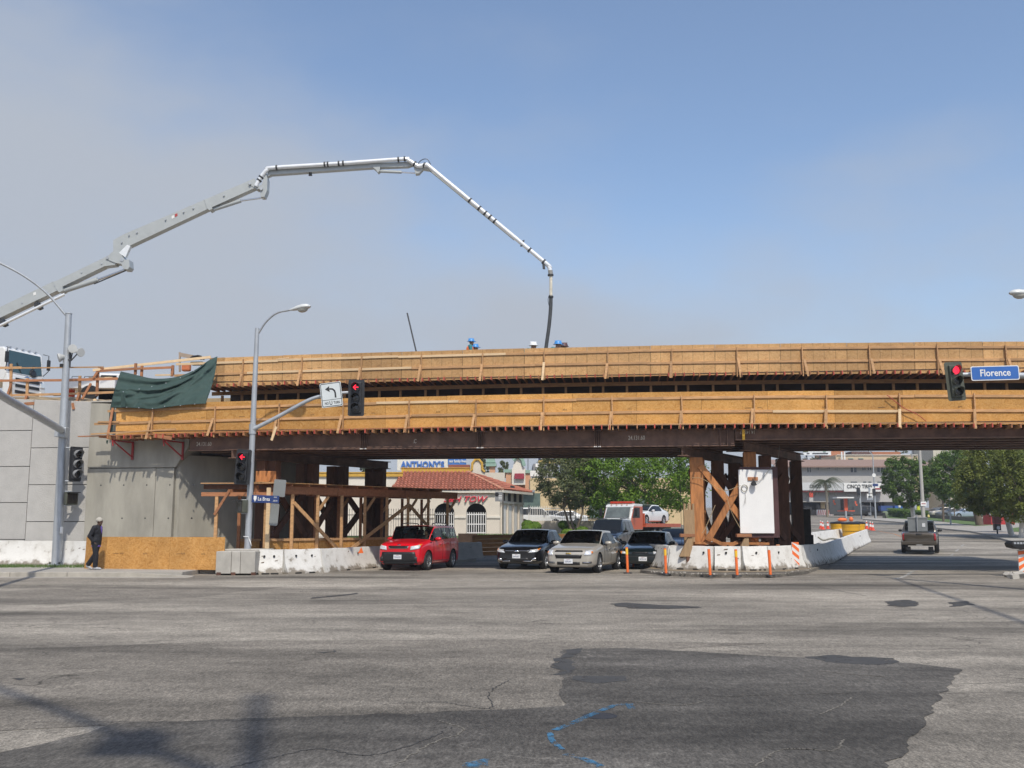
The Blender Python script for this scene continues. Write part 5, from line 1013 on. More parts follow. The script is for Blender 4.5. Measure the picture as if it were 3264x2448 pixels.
for (u0, v0, u1, v1) in ((253, 1252, 238, 1300), (85, 1260, 76, 1290), (36, 1222, 22, 1265), (310, 1186, 298, 1205), (290, 1222, 262, 1272)): gbar(u0, v0, u1, v1, .04, .09, WOODR, 'brace', cg - .12)
gbar(232, 1285, 236, 1305, .09, .09, WOODR, 'post', cg - .3); gbar(302, 1272, 310, 1314, .1, .1, WOODP, 'brace', .9)
gbar(80, 1288, 112, 1286, .12, .12, WOODR, 'rail', 1.0)
bkt = BT('equipment_frame', 'weathered board frame with tangled cables behind the tarpaulin', 'frame')
for (u0, v0, u1, v1, h) in ((573, 1123, 573, 1185, .09), (573, 1130, 615, 1138, .16), (552, 1164, 552, 1195, .12)): a, b = PB(u0, v0, 3.2), PB(u1, v1, 3.2); MB().bar((a[0], 3.2, a[1]), (b[0], 3.2, b[1]), .05, h).build('board', M('grey_lumber', (.34, .27, .21), .8, var=.15), bkt)
a = PB(624, 1140, 3.2); w_ = MB()
for k in range(9): w_.tube([(a[0] + .25 * math.cos(t * .7 + k) + .05 * t * .2, 3.1 + .03 * k, a[1] + .08 * math.sin(t * 1.1 + k * 2)) for t in range(9)], .015, 5)
w_.build('tangled_cable', BLACK, bkt); MB().box((a[0] + .1, 3.2, a[1] - .25), (.5, .3, .12)).build('tray', DARKM, bkt); a = PB(594, 1172, 3.0); MB().box((a[0], 3.0, a[1]), (.35, .25, .3)).build('orange_bag', M('orange_cloth', (.5, .16, .07), .8, var=.2), bkt, bevel=.06)

# ================================================================== people
def fuse(name, mb, mat, parent, vox=.014, sm=5):
    o = mb.build(name, mat, parent); r = o.modifiers.new('r', 'REMESH'); r.mode = 'VOXEL'; r.voxel_size = vox; q = o.modifiers.new('s', 'SMOOTH'); q.iterations = sm; q.factor = .5
    dg = bpy.context.evaluated_depsgraph_get(); n = bpy.data.meshes.new_from_object(o.evaluated_get(dg)); o.modifiers.clear(); o.data = n; n.materials.clear(); n.materials.append(mat); n.shade_smooth(); return o
def ell(mb, c, r, n=10, m=14):
    mb.lathe([(max(math.sin(math.pi * i / n), 0), -math.cos(math.pi * i / n)) for i in range(n + 1)], m, Matrix.Translation(c) @ Matrix.Diagonal((*r, 1))); return mb
def blob(name, c, r, mat, parent, n=12): return ell(MB(), c, r, n, 16).build(name, mat, parent, smooth=180)
def person(name, loc, rz, label, J, skinm, top, legs, shoe, hat=None, hatm=None, vest=None, shirt=None, vox=.014):
    t = thing('person', loc, label, 'person', None, rz); j = {k: Vector(v) for k, v in J.items()}; hd = j['head']; X = Vector((1, 0, 0)); Z = Vector((0, 0, 1))
    sp = (j['neck'] - j['pel']).normalized()
    b = MB(); ell(b, hd + Z * .035, (.098, .078, .105)); ell(b, hd + X * .025 - Z * .055, (.07, .058, .075)); b.tube([hd + X * .088 + Z * .025, hd + X * .115 - Z * .02], [.012, .02], 8); b.tube([j['neck'] - sp * .08, hd - Z * .02], [.065, .055], 12)
    for k, r in (('pel', (.115, .165, .12)), ('chest', (.12, .175, .17))): ell(b, j[k], r)
    b.tube([j['pel'], j['chest']], [.13, .14], 12)
    for s in 'rl':
        b.tube([j['h' + s], j['k' + s], j['a' + s]], [.085, .058, .042], 12); b.tube([j['a' + s] - Z * .03, j['t' + s]], [.042, .035], 10); b.tube([j['s' + s], j['e' + s], j['w' + s]], [.056, .044, .030], 12); ell(b, j['s' + s], (.06, .06, .06)); ell(b, j['k' + s], (.058,) * 3); ell(b, j['e' + s], (.044,) * 3)
        d = (j['w' + s] - j['e' + s]).normalized(); sd = Vector((0, 1 if s == 'r' else -1, 0)); w = j['w' + s]; ell(b, w + d * .055, (.042, .022, .045))
        for q, L in enumerate((.07, .085, .078, .06)): p = w + d * .085 + Vector((.028 - .019 * q, 0, 0)); b.tube([p, p + d * L * .5, p + d * L + sd * .02], [.0095, .009, .008], 6)
        p = w + d * .03 + X * .035; b.tube([p, p + d * .035 + X * .02, p + d * .065 + X * .012], [.012, .0105, .009], 6)
        ell(b, hd + Vector((-.01, .079 * (1 if s == 'l' else -1), .01)), (.02, .012, .03))
    fuse('body', b, skinm, t, min(vox, .011), 2)
    for s in (-1, 1): blob('eye', hd + Vector((.093, .03 * s, .03)), (.008, .013, .007), INK, t, 6)
    blob('mouth', hd + Vector((.092, 0, -.055)), (.008, .02, .005), M('lip_dark', (.09, .03, .03), .5), t, 6)
    c = MB(); ell(c, j['chest'] + sp * .03, (.155, .215, .21)); ell(c, j['pel'] + sp * .06, (.16, .205, .17)); c.tube([j['pel'] - sp * .1, j['pel'] + sp * .1, j['chest']], [.165, .17, .165], 14); c.tube([j['neck'] - sp * .10, j['neck'] + sp * .0], [.11, .085], 12)
    for s in 'rl': c.tube([j['s' + s].lerp(j['chest'], .15), j['s' + s], j['e' + s], j['w' + s]], [.10, .09, .076, .06], 12); ell(c, j['e' + s], (.078,) * 3); ell(c, j['s' + s], (.092,) * 3)
    o = fuse('jacket', c, top, t, vox, 4)
    g = MB(); ell(g, j['pel'] - Z * .02, (.145, .185, .13))
    for s in 'rl': g.tube([j['h' + s], j['k' + s], j['a' + s] + Z * .0], [.115, .088, .082], 12); ell(g, j['k' + s], (.09,) * 3)
    fuse('trousers', g, legs, t, vox, 4)
    for s in 'rl':
        f = MB(); A, B = j['a' + s], j['t' + s]; ell(f, A - Z * .035, (.062, .055, .058)); f.tube([A + (A - B) * .3 - Z * .045, A.lerp(B, .4) - Z * .02, B + (B - A) * .12 + Z * .008], [.04, .052, .04], 12); ell(f, B + (B - A) * .1 + Z * .01, (.05, .048, .036)); fuse('shoe', f, shoe, t, .009, 3)
    if shirt: blob('shirt_front', j['chest'] + Vector((.135, 0, .03)), (.035, .05, .17), shirt, t); MB().lathe([(.13, 0), (.16, -.05), (.155, -.055)], 16, Matrix.Translation(j['pel'] - Z * .1) @ Matrix.Diagonal((1, 1.18, 1, 1))).build('shirt_hem', shirt, t, smooth=50)
    if vest: v = MB(); ell(v, j['chest'] + sp * .02, (.17, .225, .2)); v.tube([j['pel'] + sp * .05, j['chest']], [.185, .18], 14); fuse('vest', v, vest, t, vox, 4)
    if hat == 'beanie': ell(MB(), hd + Vector((-.012, 0, .06)), (.112, .092, .10)).build('beanie', hatm, t, smooth=180)
    if hat == 'hard':
        o = MB().lathe([(0, .17), (.06, .162), (.105, .13), (.128, .08), (.135, .03), (.165, .022), (.168, .012), (.13, .012), (0, .05)], 20, Matrix.Translation(hd + Z * .03) @ Matrix.Diagonal((1.12, 1, 1, 1))).build('hard_hat', hatm, t, smooth=50)
        MB().prism([(.1, -.1), (.2, -.075), (.225, 0), (.2, .075), (.1, .1)], .012, .024, Matrix.Translation(hd + Z * .032)).build('brim', hatm, o); MB().bx(-.13, .13, -.012, .012, .15, .178, Matrix.Translation(hd + Z * .02)).build('ridge', hatm, o, bevel=.008)
    return t
WALK = dict(pel=(0, 0, .93), chest=(.015, 0, 1.27), neck=(.03, 0, 1.425), head=(.075, 0, 1.60), hr=(.0, -.085, .88), kr=(.06, -.09, .48), ar=(.05, -.09, .09), tr=(.21, -.1, .035), hl=(0, .085, .88), kl=(-.06, .09, .49), al=(-.30, .09, .15), tl=(-.17, .095, .035),
            sr=(0, -.19, 1.40), er=(-.12, -.25, 1.12), wr=(.0, -.185, .92), sl=(0, .19, 1.40), el=(-.10, .25, 1.12), wl=(.0, .185, .92))
pw_ = PG(302, 1816, .15)
person('person', pw_, R(-4), 'pedestrian in dark jacket, dark trousers and pale knit cap walking along the fence', WALK, SKIN_D, M('jacket_navy', (.010, .011, .016), .8, var=.3, vs=8, bump=.6, bs=7), M('trousers_navy', (.008, .009, .014), .85, var=.3, vs=8, bump=.5, bs=7), M('shoe_grey', (.35, .36, .38), .6, var=.3, vs=12), 'beanie', M('knit_cream', (.42, .40, .35), .9, var=.12, vs=40), shirt=M('shirt_purple', (.10, .06, .30), .7, var=.1))
STAND = dict(WALK, ar=(.02, -.1, .09), tr=(.18, -.12, .035), kr=(.03, -.1, .49), kl=(.03, .1, .49), al=(.02, .1, .09), tl=(.18, .12, .035), er=(.05, -.24, 1.14), wr=(.28, -.2, 1.06), el=(.05, .24, 1.14), wl=(.28, .2, 1.06))
BEND = dict(STAND, chest=(.25, 0, .98), neck=(.40, 0, 1.10), head=(.48, 0, 1.25), sr=(.3, -.19, 1.02), er=(.42, -.24, .80), wr=(.6, -.18, .66), sl=(.3, .19, 1.02), el=(.42, .24, .80), wl=(.6, .18, .66))
BLUH = M('hat_blue', (.06, .27, .62), .35, var=.06, coat=.3); WHTH = M('hat_white', (.75, .76, .76), .4, var=.04); BRNH = M('hat_brown', (.08, .03, .03), .5, var=.2)
VST = M('vest_orange', (.85, .18, .04), .7, var=.1); TEAL = M('shirt_teal', (.03, .20, .22), .7, var=.2); JEAN = M('jeans', (.05, .08, .14), .8, var=.2); BOOT = M('boot_brown', (.08, .05, .03), .7, var=.2)
for (u, vt, Y, rz, J, hm, vst, lb, hh) in ((1497, 1078, 40.4, R(12), STAND, BLUH, VST, 'worker in blue hard hat and orange vest showing above the formwork', 1.80), (1516, 1098, 40.8, R(-4), BEND, BLUH, None, 'stooping worker in a blue hard hat just right of the orange-vested one', 1.425),
                                          (1700, 1091, 40.6, R(6), BEND, WHTH, None, 'stooping worker in a white hard hat left of the pump hose' , 1.425), (1777, 1087, 40.7, R(10), BEND, BLUH, None, 'worker in a blue hard hat right of the pump hose', 1.425), (1800, 1094, 41.3, R(170), BEND, BRNH, VST, 'worker in a dark brown cap facing the blue-hatted one beside the hose', 1.425)):
    p = PY(u, vt, Y); z = p.z - hh; s = 1.0
    if J is BEND: p = p - Vector((.5 * math.cos(rz), .5 * math.sin(rz), 0))
    z = 7.521; sc = (PY(u, vt, Y).z - z) / hh
    pt_ = person('person', (p.x, p.y, z), rz, lb, J, SKIN_M, TEAL, JEAN, BOOT, 'hard', hm, vst, None, .022); pt_.scale = (sc if sc > .8 else .8,) * 3
# ================================================================== vehicles
WELL = M('wheel_well', (.008, .008, .008), .9, var=0)
SEAM = M('panel_gap', (.004, .004, .004), .7, var=0)
_wheel = {}
def wheel_meshes(r, w, spokes):
    k = (r, w, spokes)
    if k in _wheel: return _wheel[k]
    ry = Matrix.Rotation(R(90), 4, 'X'); rr = r * .66
    ty = MB().lathe([(rr, -w / 2), (r * .93, -w / 2), (r, -w / 2 + .03), (r, w / 2 - .03), (r * .93, w / 2), (rr, w / 2), (rr, -w / 2)], 28, ry).mesh('tyre'); smoothen(ty, 40); ty.materials.append(RUBBER)
    ri = MB().lathe([(rr + .005, -.0), (rr + .005, w / 2 - .005), (rr - .02, w / 2 - .005), (rr - .03, w / 2 - .05), (rr - .03, -.0)], 24, ry)
    for s in range(spokes):
        a = 6.28318 * s / spokes
        for da in (-.13, .13):
            p, q = Vector((.03 * math.cos(a), -w / 2 + .045, .03 * math.sin(a))), Vector(((rr - .02) * math.cos(a + da), -w / 2 + .02, (rr - .02) * math.sin(a + da)))
            ri.bar(Vector((p.x, p.y, p.z)), q, .045, .03, (0, 1, 0))
    ri.lathe([(0, w / 2 - .02), (.06, w / 2 - .025), (.065, w / 2 - .06), (0, w / 2 - .06)], 12, ry); ri = ri.mesh('rim'); smoothen(ri, 40); ri.materials.append(ALLOY)
    bk = MB().lathe([(0, w / 2 - .09), (rr - .025, w / 2 - .10), (rr - .025, w / 2 - .13), (0, w / 2 - .13)], 20, ry).mesh('brake'); bk.materials.append(DARKM)
    # the lathe axis (+z before rotation) now points to -y: outside for the right-hand wheel
    _wheel[k] = (ty, ri, bk); return _wheel[k]
def make_car(name, loc, heading, label, sp, pt, group=None, detail=2, cat='car'):
    """sp: dict of metres; local +x is forward, y left"""
    g = lambda k, d=None: sp.get(k, d)
    t = thing(name, loc, label, cat, group, heading)
    W, H, wb = g('W') / 2, g('H'), g('wb'); xf, xr = wb / 2 + g('fo'), -wb / 2 - g('ro'); zb = g('zb', .2)
    hn, hc, belt_f, belt_r, deck = g('hn'), g('hc'), g('bf'), g('br'), g('deck')
    xc, xwt, xrt, xrb = g('xc'), g('xwt'), g('xrt'), g('xrb'); wt = g('wt', .74); tail = g('tail', deck)
    B = g('pill', (.02, -.08))                      # b pillar x
    # station: x, zbottom, width scale, z mid, z belt, z edge(P5), width top scale, z top
    st = []
    def S_(x, z0, ws, zbelt, zt, wtop, crown=.02, k='body'): st.append((x, z0, ws, zbelt, zt, wtop, crown, k))
    S_(xf, zb + .16, g('nw', .70), hn - .22, hn - .17, .62, .01)
    S_(xf - .05, zb + .03, g('nw', .70) + .13, hn - .13, hn - .07, .70, .015)
    S_(xf - .22, zb, .95, hn - .08, hn + .005, .80, .02)
    S_(xf - .55, zb, .99, hn - .06 + (hc - hn) * .3, hn + (hc - hn) * .42, .82, .025)
    S_(xc + .12, zb, 1.0, belt_f - .03, hc - .015, .84, .03)
    S_(xc, zb, 1.0, belt_f, hc + .005, .83, .03, 'cowl')
    n = 2
    for i in range(1, n + 1):
        f = i / (n + 1); S_(xc + (xwt - xc) * f, zb, 1.0, belt_f + (belt_r - belt_f) * f * .3, hc + (H - .03 - hc) * (f + .10 * math.sin(f * 3.14)), .83 + (wt - .83) * f, .035)
    S_(xwt, zb, 1.0, belt_f + (belt_r - belt_f) * .35, H - .025, wt, .03, 'wtop')
    S_(B[0], zb, 1.0, belt_f + (belt_r - belt_f) * .5, H, wt + .01, .03, 'b0')
    S_(B[1], zb, 1.0, belt_f + (belt_r - belt_f) * .55, H, wt + .01, .03, 'b1')
    xcp = g('xcp', xrt + .02)
    if xcp > xrt + .1: S_(xcp, zb, 1.0, belt_f + (belt_r - belt_f) * .8, H - .02 if g('fast') else H - .005, wt, .03, 'c0'); S_(xcp - .08, zb, 1.0, belt_f + (belt_r - belt_f) * .84, H - .025 if g('fast') else H - .008, wt - .003, .03, 'c1')
    S_(xrt, zb, .995, belt_r, H - g('rdrop', .05), wt - .015, .03, 'rtop')
    for f in (.5,): S_(xrt + (xrb - xrt) * f, zb, .99, belt_r, H - g('rdrop', .05) + (deck - H + g('rdrop', .05)) * (f - .04), wt - .015 + (.80 - wt) * f, .03, 'rmid')
    S_(xrb, zb, .98, min(belt_r, deck - .02), deck, .80, .025, 'rbase')
    if xrb - xr > .35: S_((xrb + xr) / 2, zb, .97, min(belt_r, tail) - .05, (deck + tail) / 2, .80, .02)
    S_(xr + .16, zb + .02, .95, min(belt_r, tail) - .10, tail - .02, .76, .01)
    S_(xr + .03, zb + .08, .88, tail - .20, tail - .10, .72, .005); S_(xr, zb + .2, .80, tail - .3, tail - .22, .66, .0)
    verts = []; rings = []
    for (x, z0, ws, zbel, zt, wtop, cr, k) in st:
        w = W * ws; zbel = min(zbel, zt - .015); zm = z0 + (zbel - z0) * .55
        half = [(0, z0), (w * .82, z0), (w * .965, z0 + .09), (w, zm), (w * .965, zbel), None, (W * wtop if ws > .9 else w * .86, zt), (W * wtop * .55, zt + cr * .7), (0, zt + cr)]
        p4, p6 = Vector(half[4]), Vector(half[6]); q = p4.lerp(p6, .87); half[5] = (q.x, q.y)
        ring = [(x - (.06 * (y / W) ** 2 * (1 if abs(x - xf) < .4 else (-1 if abs(x - xr) < .3 else 0))), y, z) for y, z in half] ; ring += [(a, -y, z) for a, y, z in ring[-2:0:-1]]
        rings.append(list(range(len(verts), len(verts) + len(ring)))); verts += ring
    m = len(rings[0]); faces = []; fm = []; kk = [s[7] for s in st]; ic, iw, ir, ib = kk.index('cowl'), kk.index('wtop'), kk.index('rtop'), kk.index('rbase')
    b0, b1 = kk.index('b0'), kk.index('b1'); cc = kk.index('c0') if 'c0' in kk else -1
    rear_glass = g('rear_glass', True)
    for i in range(len(rings) - 1):
        for j in range(m):
            jj = min(j, m - 1 - j); faces.append((rings[i][j], rings[i + 1][j], rings[i + 1][(j + 1) % m], rings[i][(j + 1) % m])); mt = 0
            if jj == 4 and ic <= i < ir and i != b0 and i != cc and not (g('van') and i > b1): mt = 1
            if jj == 4 and ir <= i < ib and g('quarter'): mt = 1
            if jj in (6, 7) and (ic <= i < iw): mt = 1
            if jj in (6, 7) and ir <= i < ib and rear_glass: mt = 1
            if jj == 4 and mt == 0 and i in (b0, cc): mt = 2
            fm.append(mt)
    faces += [tuple(rings[0]), tuple(rings[-1])[::-1]]; fm += [0, 0]
    me = bpy.data.meshes.new('body'); me.from_pydata(verts, [], faces); me.materials.append(pt); me.materials.append(GLASSD); me.materials.append(BLACK)
    for p, q in zip(me.polygons, fm): p.material_index = q
    bm = bmesh.new(); bm.from_mesh(me); bmesh.ops.recalc_face_normals(bm, faces=bm.faces); cl = bm.edges.layers.float.new('crease_edge'); bm.verts.ensure_lookup_table()
    for i in range(len(rings)):
        for j in range(m):
            jj = min(j, m - j) 
            e = bm.edges.get((bm.verts[rings[i][j]], bm.verts[rings[(i + 1) % len(rings)][j]])) if i < len(rings) - 1 else None
            if e is not None and jj in (4, 5, 6): e[cl] = .75 if ic <= i < ib else (.45 if jj != 5 else 0)
            if e is not None and jj in (1, 2): e[cl] = .5
            e2 = bm.edges.get((bm.verts[rings[i][j]], bm.verts[rings[i][(j + 1) % m]]))
            if e2 is not None and i in (ic, iw, ir, ib, b0, b1, cc, cc + 1 if cc > 0 else b1): e2[cl] = .7
            if e2 is not None and i == 1: e2[cl] = .25
    bm.to_mesh(me); bm.free()
    o = link('body', me, None, t); s = o.modifiers.new('s', 'SUBSURF'); s.levels = detail; s.render_levels = detail
    r = g('r', .33); cut = MB()
    for x in (wb / 2, -wb / 2):
        for sy in (-1, 1): cut.lathe([(r + .055, -.16), (r + .055, .22)], 26, Matrix.Translation((x, sy * (W - .08), r + .01)) @ Matrix.Rotation(R(90), 4, 'X'))
    co = link('cut', cut.mesh('cut'), WELL); co.parent = t
    bo_ = o.modifiers.new('b', 'BOOLEAN'); bo_.operation = 'DIFFERENCE'; bo_.object = co; bo_.solver = 'EXACT'
    try: bo_.material_mode = 'TRANSFER'
    except Exception: pass
    dg = bpy.context.evaluated_depsgraph_get(); full = bpy.data.meshes.new_from_object(o.evaluated_get(dg)); o.modifiers.clear(); bpy.data.objects.remove(co)
    # split by material into body, wells and the single windows
    mats = [q.name if q else '' for q in full.materials]; vs_ = [v.co.copy() for v in full.vertices]
    groups = {0: [], 1: [], 2: [], 3: []}
    for p in full.polygons:
        nm = mats[p.material_index] if p.material_index < len(mats) else ''; groups[1 if nm == 'vehicle_glass' else 2 if nm == 'wheel_well' else 3 if nm == 'black_plastic' else 0].append(tuple(p.vertices))
    def sub(fs, nm, mat, ob=None):
        ids = {}; vv = []; ff = []
        for f in fs:
            for a in f:
                if a not in ids: ids[a] = len(vv); vv.append(vs_[a])
            ff.append([ids[a] for a in f])
        q = bpy.data.meshes.new(nm); q.from_pydata(vv, [], ff); q.shade_smooth()
        try: q.set_sharp_from_angle(angle=R(38))
        except Exception: pass
        q.materials.append(mat)
        if ob is None: return link(nm, q, None, t)
        ob.data = q; return ob
    sub(groups[0], 'body', pt, o)
    for a_ in (1, -1):
        for b_ in (1, -1):
            q_ = [f for f in groups[2] if vs_[f[0]].x * a_ > 0 and vs_[f[0]].y * b_ > 0]
            if q_: sub(q_, 'wheel_arch', WELL)
    for b_ in (1, -1):
        q_ = [f for f in groups[3] if vs_[f[0]].y * b_ > 0]
        if q_: sub(q_, 'pillar_trim', BLACK)
    par = {}
    def find(a):
        while par.setdefault(a, a) != a: par[a] = par[par[a]]; a = par[a]
        return a
    for f in groups[1]:
        for a in f[1:]: par[find(a)] = find(f[0])
    isl = {}
    for f in groups[1]: isl.setdefault(find(f[0]), []).append(f)
    for fs in isl.values():
        c = sum((vs_[a] for f in fs for a in f), Vector()) / sum(len(f) for f in fs)
        sub(fs, 'windscreen' if abs(c.y) < .1 and c.x > 0 else 'rear_window' if abs(c.y) < .1 else 'side_window', GLASST if detail > 1 and not g('deep') else GLASSD)
    if detail > 1 and not g('deep'):
        it = MB().bx(xrb + .1, xc - .05, -W * .86, W * .86, zb + .1, belt_f - .22); it.bx(xc - .30, xc + .0, -W * .84, W * .84, belt_f - .219, belt_f - .03); it.build('cabin', TRIM, t)
        for sx in (xwt - .38, -.95 if xrt < -1 else None):
            for sy in (-.38, .38):
                if sx is None: continue
                q = MB(); q.box((sx, sy, belt_f - .02), (.16, .48, .5), e=(0, -.2, 0)); q.box((sx - .09, sy, belt_f + .33), (.09, .26, .18), e=(0, -.15, 0)); q.build('seat', SEATM, t, bevel=.04)
        MB().lathe([(.165, -.012), (.18, 0), (.165, .012)], 16, Matrix.Translation((xwt + .12, .38, belt_f + .0)) @ Matrix.Rotation(R(65), 4, 'Y')).build('steering_wheel', BLACK, t, smooth=50)
        if g('driver'):
            hp = Vector((xwt - .25, .38, belt_f + .30)); q = MB(); ell(q, hp, (.10, .08, .12)); q.tube([hp - Vector((0, 0, .22)), hp], .055, 8); q.build('driver_head', SKIN_M, t, smooth=180); ell(MB(), hp - Vector((.03, 0, .36)), (.13, .22, .2)).build('driver_torso', DARKM, t, smooth=180); ell(MB(), hp + Vector((-.025, 0, .04)), (.10, .085, .10)).build('driver_hair', BLACK, t, smooth=180)
    bvh = BVHTree.FromPolygons(vs_, [tuple(p.vertices) for p in full.polygons]); t['L'] = xf - xr
    def patch(nm, c00, c10, c11, c01, d, mat, off=.006, n=7, mm=4, parent=None, th=.0):
        d = Vector(d).normalized(); vv = []; c = [Vector(q) for q in (c00, c10, c11, c01)]
        for i in range(n + 1):
            for j in range(mm + 1):
                a, b = i / n, j / mm; p = c[0].lerp(c[1], a).lerp(c[3].lerp(c[2], a), b); hit = bvh.ray_cast(p - d * 3, d)[0]
                vv.append((hit if hit is not None and (hit - p).length < 1.2 else p) - d * off)
        fs = [(i * (mm + 1) + j, (i + 1) * (mm + 1) + j, (i + 1) * (mm + 1) + j + 1, i * (mm + 1) + j + 1) for i in range(n) for j in range(mm)]
        q = MB().add(vv, fs).build(nm, mat, t, smooth=60); sd = q.modifiers.new('s', 'SOLIDIFY'); sd.thickness = max(th, .006); sd.offset = 0; return q
    t_ = dict(t=t, patch=patch, xf=xf, xr=xr, W=W, bvh=bvh, sp=sp)
    # wheels
    ty, ri, bkm = wheel_meshes(r, g('ww', .215), g('spokes', 5))
    for x in (wb / 2, -wb / 2):
        for sy in (-1, 1):
            w = link('wheel', ty, None, t); w.location = (x, sy * (W - g('ww', .215) / 2 - .015), r); w.rotation_euler[2] = 0 if sy < 0 else math.pi
            for nm, q in (('rim', ri), ('brake', bkm)):
                h = link(nm, q, None, w); 
    F = (-1, 0, 0)
    # common details
    for sy in (-1, 1):
        zmir = belt_f + .08; xm = xc - g('mirx', .38)
        mo_ = MB().lathe([(0, -.10), (.06, -.085), (.085, -.03), (.085, .03), (.05, .09), (0, .10)], 10, Matrix.Translation((xm, sy * (W + .07), zmir)) @ Matrix.Diagonal((.8, 1.25, .85, 1)) @ Matrix.Rotation(R(90), 4, 'X')).build('mirror', g('mirm', pt), t, smooth=60)
        MB().bx(xm - .05, xm + .04, min(sy * (W - .08), sy * (W + .02)), max(sy * (W - .08), sy * (W + .02)), zmir - .09, zmir - .05).build('bracket', BLACK, mo_)
        if detail > 1:
            lines = [(xc - .12, B[0] - .02), ] ; d = (0, -sy, 0)
            for xl in (xc - .16, B[0] - .04, g('xdoor', xcp + .0)):
                patch('door_gap', (xl - .006, sy * W, zb + .12), (xl + .006, sy * W, zb + .12), (xl + .006, sy * W, belt_f - .01), (xl - .006, sy * W, belt_f - .01), d, SEAM, .0035, 1, 8)
            for xl in (B[0] + .10, xcp + .12):
                patch('door_handle', (xl, sy * W, belt_f - .14), (xl + .17, sy * W, belt_f - .14), (xl + .17, sy * W, belt_f - .10), (xl, sy * W, belt_f - .10), d, g('handm', pt), .022, 2, 1, th=.02)
            patch('sill_trim', (-wb / 2 + r + .1, sy * W, zb + .03), (wb / 2 - r - .1, sy * W, zb + .03), (wb / 2 - r - .1, sy * W, zb + .13), (-wb / 2 + r + .1, sy * W, zb + .13), d, g('sillm', pt), .006, 8, 1)
    return t_
def plate_on(c, z, y=0.0, front=True, txt='5JKL725', w=.31, h=.155, zoff=0):
    x = c['xf'] if front else c['xr']; d = (-1, 0, 0) if front else (1, 0, 0)
    hit = c['bvh'].ray_cast(Vector((x + (1 if front else -1), y, z)), Vector(d))[0]; xp = hit.x + (.02 if front else -.02)
    p = MB().box((xp, y, z), (.012, w, h)).build('number_plate', PLATE, c['t'], bevel=.004)
    m = Matrix.Translation((xp + (.009 if front else -.009), y, z - .012)) @ (Matrix.Rotation(R(90), 4, 'Z') if front else Matrix.Rotation(R(-90), 4, 'Z')) @ FACE
    text('lettering', txt, .075, INKB, p, m, .001, sx=.85); text('lettering', 'California', .03, REDL, p, Matrix.Translation((0, 0, .068)) @ m, .001)
def sym(c, nm, pts, d, mat, off=.006, n=7, mm=4, th=0):
    for s in (1, -1): c['patch'](nm, *[(x, s * y, z) for x, y, z in pts], (d[0], d[1] * s, d[2]), mat, off, n, mm, None, th)
RED = paint('paint_red', (.66, .006, .018)); BLK = paint('paint_black', (.006, .006, .008)); SIL = paint('paint_champagne', (.46, .43, .375), .25, .34); TEALP = paint('paint_dark_green', (.006, .013, .016)); NAVY = paint('paint_navy', (.008, .011, .02))
WHT = paint('paint_white', (.72, .73, .73)); BRZ = paint('paint_bronze', (.095, .08, .062), .3); LBL_ = paint('paint_light_blue', (.36, .43, .52), .3); GRYP = paint('paint_grey', (.12, .13, .14), .3); BLUP = paint('paint_blue', (.03, .06, .14), .2)
SEDAN = dict(W=1.80, H=1.45, wb=2.80, fo=.95, ro=1.08, hn=.78, hc=.98, bf=.93, br=1.00, deck=1.06, tail=1.02, xc=.92, xwt=.12, pill=(-.16, -.25), xcp=-.98, xrt=-1.10, xrb=-1.78, wt=.72, r=.33, fast=True, rdrop=.07)
def car_at(u0, v0, u1, v1, L):                       # from the near front and rear wheel contact sight lines: ground middle and heading
    a, b = PG(u0, v0), PG(u1, v1); return a, b
def rim_front(c, hn): pass
# --- red boxy hatchback
a0 = R(-90 - 16)
hd = lambda deg: R(-90 - deg)          # heading for a car whose nose points to the camera, turned deg to the left
def nose_at(u, v, deg, fo_, wb_, W_):      # place so that the right-hand (image) front wheel touches the sight line u, v
    p = PG(u, v); f = Vector((math.cos(hd(deg)), math.sin(hd(deg)), 0)); l = Vector((-f.y, f.x, 0)); return p - f * wb_ / 2 - l * (W_ / 2 - .12)
SOUL = dict(W=1.80, H=1.62, wb=2.57, fo=.80, ro=.77, hn=.98, hc=1.10, bf=1.05, br=1.16, deck=1.10, tail=1.08, xc=.95, xwt=.53, pill=(-.10, -.19), xcp=-.95, xrt=-1.76, xrb=-1.98, wt=.87, r=.345, rdrop=.06, zb=.21, driver=1, sillm=BLACK, xdoor=-1.0, nw=.74)
c = make_car('hatchback', nose_at(1358, 1818, 17, .8, 2.57, 1.8), hd(17), 'red boxy hatchback with black lower bumper waiting by the barriers', SOUL, RED)
xf = c['xf']; D = (-1, 0, 0)
c['patch']('upper_grille', (xf, -.36, .80), (xf, .36, .80), (xf, .40, .90), (xf, -.40, .90), D, CHROME, .010, 8, 3); c['patch']('grille_mesh', (xf, -.33, .815), (xf, .33, .815), (xf, .37, .885), (xf, -.37, .885), D, BLACK, .022, 8, 3)
c['patch']('lower_bumper', (xf, -.74, .27), (xf, .74, .27), (xf, .64, .68), (xf, -.64, .68), D, BLACK, .014, 10, 5); c['patch']('lower_bumper', (xf, -.70, .23), (xf, .70, .23), (xf, .72, .31), (xf, -.72, .31), D, BLACK, .02, 10, 2)
sym(c, 'headlight', ((xf, .47, .74), (xf - .1, .80, .80), (xf - .16, .86, .95), (xf, .50, .88)), (-1, -.55, 0), LAMPG, .012, 8, 5); sym(c, 'turn_signal', ((xf - .15, .80, .90), (xf - .25, .87, .93), (xf - .25, .87, .97), (xf - .15, .80, .95)), (-1, -.8, 0), AMBER, .02, 3, 2); sym(c, 'fog_lamp', ((xf, .62, .40), (xf, .74, .40), (xf, .74, .50), (xf, .62, .50)), (-1, -.3, 0), DARKM, .024, 3, 3)
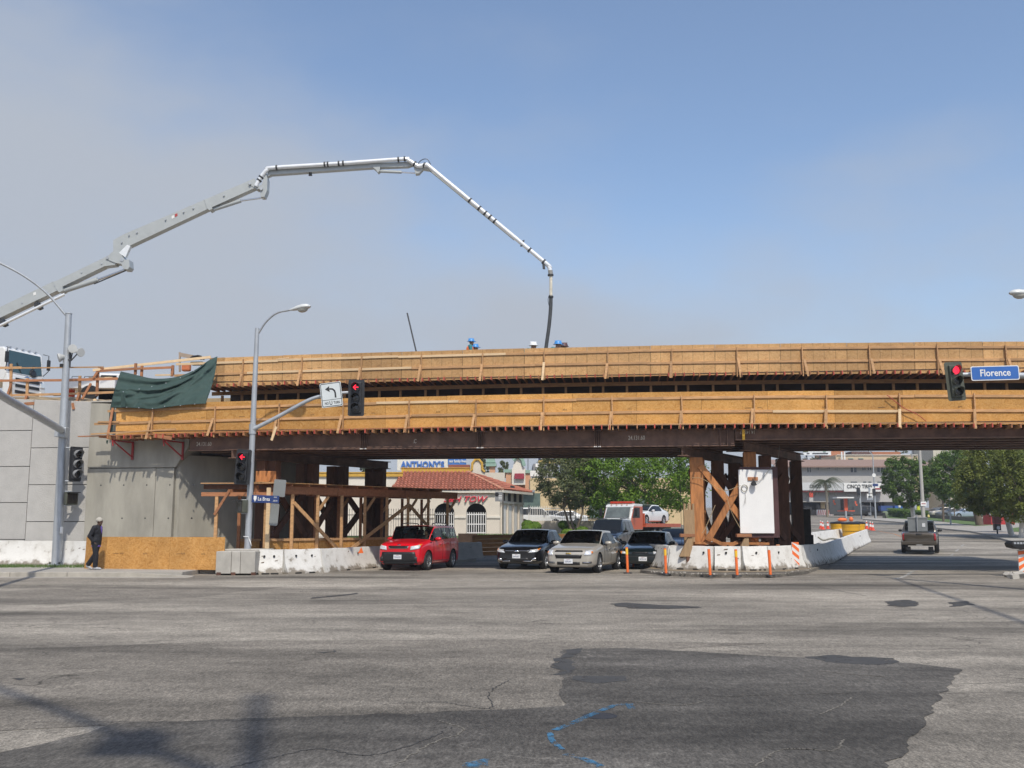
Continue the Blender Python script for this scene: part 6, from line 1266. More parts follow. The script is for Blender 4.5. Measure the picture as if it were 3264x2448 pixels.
c['patch']('badge', (xf, -.06, .925), (xf, .06, .925), (xf, .06, .955), (xf, -.06, .955), D, CHROME, .016, 4, 2); plate_on(c, .50, -.02, txt='7MGL725')
sym(c, 'fender_vent', ((.98, .9, 1.0), (1.10, .9, 1.0), (1.10, .9, 1.03), (.98, .9, 1.03)), (0, -1, 0), BLACK, .01, 2, 2)
for s in (-1, 1): MB().tube(curve_pts([(.30, s * .62, 1.63), (.22, s * .60, 1.70), (-.5, s * .60, 1.72), (-1.25, s * .60, 1.69), (-1.35, s * .62, 1.62)], 4), .018, 6).build('roof_rail', DARKM, c['t'], smooth=50)
c['patch']('wiper', (1.0, -.5, 1.13), (1.0, .55, 1.13), (1.0, .55, 1.145), (1.0, -.5, 1.145), (-.3, 0, -1), BLACK, .02, 6, 1)
# --- black sedan
CAM = dict(SEDAN, driver=1, W=1.82, H=1.47, wb=2.775, fo=.97, hn=.80)
c = make_car('sedan', nose_at(1733, 1814, 17, .97, 2.775, 1.82), hd(17), 'black sedan in the shade between the red hatchback and the silver sedan', CAM, BLK)
xf = c['xf']
c['patch']('upper_grille', (xf, -.55, .63), (xf, .55, .63), (xf, .45, .71), (xf, -.45, .71), D, BLACK, .012, 8, 2); c['patch']('grille_bar', (xf, -.54, .70), (xf, .54, .70), (xf, .54, .715), (xf, -.54, .715), D, CHROME, .02, 8, 1)
c['patch']('badge', (xf, -.08, .66), (xf, .08, .66), (xf, .08, .74), (xf, -.08, .74), D, CHROME, .03, 4, 3); c['patch']('lower_intake', (xf, -.5, .30), (xf, .5, .30), (xf, .45, .44), (xf, -.45, .44), D, BLACK, .012, 8, 3)
sym(c, 'headlight', ((xf, .46, .62), (xf - .1, .80, .66), (xf - .28, .90, .78), (xf - .05, .52, .74)), (-1, -.5, 0), LAMPG, .012, 8, 5); sym(c, 'turn_signal', ((xf - .16, .80, .72), (xf - .33, .90, .77), (xf - .35, .90, .80), (xf - .2, .80, .77)), (-1, -.7, 0), AMBER, .02, 3, 2)
sym(c, 'fog_lamp', ((xf, .58, .33), (xf - .05, .76, .34), (xf - .05, .78, .46), (xf, .62, .42)), (-1, -.4, 0), CHROME, .014, 4, 3); sym(c, 'bumper_trim', ((xf, .25, .31), (xf, .60, .30), (xf, .60, .325), (xf, .25, .33)), (-1, -.1, 0), CHROME, .016, 5, 1); plate_on(c, .50, .0, txt='6XPN627')
# --- silver sedan
MAL = dict(SEDAN, driver=1, W=1.785, H=1.45, wb=2.85, fo=.96, ro=1.06, hn=.81)
c = make_car('sedan', nose_at(1904, 1826, 19, .96, 2.85, 1.785), hd(19), 'champagne silver sedan at the stop line beside the orange posts', MAL, SIL)
xf = c['xf']
c['patch']('upper_grille', (xf, -.50, .735), (xf, .50, .735), (xf, .46, .785), (xf, -.46, .785), D, BLACK, .012, 8, 2); c['patch']('lower_grille', (xf, -.44, .52), (xf, .44, .52), (xf, .48, .635), (xf, -.48, .635), D, BLACK, .012, 8, 3); c['patch']('lower_intake', (xf, -.40, .30), (xf, .40, .30), (xf, .40, .40), (xf, -.40, .40), D, BLACK, .012, 8, 2)
c['patch']('badge', (xf, -.09, .665), (xf, .09, .665), (xf, .09, .705), (xf, -.09, .705), D, M('badge_gold', (.6, .42, .1), .3, .8, var=0), .02, 4, 2); sym(c, 'bumper_slot', ((xf, .50, .345), (xf - .08, .82, .35), (xf - .08, .82, .41), (xf, .50, .40)), (-1, -.4, 0), BLACK, .010, 5, 2); sym(c, 'bumper_trim', ((xf, .50, .37), (xf - .08, .82, .375), (xf - .08, .82, .39), (xf, .50, .385)), (-1, -.4, 0), CHROME, .016, 5, 1)
sym(c, 'headlight', ((xf, .56, .62), (xf - .08, .80, .63), (xf - .22, .87, .80), (xf - .06, .62, .80)), (-1, -.5, 0), LAMPG, .012, 7, 6); sym(c, 'turn_signal', ((xf - .14, .80, .68), (xf - .2, .86, .70), (xf - .2, .86, .76), (xf - .14, .80, .75)), (-1, -.8, 0), AMBER, .02, 2, 2); plate_on(c, .42, 0, txt='5ZPL661')
# --- dark green sedan
c = make_car('sedan', nose_at(2118, 1814, 17, .95, 2.7, 1.75), hd(17), 'dark green sedan half hidden behind the orange posts', dict(SEDAN, driver=1, W=1.75, H=1.39, wb=2.7, hn=.74, hc=.93, bf=.88, br=.95, deck=1.0, tail=.96), TEALP)
xf = c['xf']; sym(c, 'headlight', ((xf, .50, .58), (xf - .06, .72, .58), (xf - .08, .74, .68), (xf - .02, .50, .68)), (-1, -.35, 0), LAMPG, .012, 6, 4); sym(c, 'turn_signal', ((xf - .07, .72, .58), (xf - .16, .84, .59), (xf - .18, .84, .68), (xf - .09, .73, .68)), (-1, -.5, 0), AMBER, .014, 4, 3); c['patch']('upper_grille', (xf, -.3, .60), (xf, .3, .60), (xf, .3, .66), (xf, -.3, .66), D, BLACK, .012, 5, 2); c['patch']('bumper_strip', (xf, -.7, .47), (xf, .7, .47), (xf, .7, .49), (xf, -.7, .49), D, DARKM, .012, 8, 1); plate_on(c, .40, .1, txt='4KTR118')
# --- navy SUV
SUV = dict(deep=1, W=1.86, H=1.80, wb=2.84, fo=.86, ro=1.05, hn=1.02, hc=1.16, bf=1.12, br=1.16, deck=1.14, tail=1.10, xc=.85, xwt=.25, pill=(-.18, -.27), xcp=-1.05, xrt=-2.05, xrb=-2.28, wt=.78, r=.37, zb=.30, rdrop=.04, nw=.78, mirm=BLACK)
p = PY(1945, 1760, 54.8); c = make_car('suv', (p.x, 54.8, terr(54.8)), hd(19), 'dark navy SUV queued behind the silver sedan', SUV, NAVY)
xf = c['xf']; c['patch']('upper_grille', (xf, -.5, .74), (xf, .5, .74), (xf, .5, .94), (xf, -.5, .94), D, BLACK, .012, 6, 3); sym(c, 'headlight', ((xf, .56, .76), (xf - .05, .80, .76), (xf - .08, .82, .94), (xf, .56, .94)), (-1, -.3, 0), LAMPG, .012, 5, 4)
for s in (-1, 1): MB().tube([(.2, s * .62, 1.85), (-1.9, s * .62, 1.85)], .02, 6).build('roof_rail', BLACK, c['t'], smooth=50)
# --- blue car beyond the barriers
p = PY(2150, 1700, 47); c = make_car('sedan', (p.x + .5, 49.5, terr(49.5)), hd(15), 'mid blue car mostly hidden behind the timber upright', dict(SEDAN, H=1.42), BLUP, detail=1)
# --- white sedan riding the tow truck
tow = thing('tow_truck', (0, 0, 0), 'orange and white flatbed tow truck with red light bar', 'tow truck'); ORG = paint('paint_orange', (.48, .085, .03)); WHC = paint('paint_cab_white', (.66, .67, .66))
tp = PY(1990, 1680, 70.5); tow.location = (tp.x, 70.5, terr(70.5)); tow.rotation_euler[2] = hd(34)
MB().prism([(1.05, .75), (1.05, 1.55), (.62, 2.42), (.35, 2.50), (-.75, 2.48), (-.75, .75)], -1.05, 1.05, Matrix.Rotation(R(90), 4, 'X')).build('cab', WHC, tow, bevel=.07)
MB().prism([(2.6, .6), (2.62, 1.3), (2.3, 1.45), (1.06, 1.53), (1.06, .6)], -.95, .95, Matrix.Rotation(R(90), 4, 'X')).build('hood', WHC, tow, bevel=.08)
MB().prism([(.72, 2.30), (.64, 2.46), (.36, 2.54), (-.75, 2.52), (-.75, 2.40), (.40, 2.40)], -1.06, 1.06, Matrix.Rotation(R(90), 4, 'X')).build('roof', WHC, tow, bevel=.03)
MB().add([(1.04, -.93, 1.60), (1.04, .93, 1.60), (.70, .88, 2.30), (.70, -.88, 2.30)], [(0, 1, 2, 3)]).build('windscreen', M('truck_screen', (.12, .14, .135), .1, var=.3, vs=1.5), tow).location = (.035, 0, .01)
for s in (-1, 1):
    MB().prism([(.98, .8), (.98, 1.55), (.58, 2.36), (-.7, 2.36), (-.7, .8)], min(s * 1.052, s * 1.075), max(s * 1.052, s * 1.075), Matrix.Rotation(R(90), 4, 'X')).build('door', ORG, tow)
    MB().add([(.85, s * 1.082, 1.58), (.55, s * 1.082, 2.28), (-.25, s * 1.082, 2.28), (-.25, s * 1.082, 1.58)], [(0, 1, 2, 3)]).build('side_window', GLASSD, tow)
    MB().box((.85, s * 1.36, 1.95), (.10, .20, .52)).build('mirror', BLACK, tow, bevel=.03); MB().bar((.8, s * 1.05, 2.15), (.85, s * 1.34, 2.15), .03, .03).build('mirror_arm', BLACK, tow)
    MB().box((2.45, s * .75, 1.05), (.12, .3, .22)).build('headlight', LAMPG, tow, bevel=.03)
    for x in (1.9, -2.6, -3.5):
        w = link('wheel', wheel_meshes(.46, .26, 5)[0], None, tow); w.location = (x, s * .92, .46); w.rotation_euler[2] = 0 if s < 0 else math.pi; link('rim', wheel_meshes(.46, .26, 5)[1], None, w)
MB().bx(.05, .45, -.85, .85, 2.56, 2.70).build('light_bar', M('beacon_red', (.55, .05, .02), .25, var=.15, vs=10, coat=.5), tow, bevel=.03)
for y in (-.6, -.2, .2, .6): MB().box((.70, y, 2.47), (.05, .08, .04)).build('marker_lamp', AMBER, tow)
MB().bx(-6.6, -.9, -1.2, 1.2, .95, 1.10).build('flatbed', ORG, tow, bevel=.02); MB().bx(-6.4, -.9, -.5, .5, .6, .94).build('chassis', BLACK, tow)
for s in (-1, 1): MB().bx(-6.6, -.9, s * 1.18 - .03, s * 1.18 + .03, 1.101, 1.2).build('side_rail', ORG, tow, bevel=.01)
MB().bx(-1.0, -.9, -1.1, 1.1, 1.11, 1.9).build('headboard', ORG, tow, bevel=.02)
mw = Matrix.Translation(tow.location) @ Matrix.Rotation(tow.rotation_euler[2], 4, 'Z'); pp = mw @ Vector((-3.6, -.25, 1.11))
c = make_car('sedan', pp, hd(34), 'white sedan carried on the tow truck flatbed', dict(SEDAN, H=1.42, W=1.78), WHT, detail=1)
xf = c['xf']; sym(c, 'turn_signal', ((xf - .1, .80, .60), (xf - .22, .88, .62), (xf - .22, .88, .72), (xf - .1, .80, .70)), (-1, -.7, 0), AMBER, .012, 3, 3); sym(c, 'headlight', ((xf, .5, .6), (xf - .06, .78, .62), (xf - .08, .78, .73), (xf, .5, .73)), (-1, -.4, 0), LAMPG, .012, 4, 3)
# --- bronze pickup driving away
pk = PT(2951, 1766); PICK = dict(deep=1, W=1.88, H=1.72, wb=3.24, fo=.85, ro=1.15, hn=1.02, hc=1.15, bf=1.10, br=1.12, deck=1.12, tail=1.13, xc=.75, xwt=.15, pill=(-.35, -.45), xcp=-.95, xrt=-1.02, xrb=-1.16, wt=.76, r=.38, zb=.38, rdrop=.03, mirm=BLACK, mirx=.2)
c = make_car('pickup', (pk.x + .55, pk.y + 2.0, terr(pk.y + 2)), R(67), 'bronze pickup truck carrying a grey cabinet, driving away on the right', PICK, BRZ, cat='pickup truck')
xr = c['xr']; U = (1, 0, 0); pa = c['patch']
pa('bed_opening', (-1.30, -.78, 1.12), (-1.30, .78, 1.12), (-2.62, .78, 1.13), (-2.62, -.78, 1.13), (0, 0, -1), BLACK, .012, 4, 6)
pa('tailgate_gap', (xr, -.72, .60), (xr, .72, .60), (xr, .72, .615), (xr, -.72, .615), U, SEAM, .004, 6, 1)
for s in (-1, 1):
    pa('tailgate_gap', (xr, s * .715, .61), (xr, s * .73, .61), (xr, s * .73, 1.10), (xr, s * .715, 1.10), U, SEAM, .006, 1, 5); pa('tail_light', (xr, s * .74, .66), (xr, s * .86, .68), (xr, s * .88, 1.02), (xr, s * .74, 1.04), (1, -.25 * s, 0), REDL, .012, 3, 5); MB().box((xr - .05, s * .55, .25), (.04, .24, .2)).build('mud_flap', BLACK, c['t'])
MB().box((xr - .06, 0, .53), (.16, 1.72, .17)).build('rear_bumper', BRZ, c['t'], bevel=.03); pa('tailgate_handle', (xr, -.14, .95), (xr, .14, .95), (xr, .14, 1.02), (xr, -.14, 1.02), U, BLACK, .014, 3, 2); plate_on(c, .50, 0, False, '8B41290', .3, .15)
p_ = [o for o in c['t'].children if o.name.startswith('number_plate')]
for o in p_: o.location.x -= .14
ck = thing('cabinet', wmat(c['t']) @ Vector((-1.95, .05, 1.02)), 'grey metal cabinet standing in the pickup bed', 'cabinet', None, R(67))
MB().bx(-.28, .28, -.48, .48, .12, .78).build('case', M('cabinet_grey', (.26, .28, .29), .45, .2, var=.1), ck, bevel=.01); MB().box((-.285, .0, .45), (.01, .03, .6)).build('door_gap', SEAM, ck)
MB().box((-.29, -.3, .45), (.012, .16, .2)).build('label_plate', PLATE, ck); MB().bx(-.40, -.36, -.55, .55, .1, 1.0).build('rack_bar', GALV, ck).scale = (1, .04, 1)
MB().bx(-.30, .30, -.50, .50, .781, .86).build('lid', M('cabinet_grey', (.26, .28, .29)), ck, bevel=.01); MB().lathe([(.05, .86), (.06, .9), (.05, .97), (0, 1.0)], 12, Matrix.Translation((-.1, -.56, 0))).build('beacon', M('beacon_yellow', (.8, .7, .25), .3, var=.05), ck, smooth=50)
# --- distant parked cars
def far_car(nm, u, v, hdg, lb, sp, pt, dz=0.0, grp=None, cat='car'):
    p = PT(u, v); return make_car(nm, (p.x, p.y, p.z + dz), hdg, lb, sp, pt, grp, 1, cat)
CROSS = dict(SUV, H=1.62, hn=.95, hc=1.08, bf=1.02, br=1.08)
far_car('crossover', 2738, 1645, R(180), 'black crossover turning beyond the bus shelter', CROSS, BLK)
far_car('sedan', 3010, 1647, R(182), 'silver sedan parked left in the row behind the low wall', SEDAN, SIL, 0, 'cars behind the low wall')
far_car('sedan', 3036, 1650, R(178), 'blue-grey sedan parked in the middle of the row behind the low wall', SEDAN, GRYP, 0, 'cars behind the low wall'); far_car('sedan', 3080, 1652, R(180), 'pale blue sedan parked right in the row behind the low wall', dict(SEDAN, fast=True), LBL_, 0, 'cars behind the low wall')
far_car('suv', 3010, 1638, R(185), 'dark SUV in the back row of the car park', SUV, GRYP, 0, 'cars in the back row'); far_car('suv', 3120, 1636, R(176), 'dark green van in the back row under the trees', SUV, TEALP, 0, 'cars in the back row')
wt_y = 93
for (u, Y, h_, sp, pt, lb) in ((1718, 92, R(0), SUV, WHT, 'white SUV parked behind the picket fence'), (1790, 97, R(180), SEDAN, WHT, 'white sedan parked behind the picket fence'), (1745, 100, R(170), SEDAN, GRYP, 'dark sedan parked behind the white SUV')):
    x = (u - CXP) / F_PX * Y; make_car('suv' if sp is SUV else 'sedan', (x, Y, terr(Y) + .25), h_, lb, sp, pt, 'cars behind the picket fence', 1)
# ================================================================== vehicles on the deck
Yd = 45.0
def zdeck(): return 6.98
cb_ = PY(30, 1200, 44.0); tk = thing('truck', (-23.6, 46.6, 7.25), 'white heavy truck cab with large windscreen standing on the approach', 'truck', None, R(-16))
CABW = paint('truck_white', (.74, .75, .75), 0, .35); TG = M('truck_glass_green', (.03, .07, .075), .06, var=.1, spec=.8, coat=.5)
hx, hz = 1.18, 0
zt2 = PY(60, 1108, 45.6).z - 7.25
MB().prism([(1.05, .85), (1.2, 1.25), (1.05, zt2 - .12), (.9, zt2), (-.9, zt2), (-.9, .85)], -hx, hx, Matrix.Rotation(R(90), 4, 'X')).build('cab', CABW, tk, bevel=.06)
MB().add([(1.205, -1.05, 1.28), (1.205, 1.05, 1.28), (1.08, 1.0, zt2 - .15), (1.08, -1.0, zt2 - .15)], [(0, 1, 2, 3)]).build('windscreen', TG, tk)
MB().prism([(1.20, .0), (1.34, .05), (1.34, .80), (1.22, 1.2), (1.0, 1.2), (1.0, .0)], -1.15, 1.15, Matrix.Rotation(R(90), 4, 'X')).build('bumper', CABW, tk, bevel=.03)
for z in (.34, .62, .9): MB().bx(1.33, 1.36, -.75, .75, z, z + .13).build('grille_bar', BLACK, tk)
for s in (-1, 1):
    MB().box((1.33, s * .95, .86), (.08, .28, .24)).build('headlight', LAMPG, tk, bevel=.03); MB().box((1.3, s * 1.32, 1.9), (.08, .18, .5)).build('mirror', BLACK, tk, bevel=.02); MB().tube([(1.1, s * 1.15, 2.4), (1.3, s * 1.3, 2.35), (1.3, s * 1.32, 1.6), (1.1, s * 1.15, 1.3)], .02, 6).build('mirror_arm', DARKM, tk)
    w = link('wheel', wheel_meshes(.5, .3, 5)[0], None, tk); w.location = (.1, s * 1.0, .5); w.rotation_euler[2] = 0 if s < 0 else math.pi
    MB().bar((1.215, s * .3, 1.3), (1.18, s * .55, 1.75), .02, .03).build('wiper', BLACK, tk)
for y in (-.8, -.4, 0, .4, .8): MB().box((.95, y, zt2 + .03), (.08, .12, .06)).build('marker_lamp', GALV, tk)
MB().lathe([(.2, -.015), (.215, 0), (.2, .015)], 16, Matrix.Translation((1.215, .45, 1.4)) @ Matrix.Rotation(R(70), 4, 'Y')).build('steering_wheel', BLACK, tk, smooth=50)
MB().bx(-5, -.95, -1.15, 1.15, .9, 1.3).build('chassis', DARKM, tk)
MB().add([(1.36, -.3, 1.1), (1.36, .3, 1.1), (1.3, .0, 1.2)], [(0, 1, 2)]).build('badge', CHROME, tk)
# white service truck
q = PY(262, 1250, 44.5); sv = thing('service_trailer', (q.x, 45.6, 7.2), 'white utility-box trailer parked behind the guard rail', 'trailer', None, R(180))
MB().bx(-1.7, 1.15, -.95, .95, .75, 1.52).build('utility_body', CABW, sv, bevel=.05); MB().bar((1.1, 0, .5), (2.2, 0, .45), .1, .1).build('drawbar', DARKM, sv); sv.scale = (.8, 1, .62)
MB().bx(-1.6, 1.1, -.955, -.95, 1.26, 1.28).build('trim_line', REDL, sv); MB().bx(-1.5, -.2, .3, .9, 1.53, 1.6).build('lid', WOODP, sv)
for x in (-.9, -.1, .6): MB().tube([(x - .25, .7, 1.52), (x - .22, .7, 1.68), (x + .22, .7, 1.68), (x + .25, .7, 1.52)], .02, 6).build('grab_handle', BLACK, sv)
for s in (-1, 1):
    for x in (-.35,):
        w = link('wheel', wheel_meshes(.4, .24, 5)[0], None, sv); w.location = (x, s * .85, .4); w.rotation_euler[2] = 0 if s < 0 else math.pi; link('rim', wheel_meshes(.4, .24, 5)[1], None, w)
    MB().lathe([(.5, .955 * s - .01), (.5, .955 * s + .012)], 20, Matrix.Translation((-.35, 0, .48)) @ Matrix.Rotation(R(90), 4, 'X')).build('wheel_arch', BLACK, sv)
q = PY(350, 1250, 46.5); s2 = thing('pickup', (q.x, 47.4, 7.0), 'white and black pickup tail partly hidden behind the tarpaulin', 'pickup truck', None, R(100))
MB().bx(-2.4, 0, -.9, .9, .65, 1.12).build('bed', BLACK, s2, bevel=.04); MB().prism([(0, .65), (0, 1.75), (1.1, 1.75), (1.5, 1.2), (2.6, 1.1), (2.6, .65)], -.88, .88, Matrix.Rotation(R(90), 4, 'X')).build('cab', CABW, s2, bevel=.06)
for s in (-1, 1): MB().box((-2.42, s * .75, .92), (.04, .18, .14)).build('tail_light', REDL, s2); MB().box((-.01, s * .42, 1.45), (.02, .7, .4)).build('rear_window', GLASSD, s2)
for s in (-1, 1):
    for x in (1.6, -1.5): w = link('wheel', wheel_meshes(.4, .24, 5)[0], None, s2); w.location = (x, s * .8, .4); w.rotation_euler[2] = 0 if s < 0 else math.pi
q = PY(180, 1250, 44); gb = thing('generator_box', (q.x, 45.2, 7.25), 'bright orange-red generator cabinet beside the service truck', 'generator', None, R(-8))
MB().bx(-.18, .18, -.25, .25, .05, .52).build('case', M('generator_red', (.72, .08, .035), .45, var=.08), gb, bevel=.04); MB().bx(-.2, .2, -.27, .27, 0, .05).build('skid', BLACK, gb); MB().box((.02, -.255, .4), (.14, .012, .1)).build('label_plate', WHITEP, gb); MB().lathe([(.05, 0), (.05, .01), (0, .01)], 10, Matrix.Translation((-.03, -.252, .25)) @ Matrix.Rotation(R(90), 4, 'X')).build('gauge', WHITEP, gb)
q = PY(124, 1250, 47); sn = thing('site_sign', (q.x, 47, 7.25), 'white site sign board on a thin post by the truck', 'sign')
MB().tube([(-.1, 0, 0), (-.1, 0, 1.2)], .025, 6).build('post', GALV, sn); MB().bx(-.05, .12, -.01, .01, .0, .55).build('board', WHITEP, sn); MB().bx(-.32, .12, -.01, .01, 1.0, 1.03).build('frame', DARKM, sn); MB().bx(-.32, .12, -.01, .01, 1.3, 1.33).build('frame', DARKM, sn); MB().bx(-.3, .1, -.005, .005, 1.03, 1.3).build('clear_panel', M('pale_sheet', (.5, .53, .58), .4), sn)

# ================================================================== trees
def leaf_mat(name, a, b):
    m = M(name, a, .55, var=.3, vs=1.4, col2=b, spec=.25); p = m.node_tree.nodes['Principled BSDF']
    try: p.inputs['Transmission Weight'].default_value = 0; p.inputs['Subsurface Weight'].default_value = 0
    except Exception: pass
    t = m.node_tree; o = t.nodes['Material Output']; x = _n(t, 'ShaderNodeMixShader'); x.inputs[0].default_value = .38; l = _n(t, 'ShaderNodeBsdfTranslucent'); s = p.inputs['Base Color'].links[0].from_socket
    t.links.new(s, l.inputs[0]); t.links.new(p.outputs[0], x.inputs[1]); t.links.new(l.outputs[0], x.inputs[2]); t.links.new(x.outputs[0], o.inputs[0]); return m
LEAF1 = leaf_mat('leaf_fresh', (.085, .175, .016), (.21, .33, .04)); LEAF2 = leaf_mat('leaf_dull', (.10, .125, .05), (.20, .22, .10)); LEAF3 = leaf_mat('leaf_ficus', (.055, .12, .02), (.15, .23, .045)); LEAF4 = leaf_mat('leaf_ficus_gold', (.09, .135, .026), (.25, .27, .06))
BARK = M('bark', (.13, .10, .075), .9, var=.3, vs=4, stretch=(3, 3, .7), bump=.4, bs=12); BARKW = M('bark_whitewashed', (.62, .60, .56), .85, var=.15, vs=5, bump=.3, bs=12)
def tree(loc, label, crown_c, crown_r, leaf, trunk_h, trunk_r, n=240, per=34, ls=.16,  seed=1, white=0.0, name='tree', stems=1, group=None, lean=0.0):
    rd = random.Random(seed); t = thing(name, loc, label, 'tree', group); cc, cr = Vector(crown_c), Vector(crown_r); tr = MB(); wt_ = MB()
    for s in range(stems):
        a = s * 2.1 + seed; b = Vector((.12 * math.cos(a), .12 * math.sin(a), 0)) if stems > 1 else Vector(); top = Vector((cc.x * .5 + (.9 * math.cos(a) if stems > 1 else 0), cc.y * .5 + (.6 * math.sin(a) if stems > 1 else 0), trunk_h))
        pts = [b, b.lerp(top, .35) + Vector((rd.uniform(-.08, .08), rd.uniform(-.08, .08), 0)), b.lerp(top, .7) + Vector((rd.uniform(-.1, .1), 0, 0)), top]; tr.tube(curve_pts(pts, 4), [trunk_r * (1.15 - .035 * i) for i in range(13)], 10)
        if white: wt_.tube([pts[0], pts[0].lerp(top, white * .5), pts[0].lerp(top, white)], [trunk_r * 1.28, trunk_r * 1.16, trunk_r * 1.1], 12)
        for k in range(7):
            e = cc + Vector((rd.uniform(-.75, .75) * cr.x, rd.uniform(-.75, .75) * cr.y, rd.uniform(-.3, .7) * cr.z)); mid = top.lerp(e, .5) + Vector((0, 0, .2)); tr.tube(curve_pts([top - Vector((0, 0, .15)), mid, e], 4), [trunk_r * (.5 - .048 * i) for i in range(9)], 6)
    tr.build('trunk', BARK, t, smooth=60)
    if white: wt_.build('whitewash', BARKW, t, smooth=60)
    vs = []; fs = []
    clumps = []
    for k in range(n):
        while True:
            p = Vector((rd.uniform(-1, 1), rd.uniform(-1, 1), rd.uniform(-1, 1))); l = p.length
            if .001 < l < 1: break
        p = p / l * (l ** .45) * (1 + .22 * noise.noise(p * 1.9 + Vector((seed * 7, 0, 0)))) 
        clumps.append((Vector((p.x * cr.x, p.y * cr.y, p.z * cr.z)) + cc, rd.uniform(.5, 1.15)))
    per = int(per * 1.8); ls *= 1.25
    for c, sz in clumps:
        R0 = min(cr) * .23 * sz
        for i in range(per):
            d = Vector((rd.gauss(0, 1), rd.gauss(0, 1), rd.gauss(0, 1))); d.normalize(); p = c + Vector((d.x, d.y, d.z * .75)) * R0 * rd.random() ** .4
            nrm = (d + Vector((rd.uniform(-.7, .7), rd.uniform(-.7, .7), rd.uniform(-.2, 1.1)))).normalized(); a = nrm.orthogonal().normalized(); a.rotate(Matrix.Rotation(rd.uniform(0, 6.28), 3, nrm)); b = nrm.cross(a); L, w = ls * rd.uniform(.6, 1.25), ls * .5 * rd.uniform(.7, 1.2)
            o = len(vs); vs += [p - a * L * .5, p + b * w * .5, p + a * L * .5, p - b * w * .5]; fs.append((o, o + 1, o + 2, o + 3))
    me = bpy.data.meshes.new('crown'); me.from_pydata(vs, [], fs); link('crown', me, leaf, t); return t
def tree_px(u, v, Y, cu, cv, wu, hv, **k):          # trunk foot column u; crown centred on sight line cu, cv at depth Y with half size wu, hv in photo px
    z0 = terr(Y); x = (u - CXP) / F_PX * Y; c = PY(cu, cv, Y); s = Y / F_PX; tree((x, Y, z0), k.pop('label'), (c.x - x, 0, c.z - z0), (wu * s, wu * s * k.pop('dep', .8), hv * s), **k)
tree_px(2112, 1660, 82, 2010, 1508, 225, 140, label='broad bright green tree filling the gap under the bridge', leaf=LEAF1, trunk_h=3.2, trunk_r=.2, n=520, per=44, ls=.20, seed=3)
tree_px(1832, 1680, 80, 1812, 1520, 105, 100, label='greyish green multi-stemmed tree before the picket fence', leaf=LEAF2, trunk_h=2.2, trunk_r=.09, n=230, per=36, ls=.16, seed=8, stems=3)
tree_px(2903, 1666, 112, 2892, 1536, 80, 76, label='round dark green street tree with white painted trunk behind the pickup', leaf=LEAF3, trunk_h=3.0, trunk_r=.2, n=260, per=40, ls=.20, seed=5, white=.62)
tree_px(3208, 1712, 77, 3170, 1530, 120, 112, label='large golden green street tree, its white trunk next to the red box', leaf=LEAF4, trunk_h=2.6, trunk_r=.17, n=420, per=44, ls=.16, seed=11, white=.75)
tree_px(3240, 1718, 73, 3270, 1540, 125, 125, label='street tree at the right edge with the whitest trunk', leaf=LEAF4, trunk_h=2.6, trunk_r=.20, n=380, per=44, ls=.16, seed=17, white=.8)
tree_px(3110, 1690, 104, 3060, 1520, 95, 92, label='dark street tree behind the golden ones with a bare grey trunk', leaf=LEAF3, trunk_h=4.2, trunk_r=.35, n=300, per=40, ls=.2, seed=23)
tree_px(2995, 1670, 120, 3000, 1520, 55, 60, label='thin grey green tree between the round tree and the dark one', leaf=LEAF2, trunk_h=4.0, trunk_r=.12, n=110, per=30, ls=.2, seed=29)
for (u, cu, cv, w, h, Y, lb, sd) in ((1420, 1440, 1470, 14, 22, 190, 'small dark tree far behind the shop signs', 1), (1598, 1603, 1496, 16, 28, 150, 'slender dull tree between the teal towers', 2), (1545, 1545, 1480, 22, 30, 165, 'grey green tree behind the red-roofed gable', 4), (1160, 1165, 1490, 16, 20, 180, 'small dark tree seen through the timber bent', 6), (2600, 2595, 1468, 45, 9, 210, 'flat dark tree line patch above the tyre shop', 7), (2900, 2910, 1437, 60, 14, 300, 'hazy tree mass on the far rise', 9)):
    tree_px(u, 0, Y, cu, cv, w, h, label=lb, leaf=LEAF2, trunk_h=2.5, trunk_r=.15, n=60, per=24, ls=.35, seed=40 + sd, group='far trees')
# bare sapling
p = PT(3043, 1660); sa = thing('sapling', p, 'bare leafless sapling on the verge before the low wall', 'tree'); sm_ = MB(); rd = random.Random(4); sm_.tube([(0, 0, 0), (.05, 0, 2.0), (0, 0, 3.6)], [.09, .06, .03], 7)
for k in range(22): a = rd.uniform(0, 6.28); z = rd.uniform(1.2, 3.2); l = rd.uniform(.6, 1.5); sm_.tube([(.03, 0, z), (l * .5 * math.cos(a), l * .4 * math.sin(a), z + l * .6), (l * .8 * math.cos(a), l * .6 * math.sin(a), z + l * 1.3)], [.025, .016, .006], 5)
sm_.build('trunk', BARK, sa)
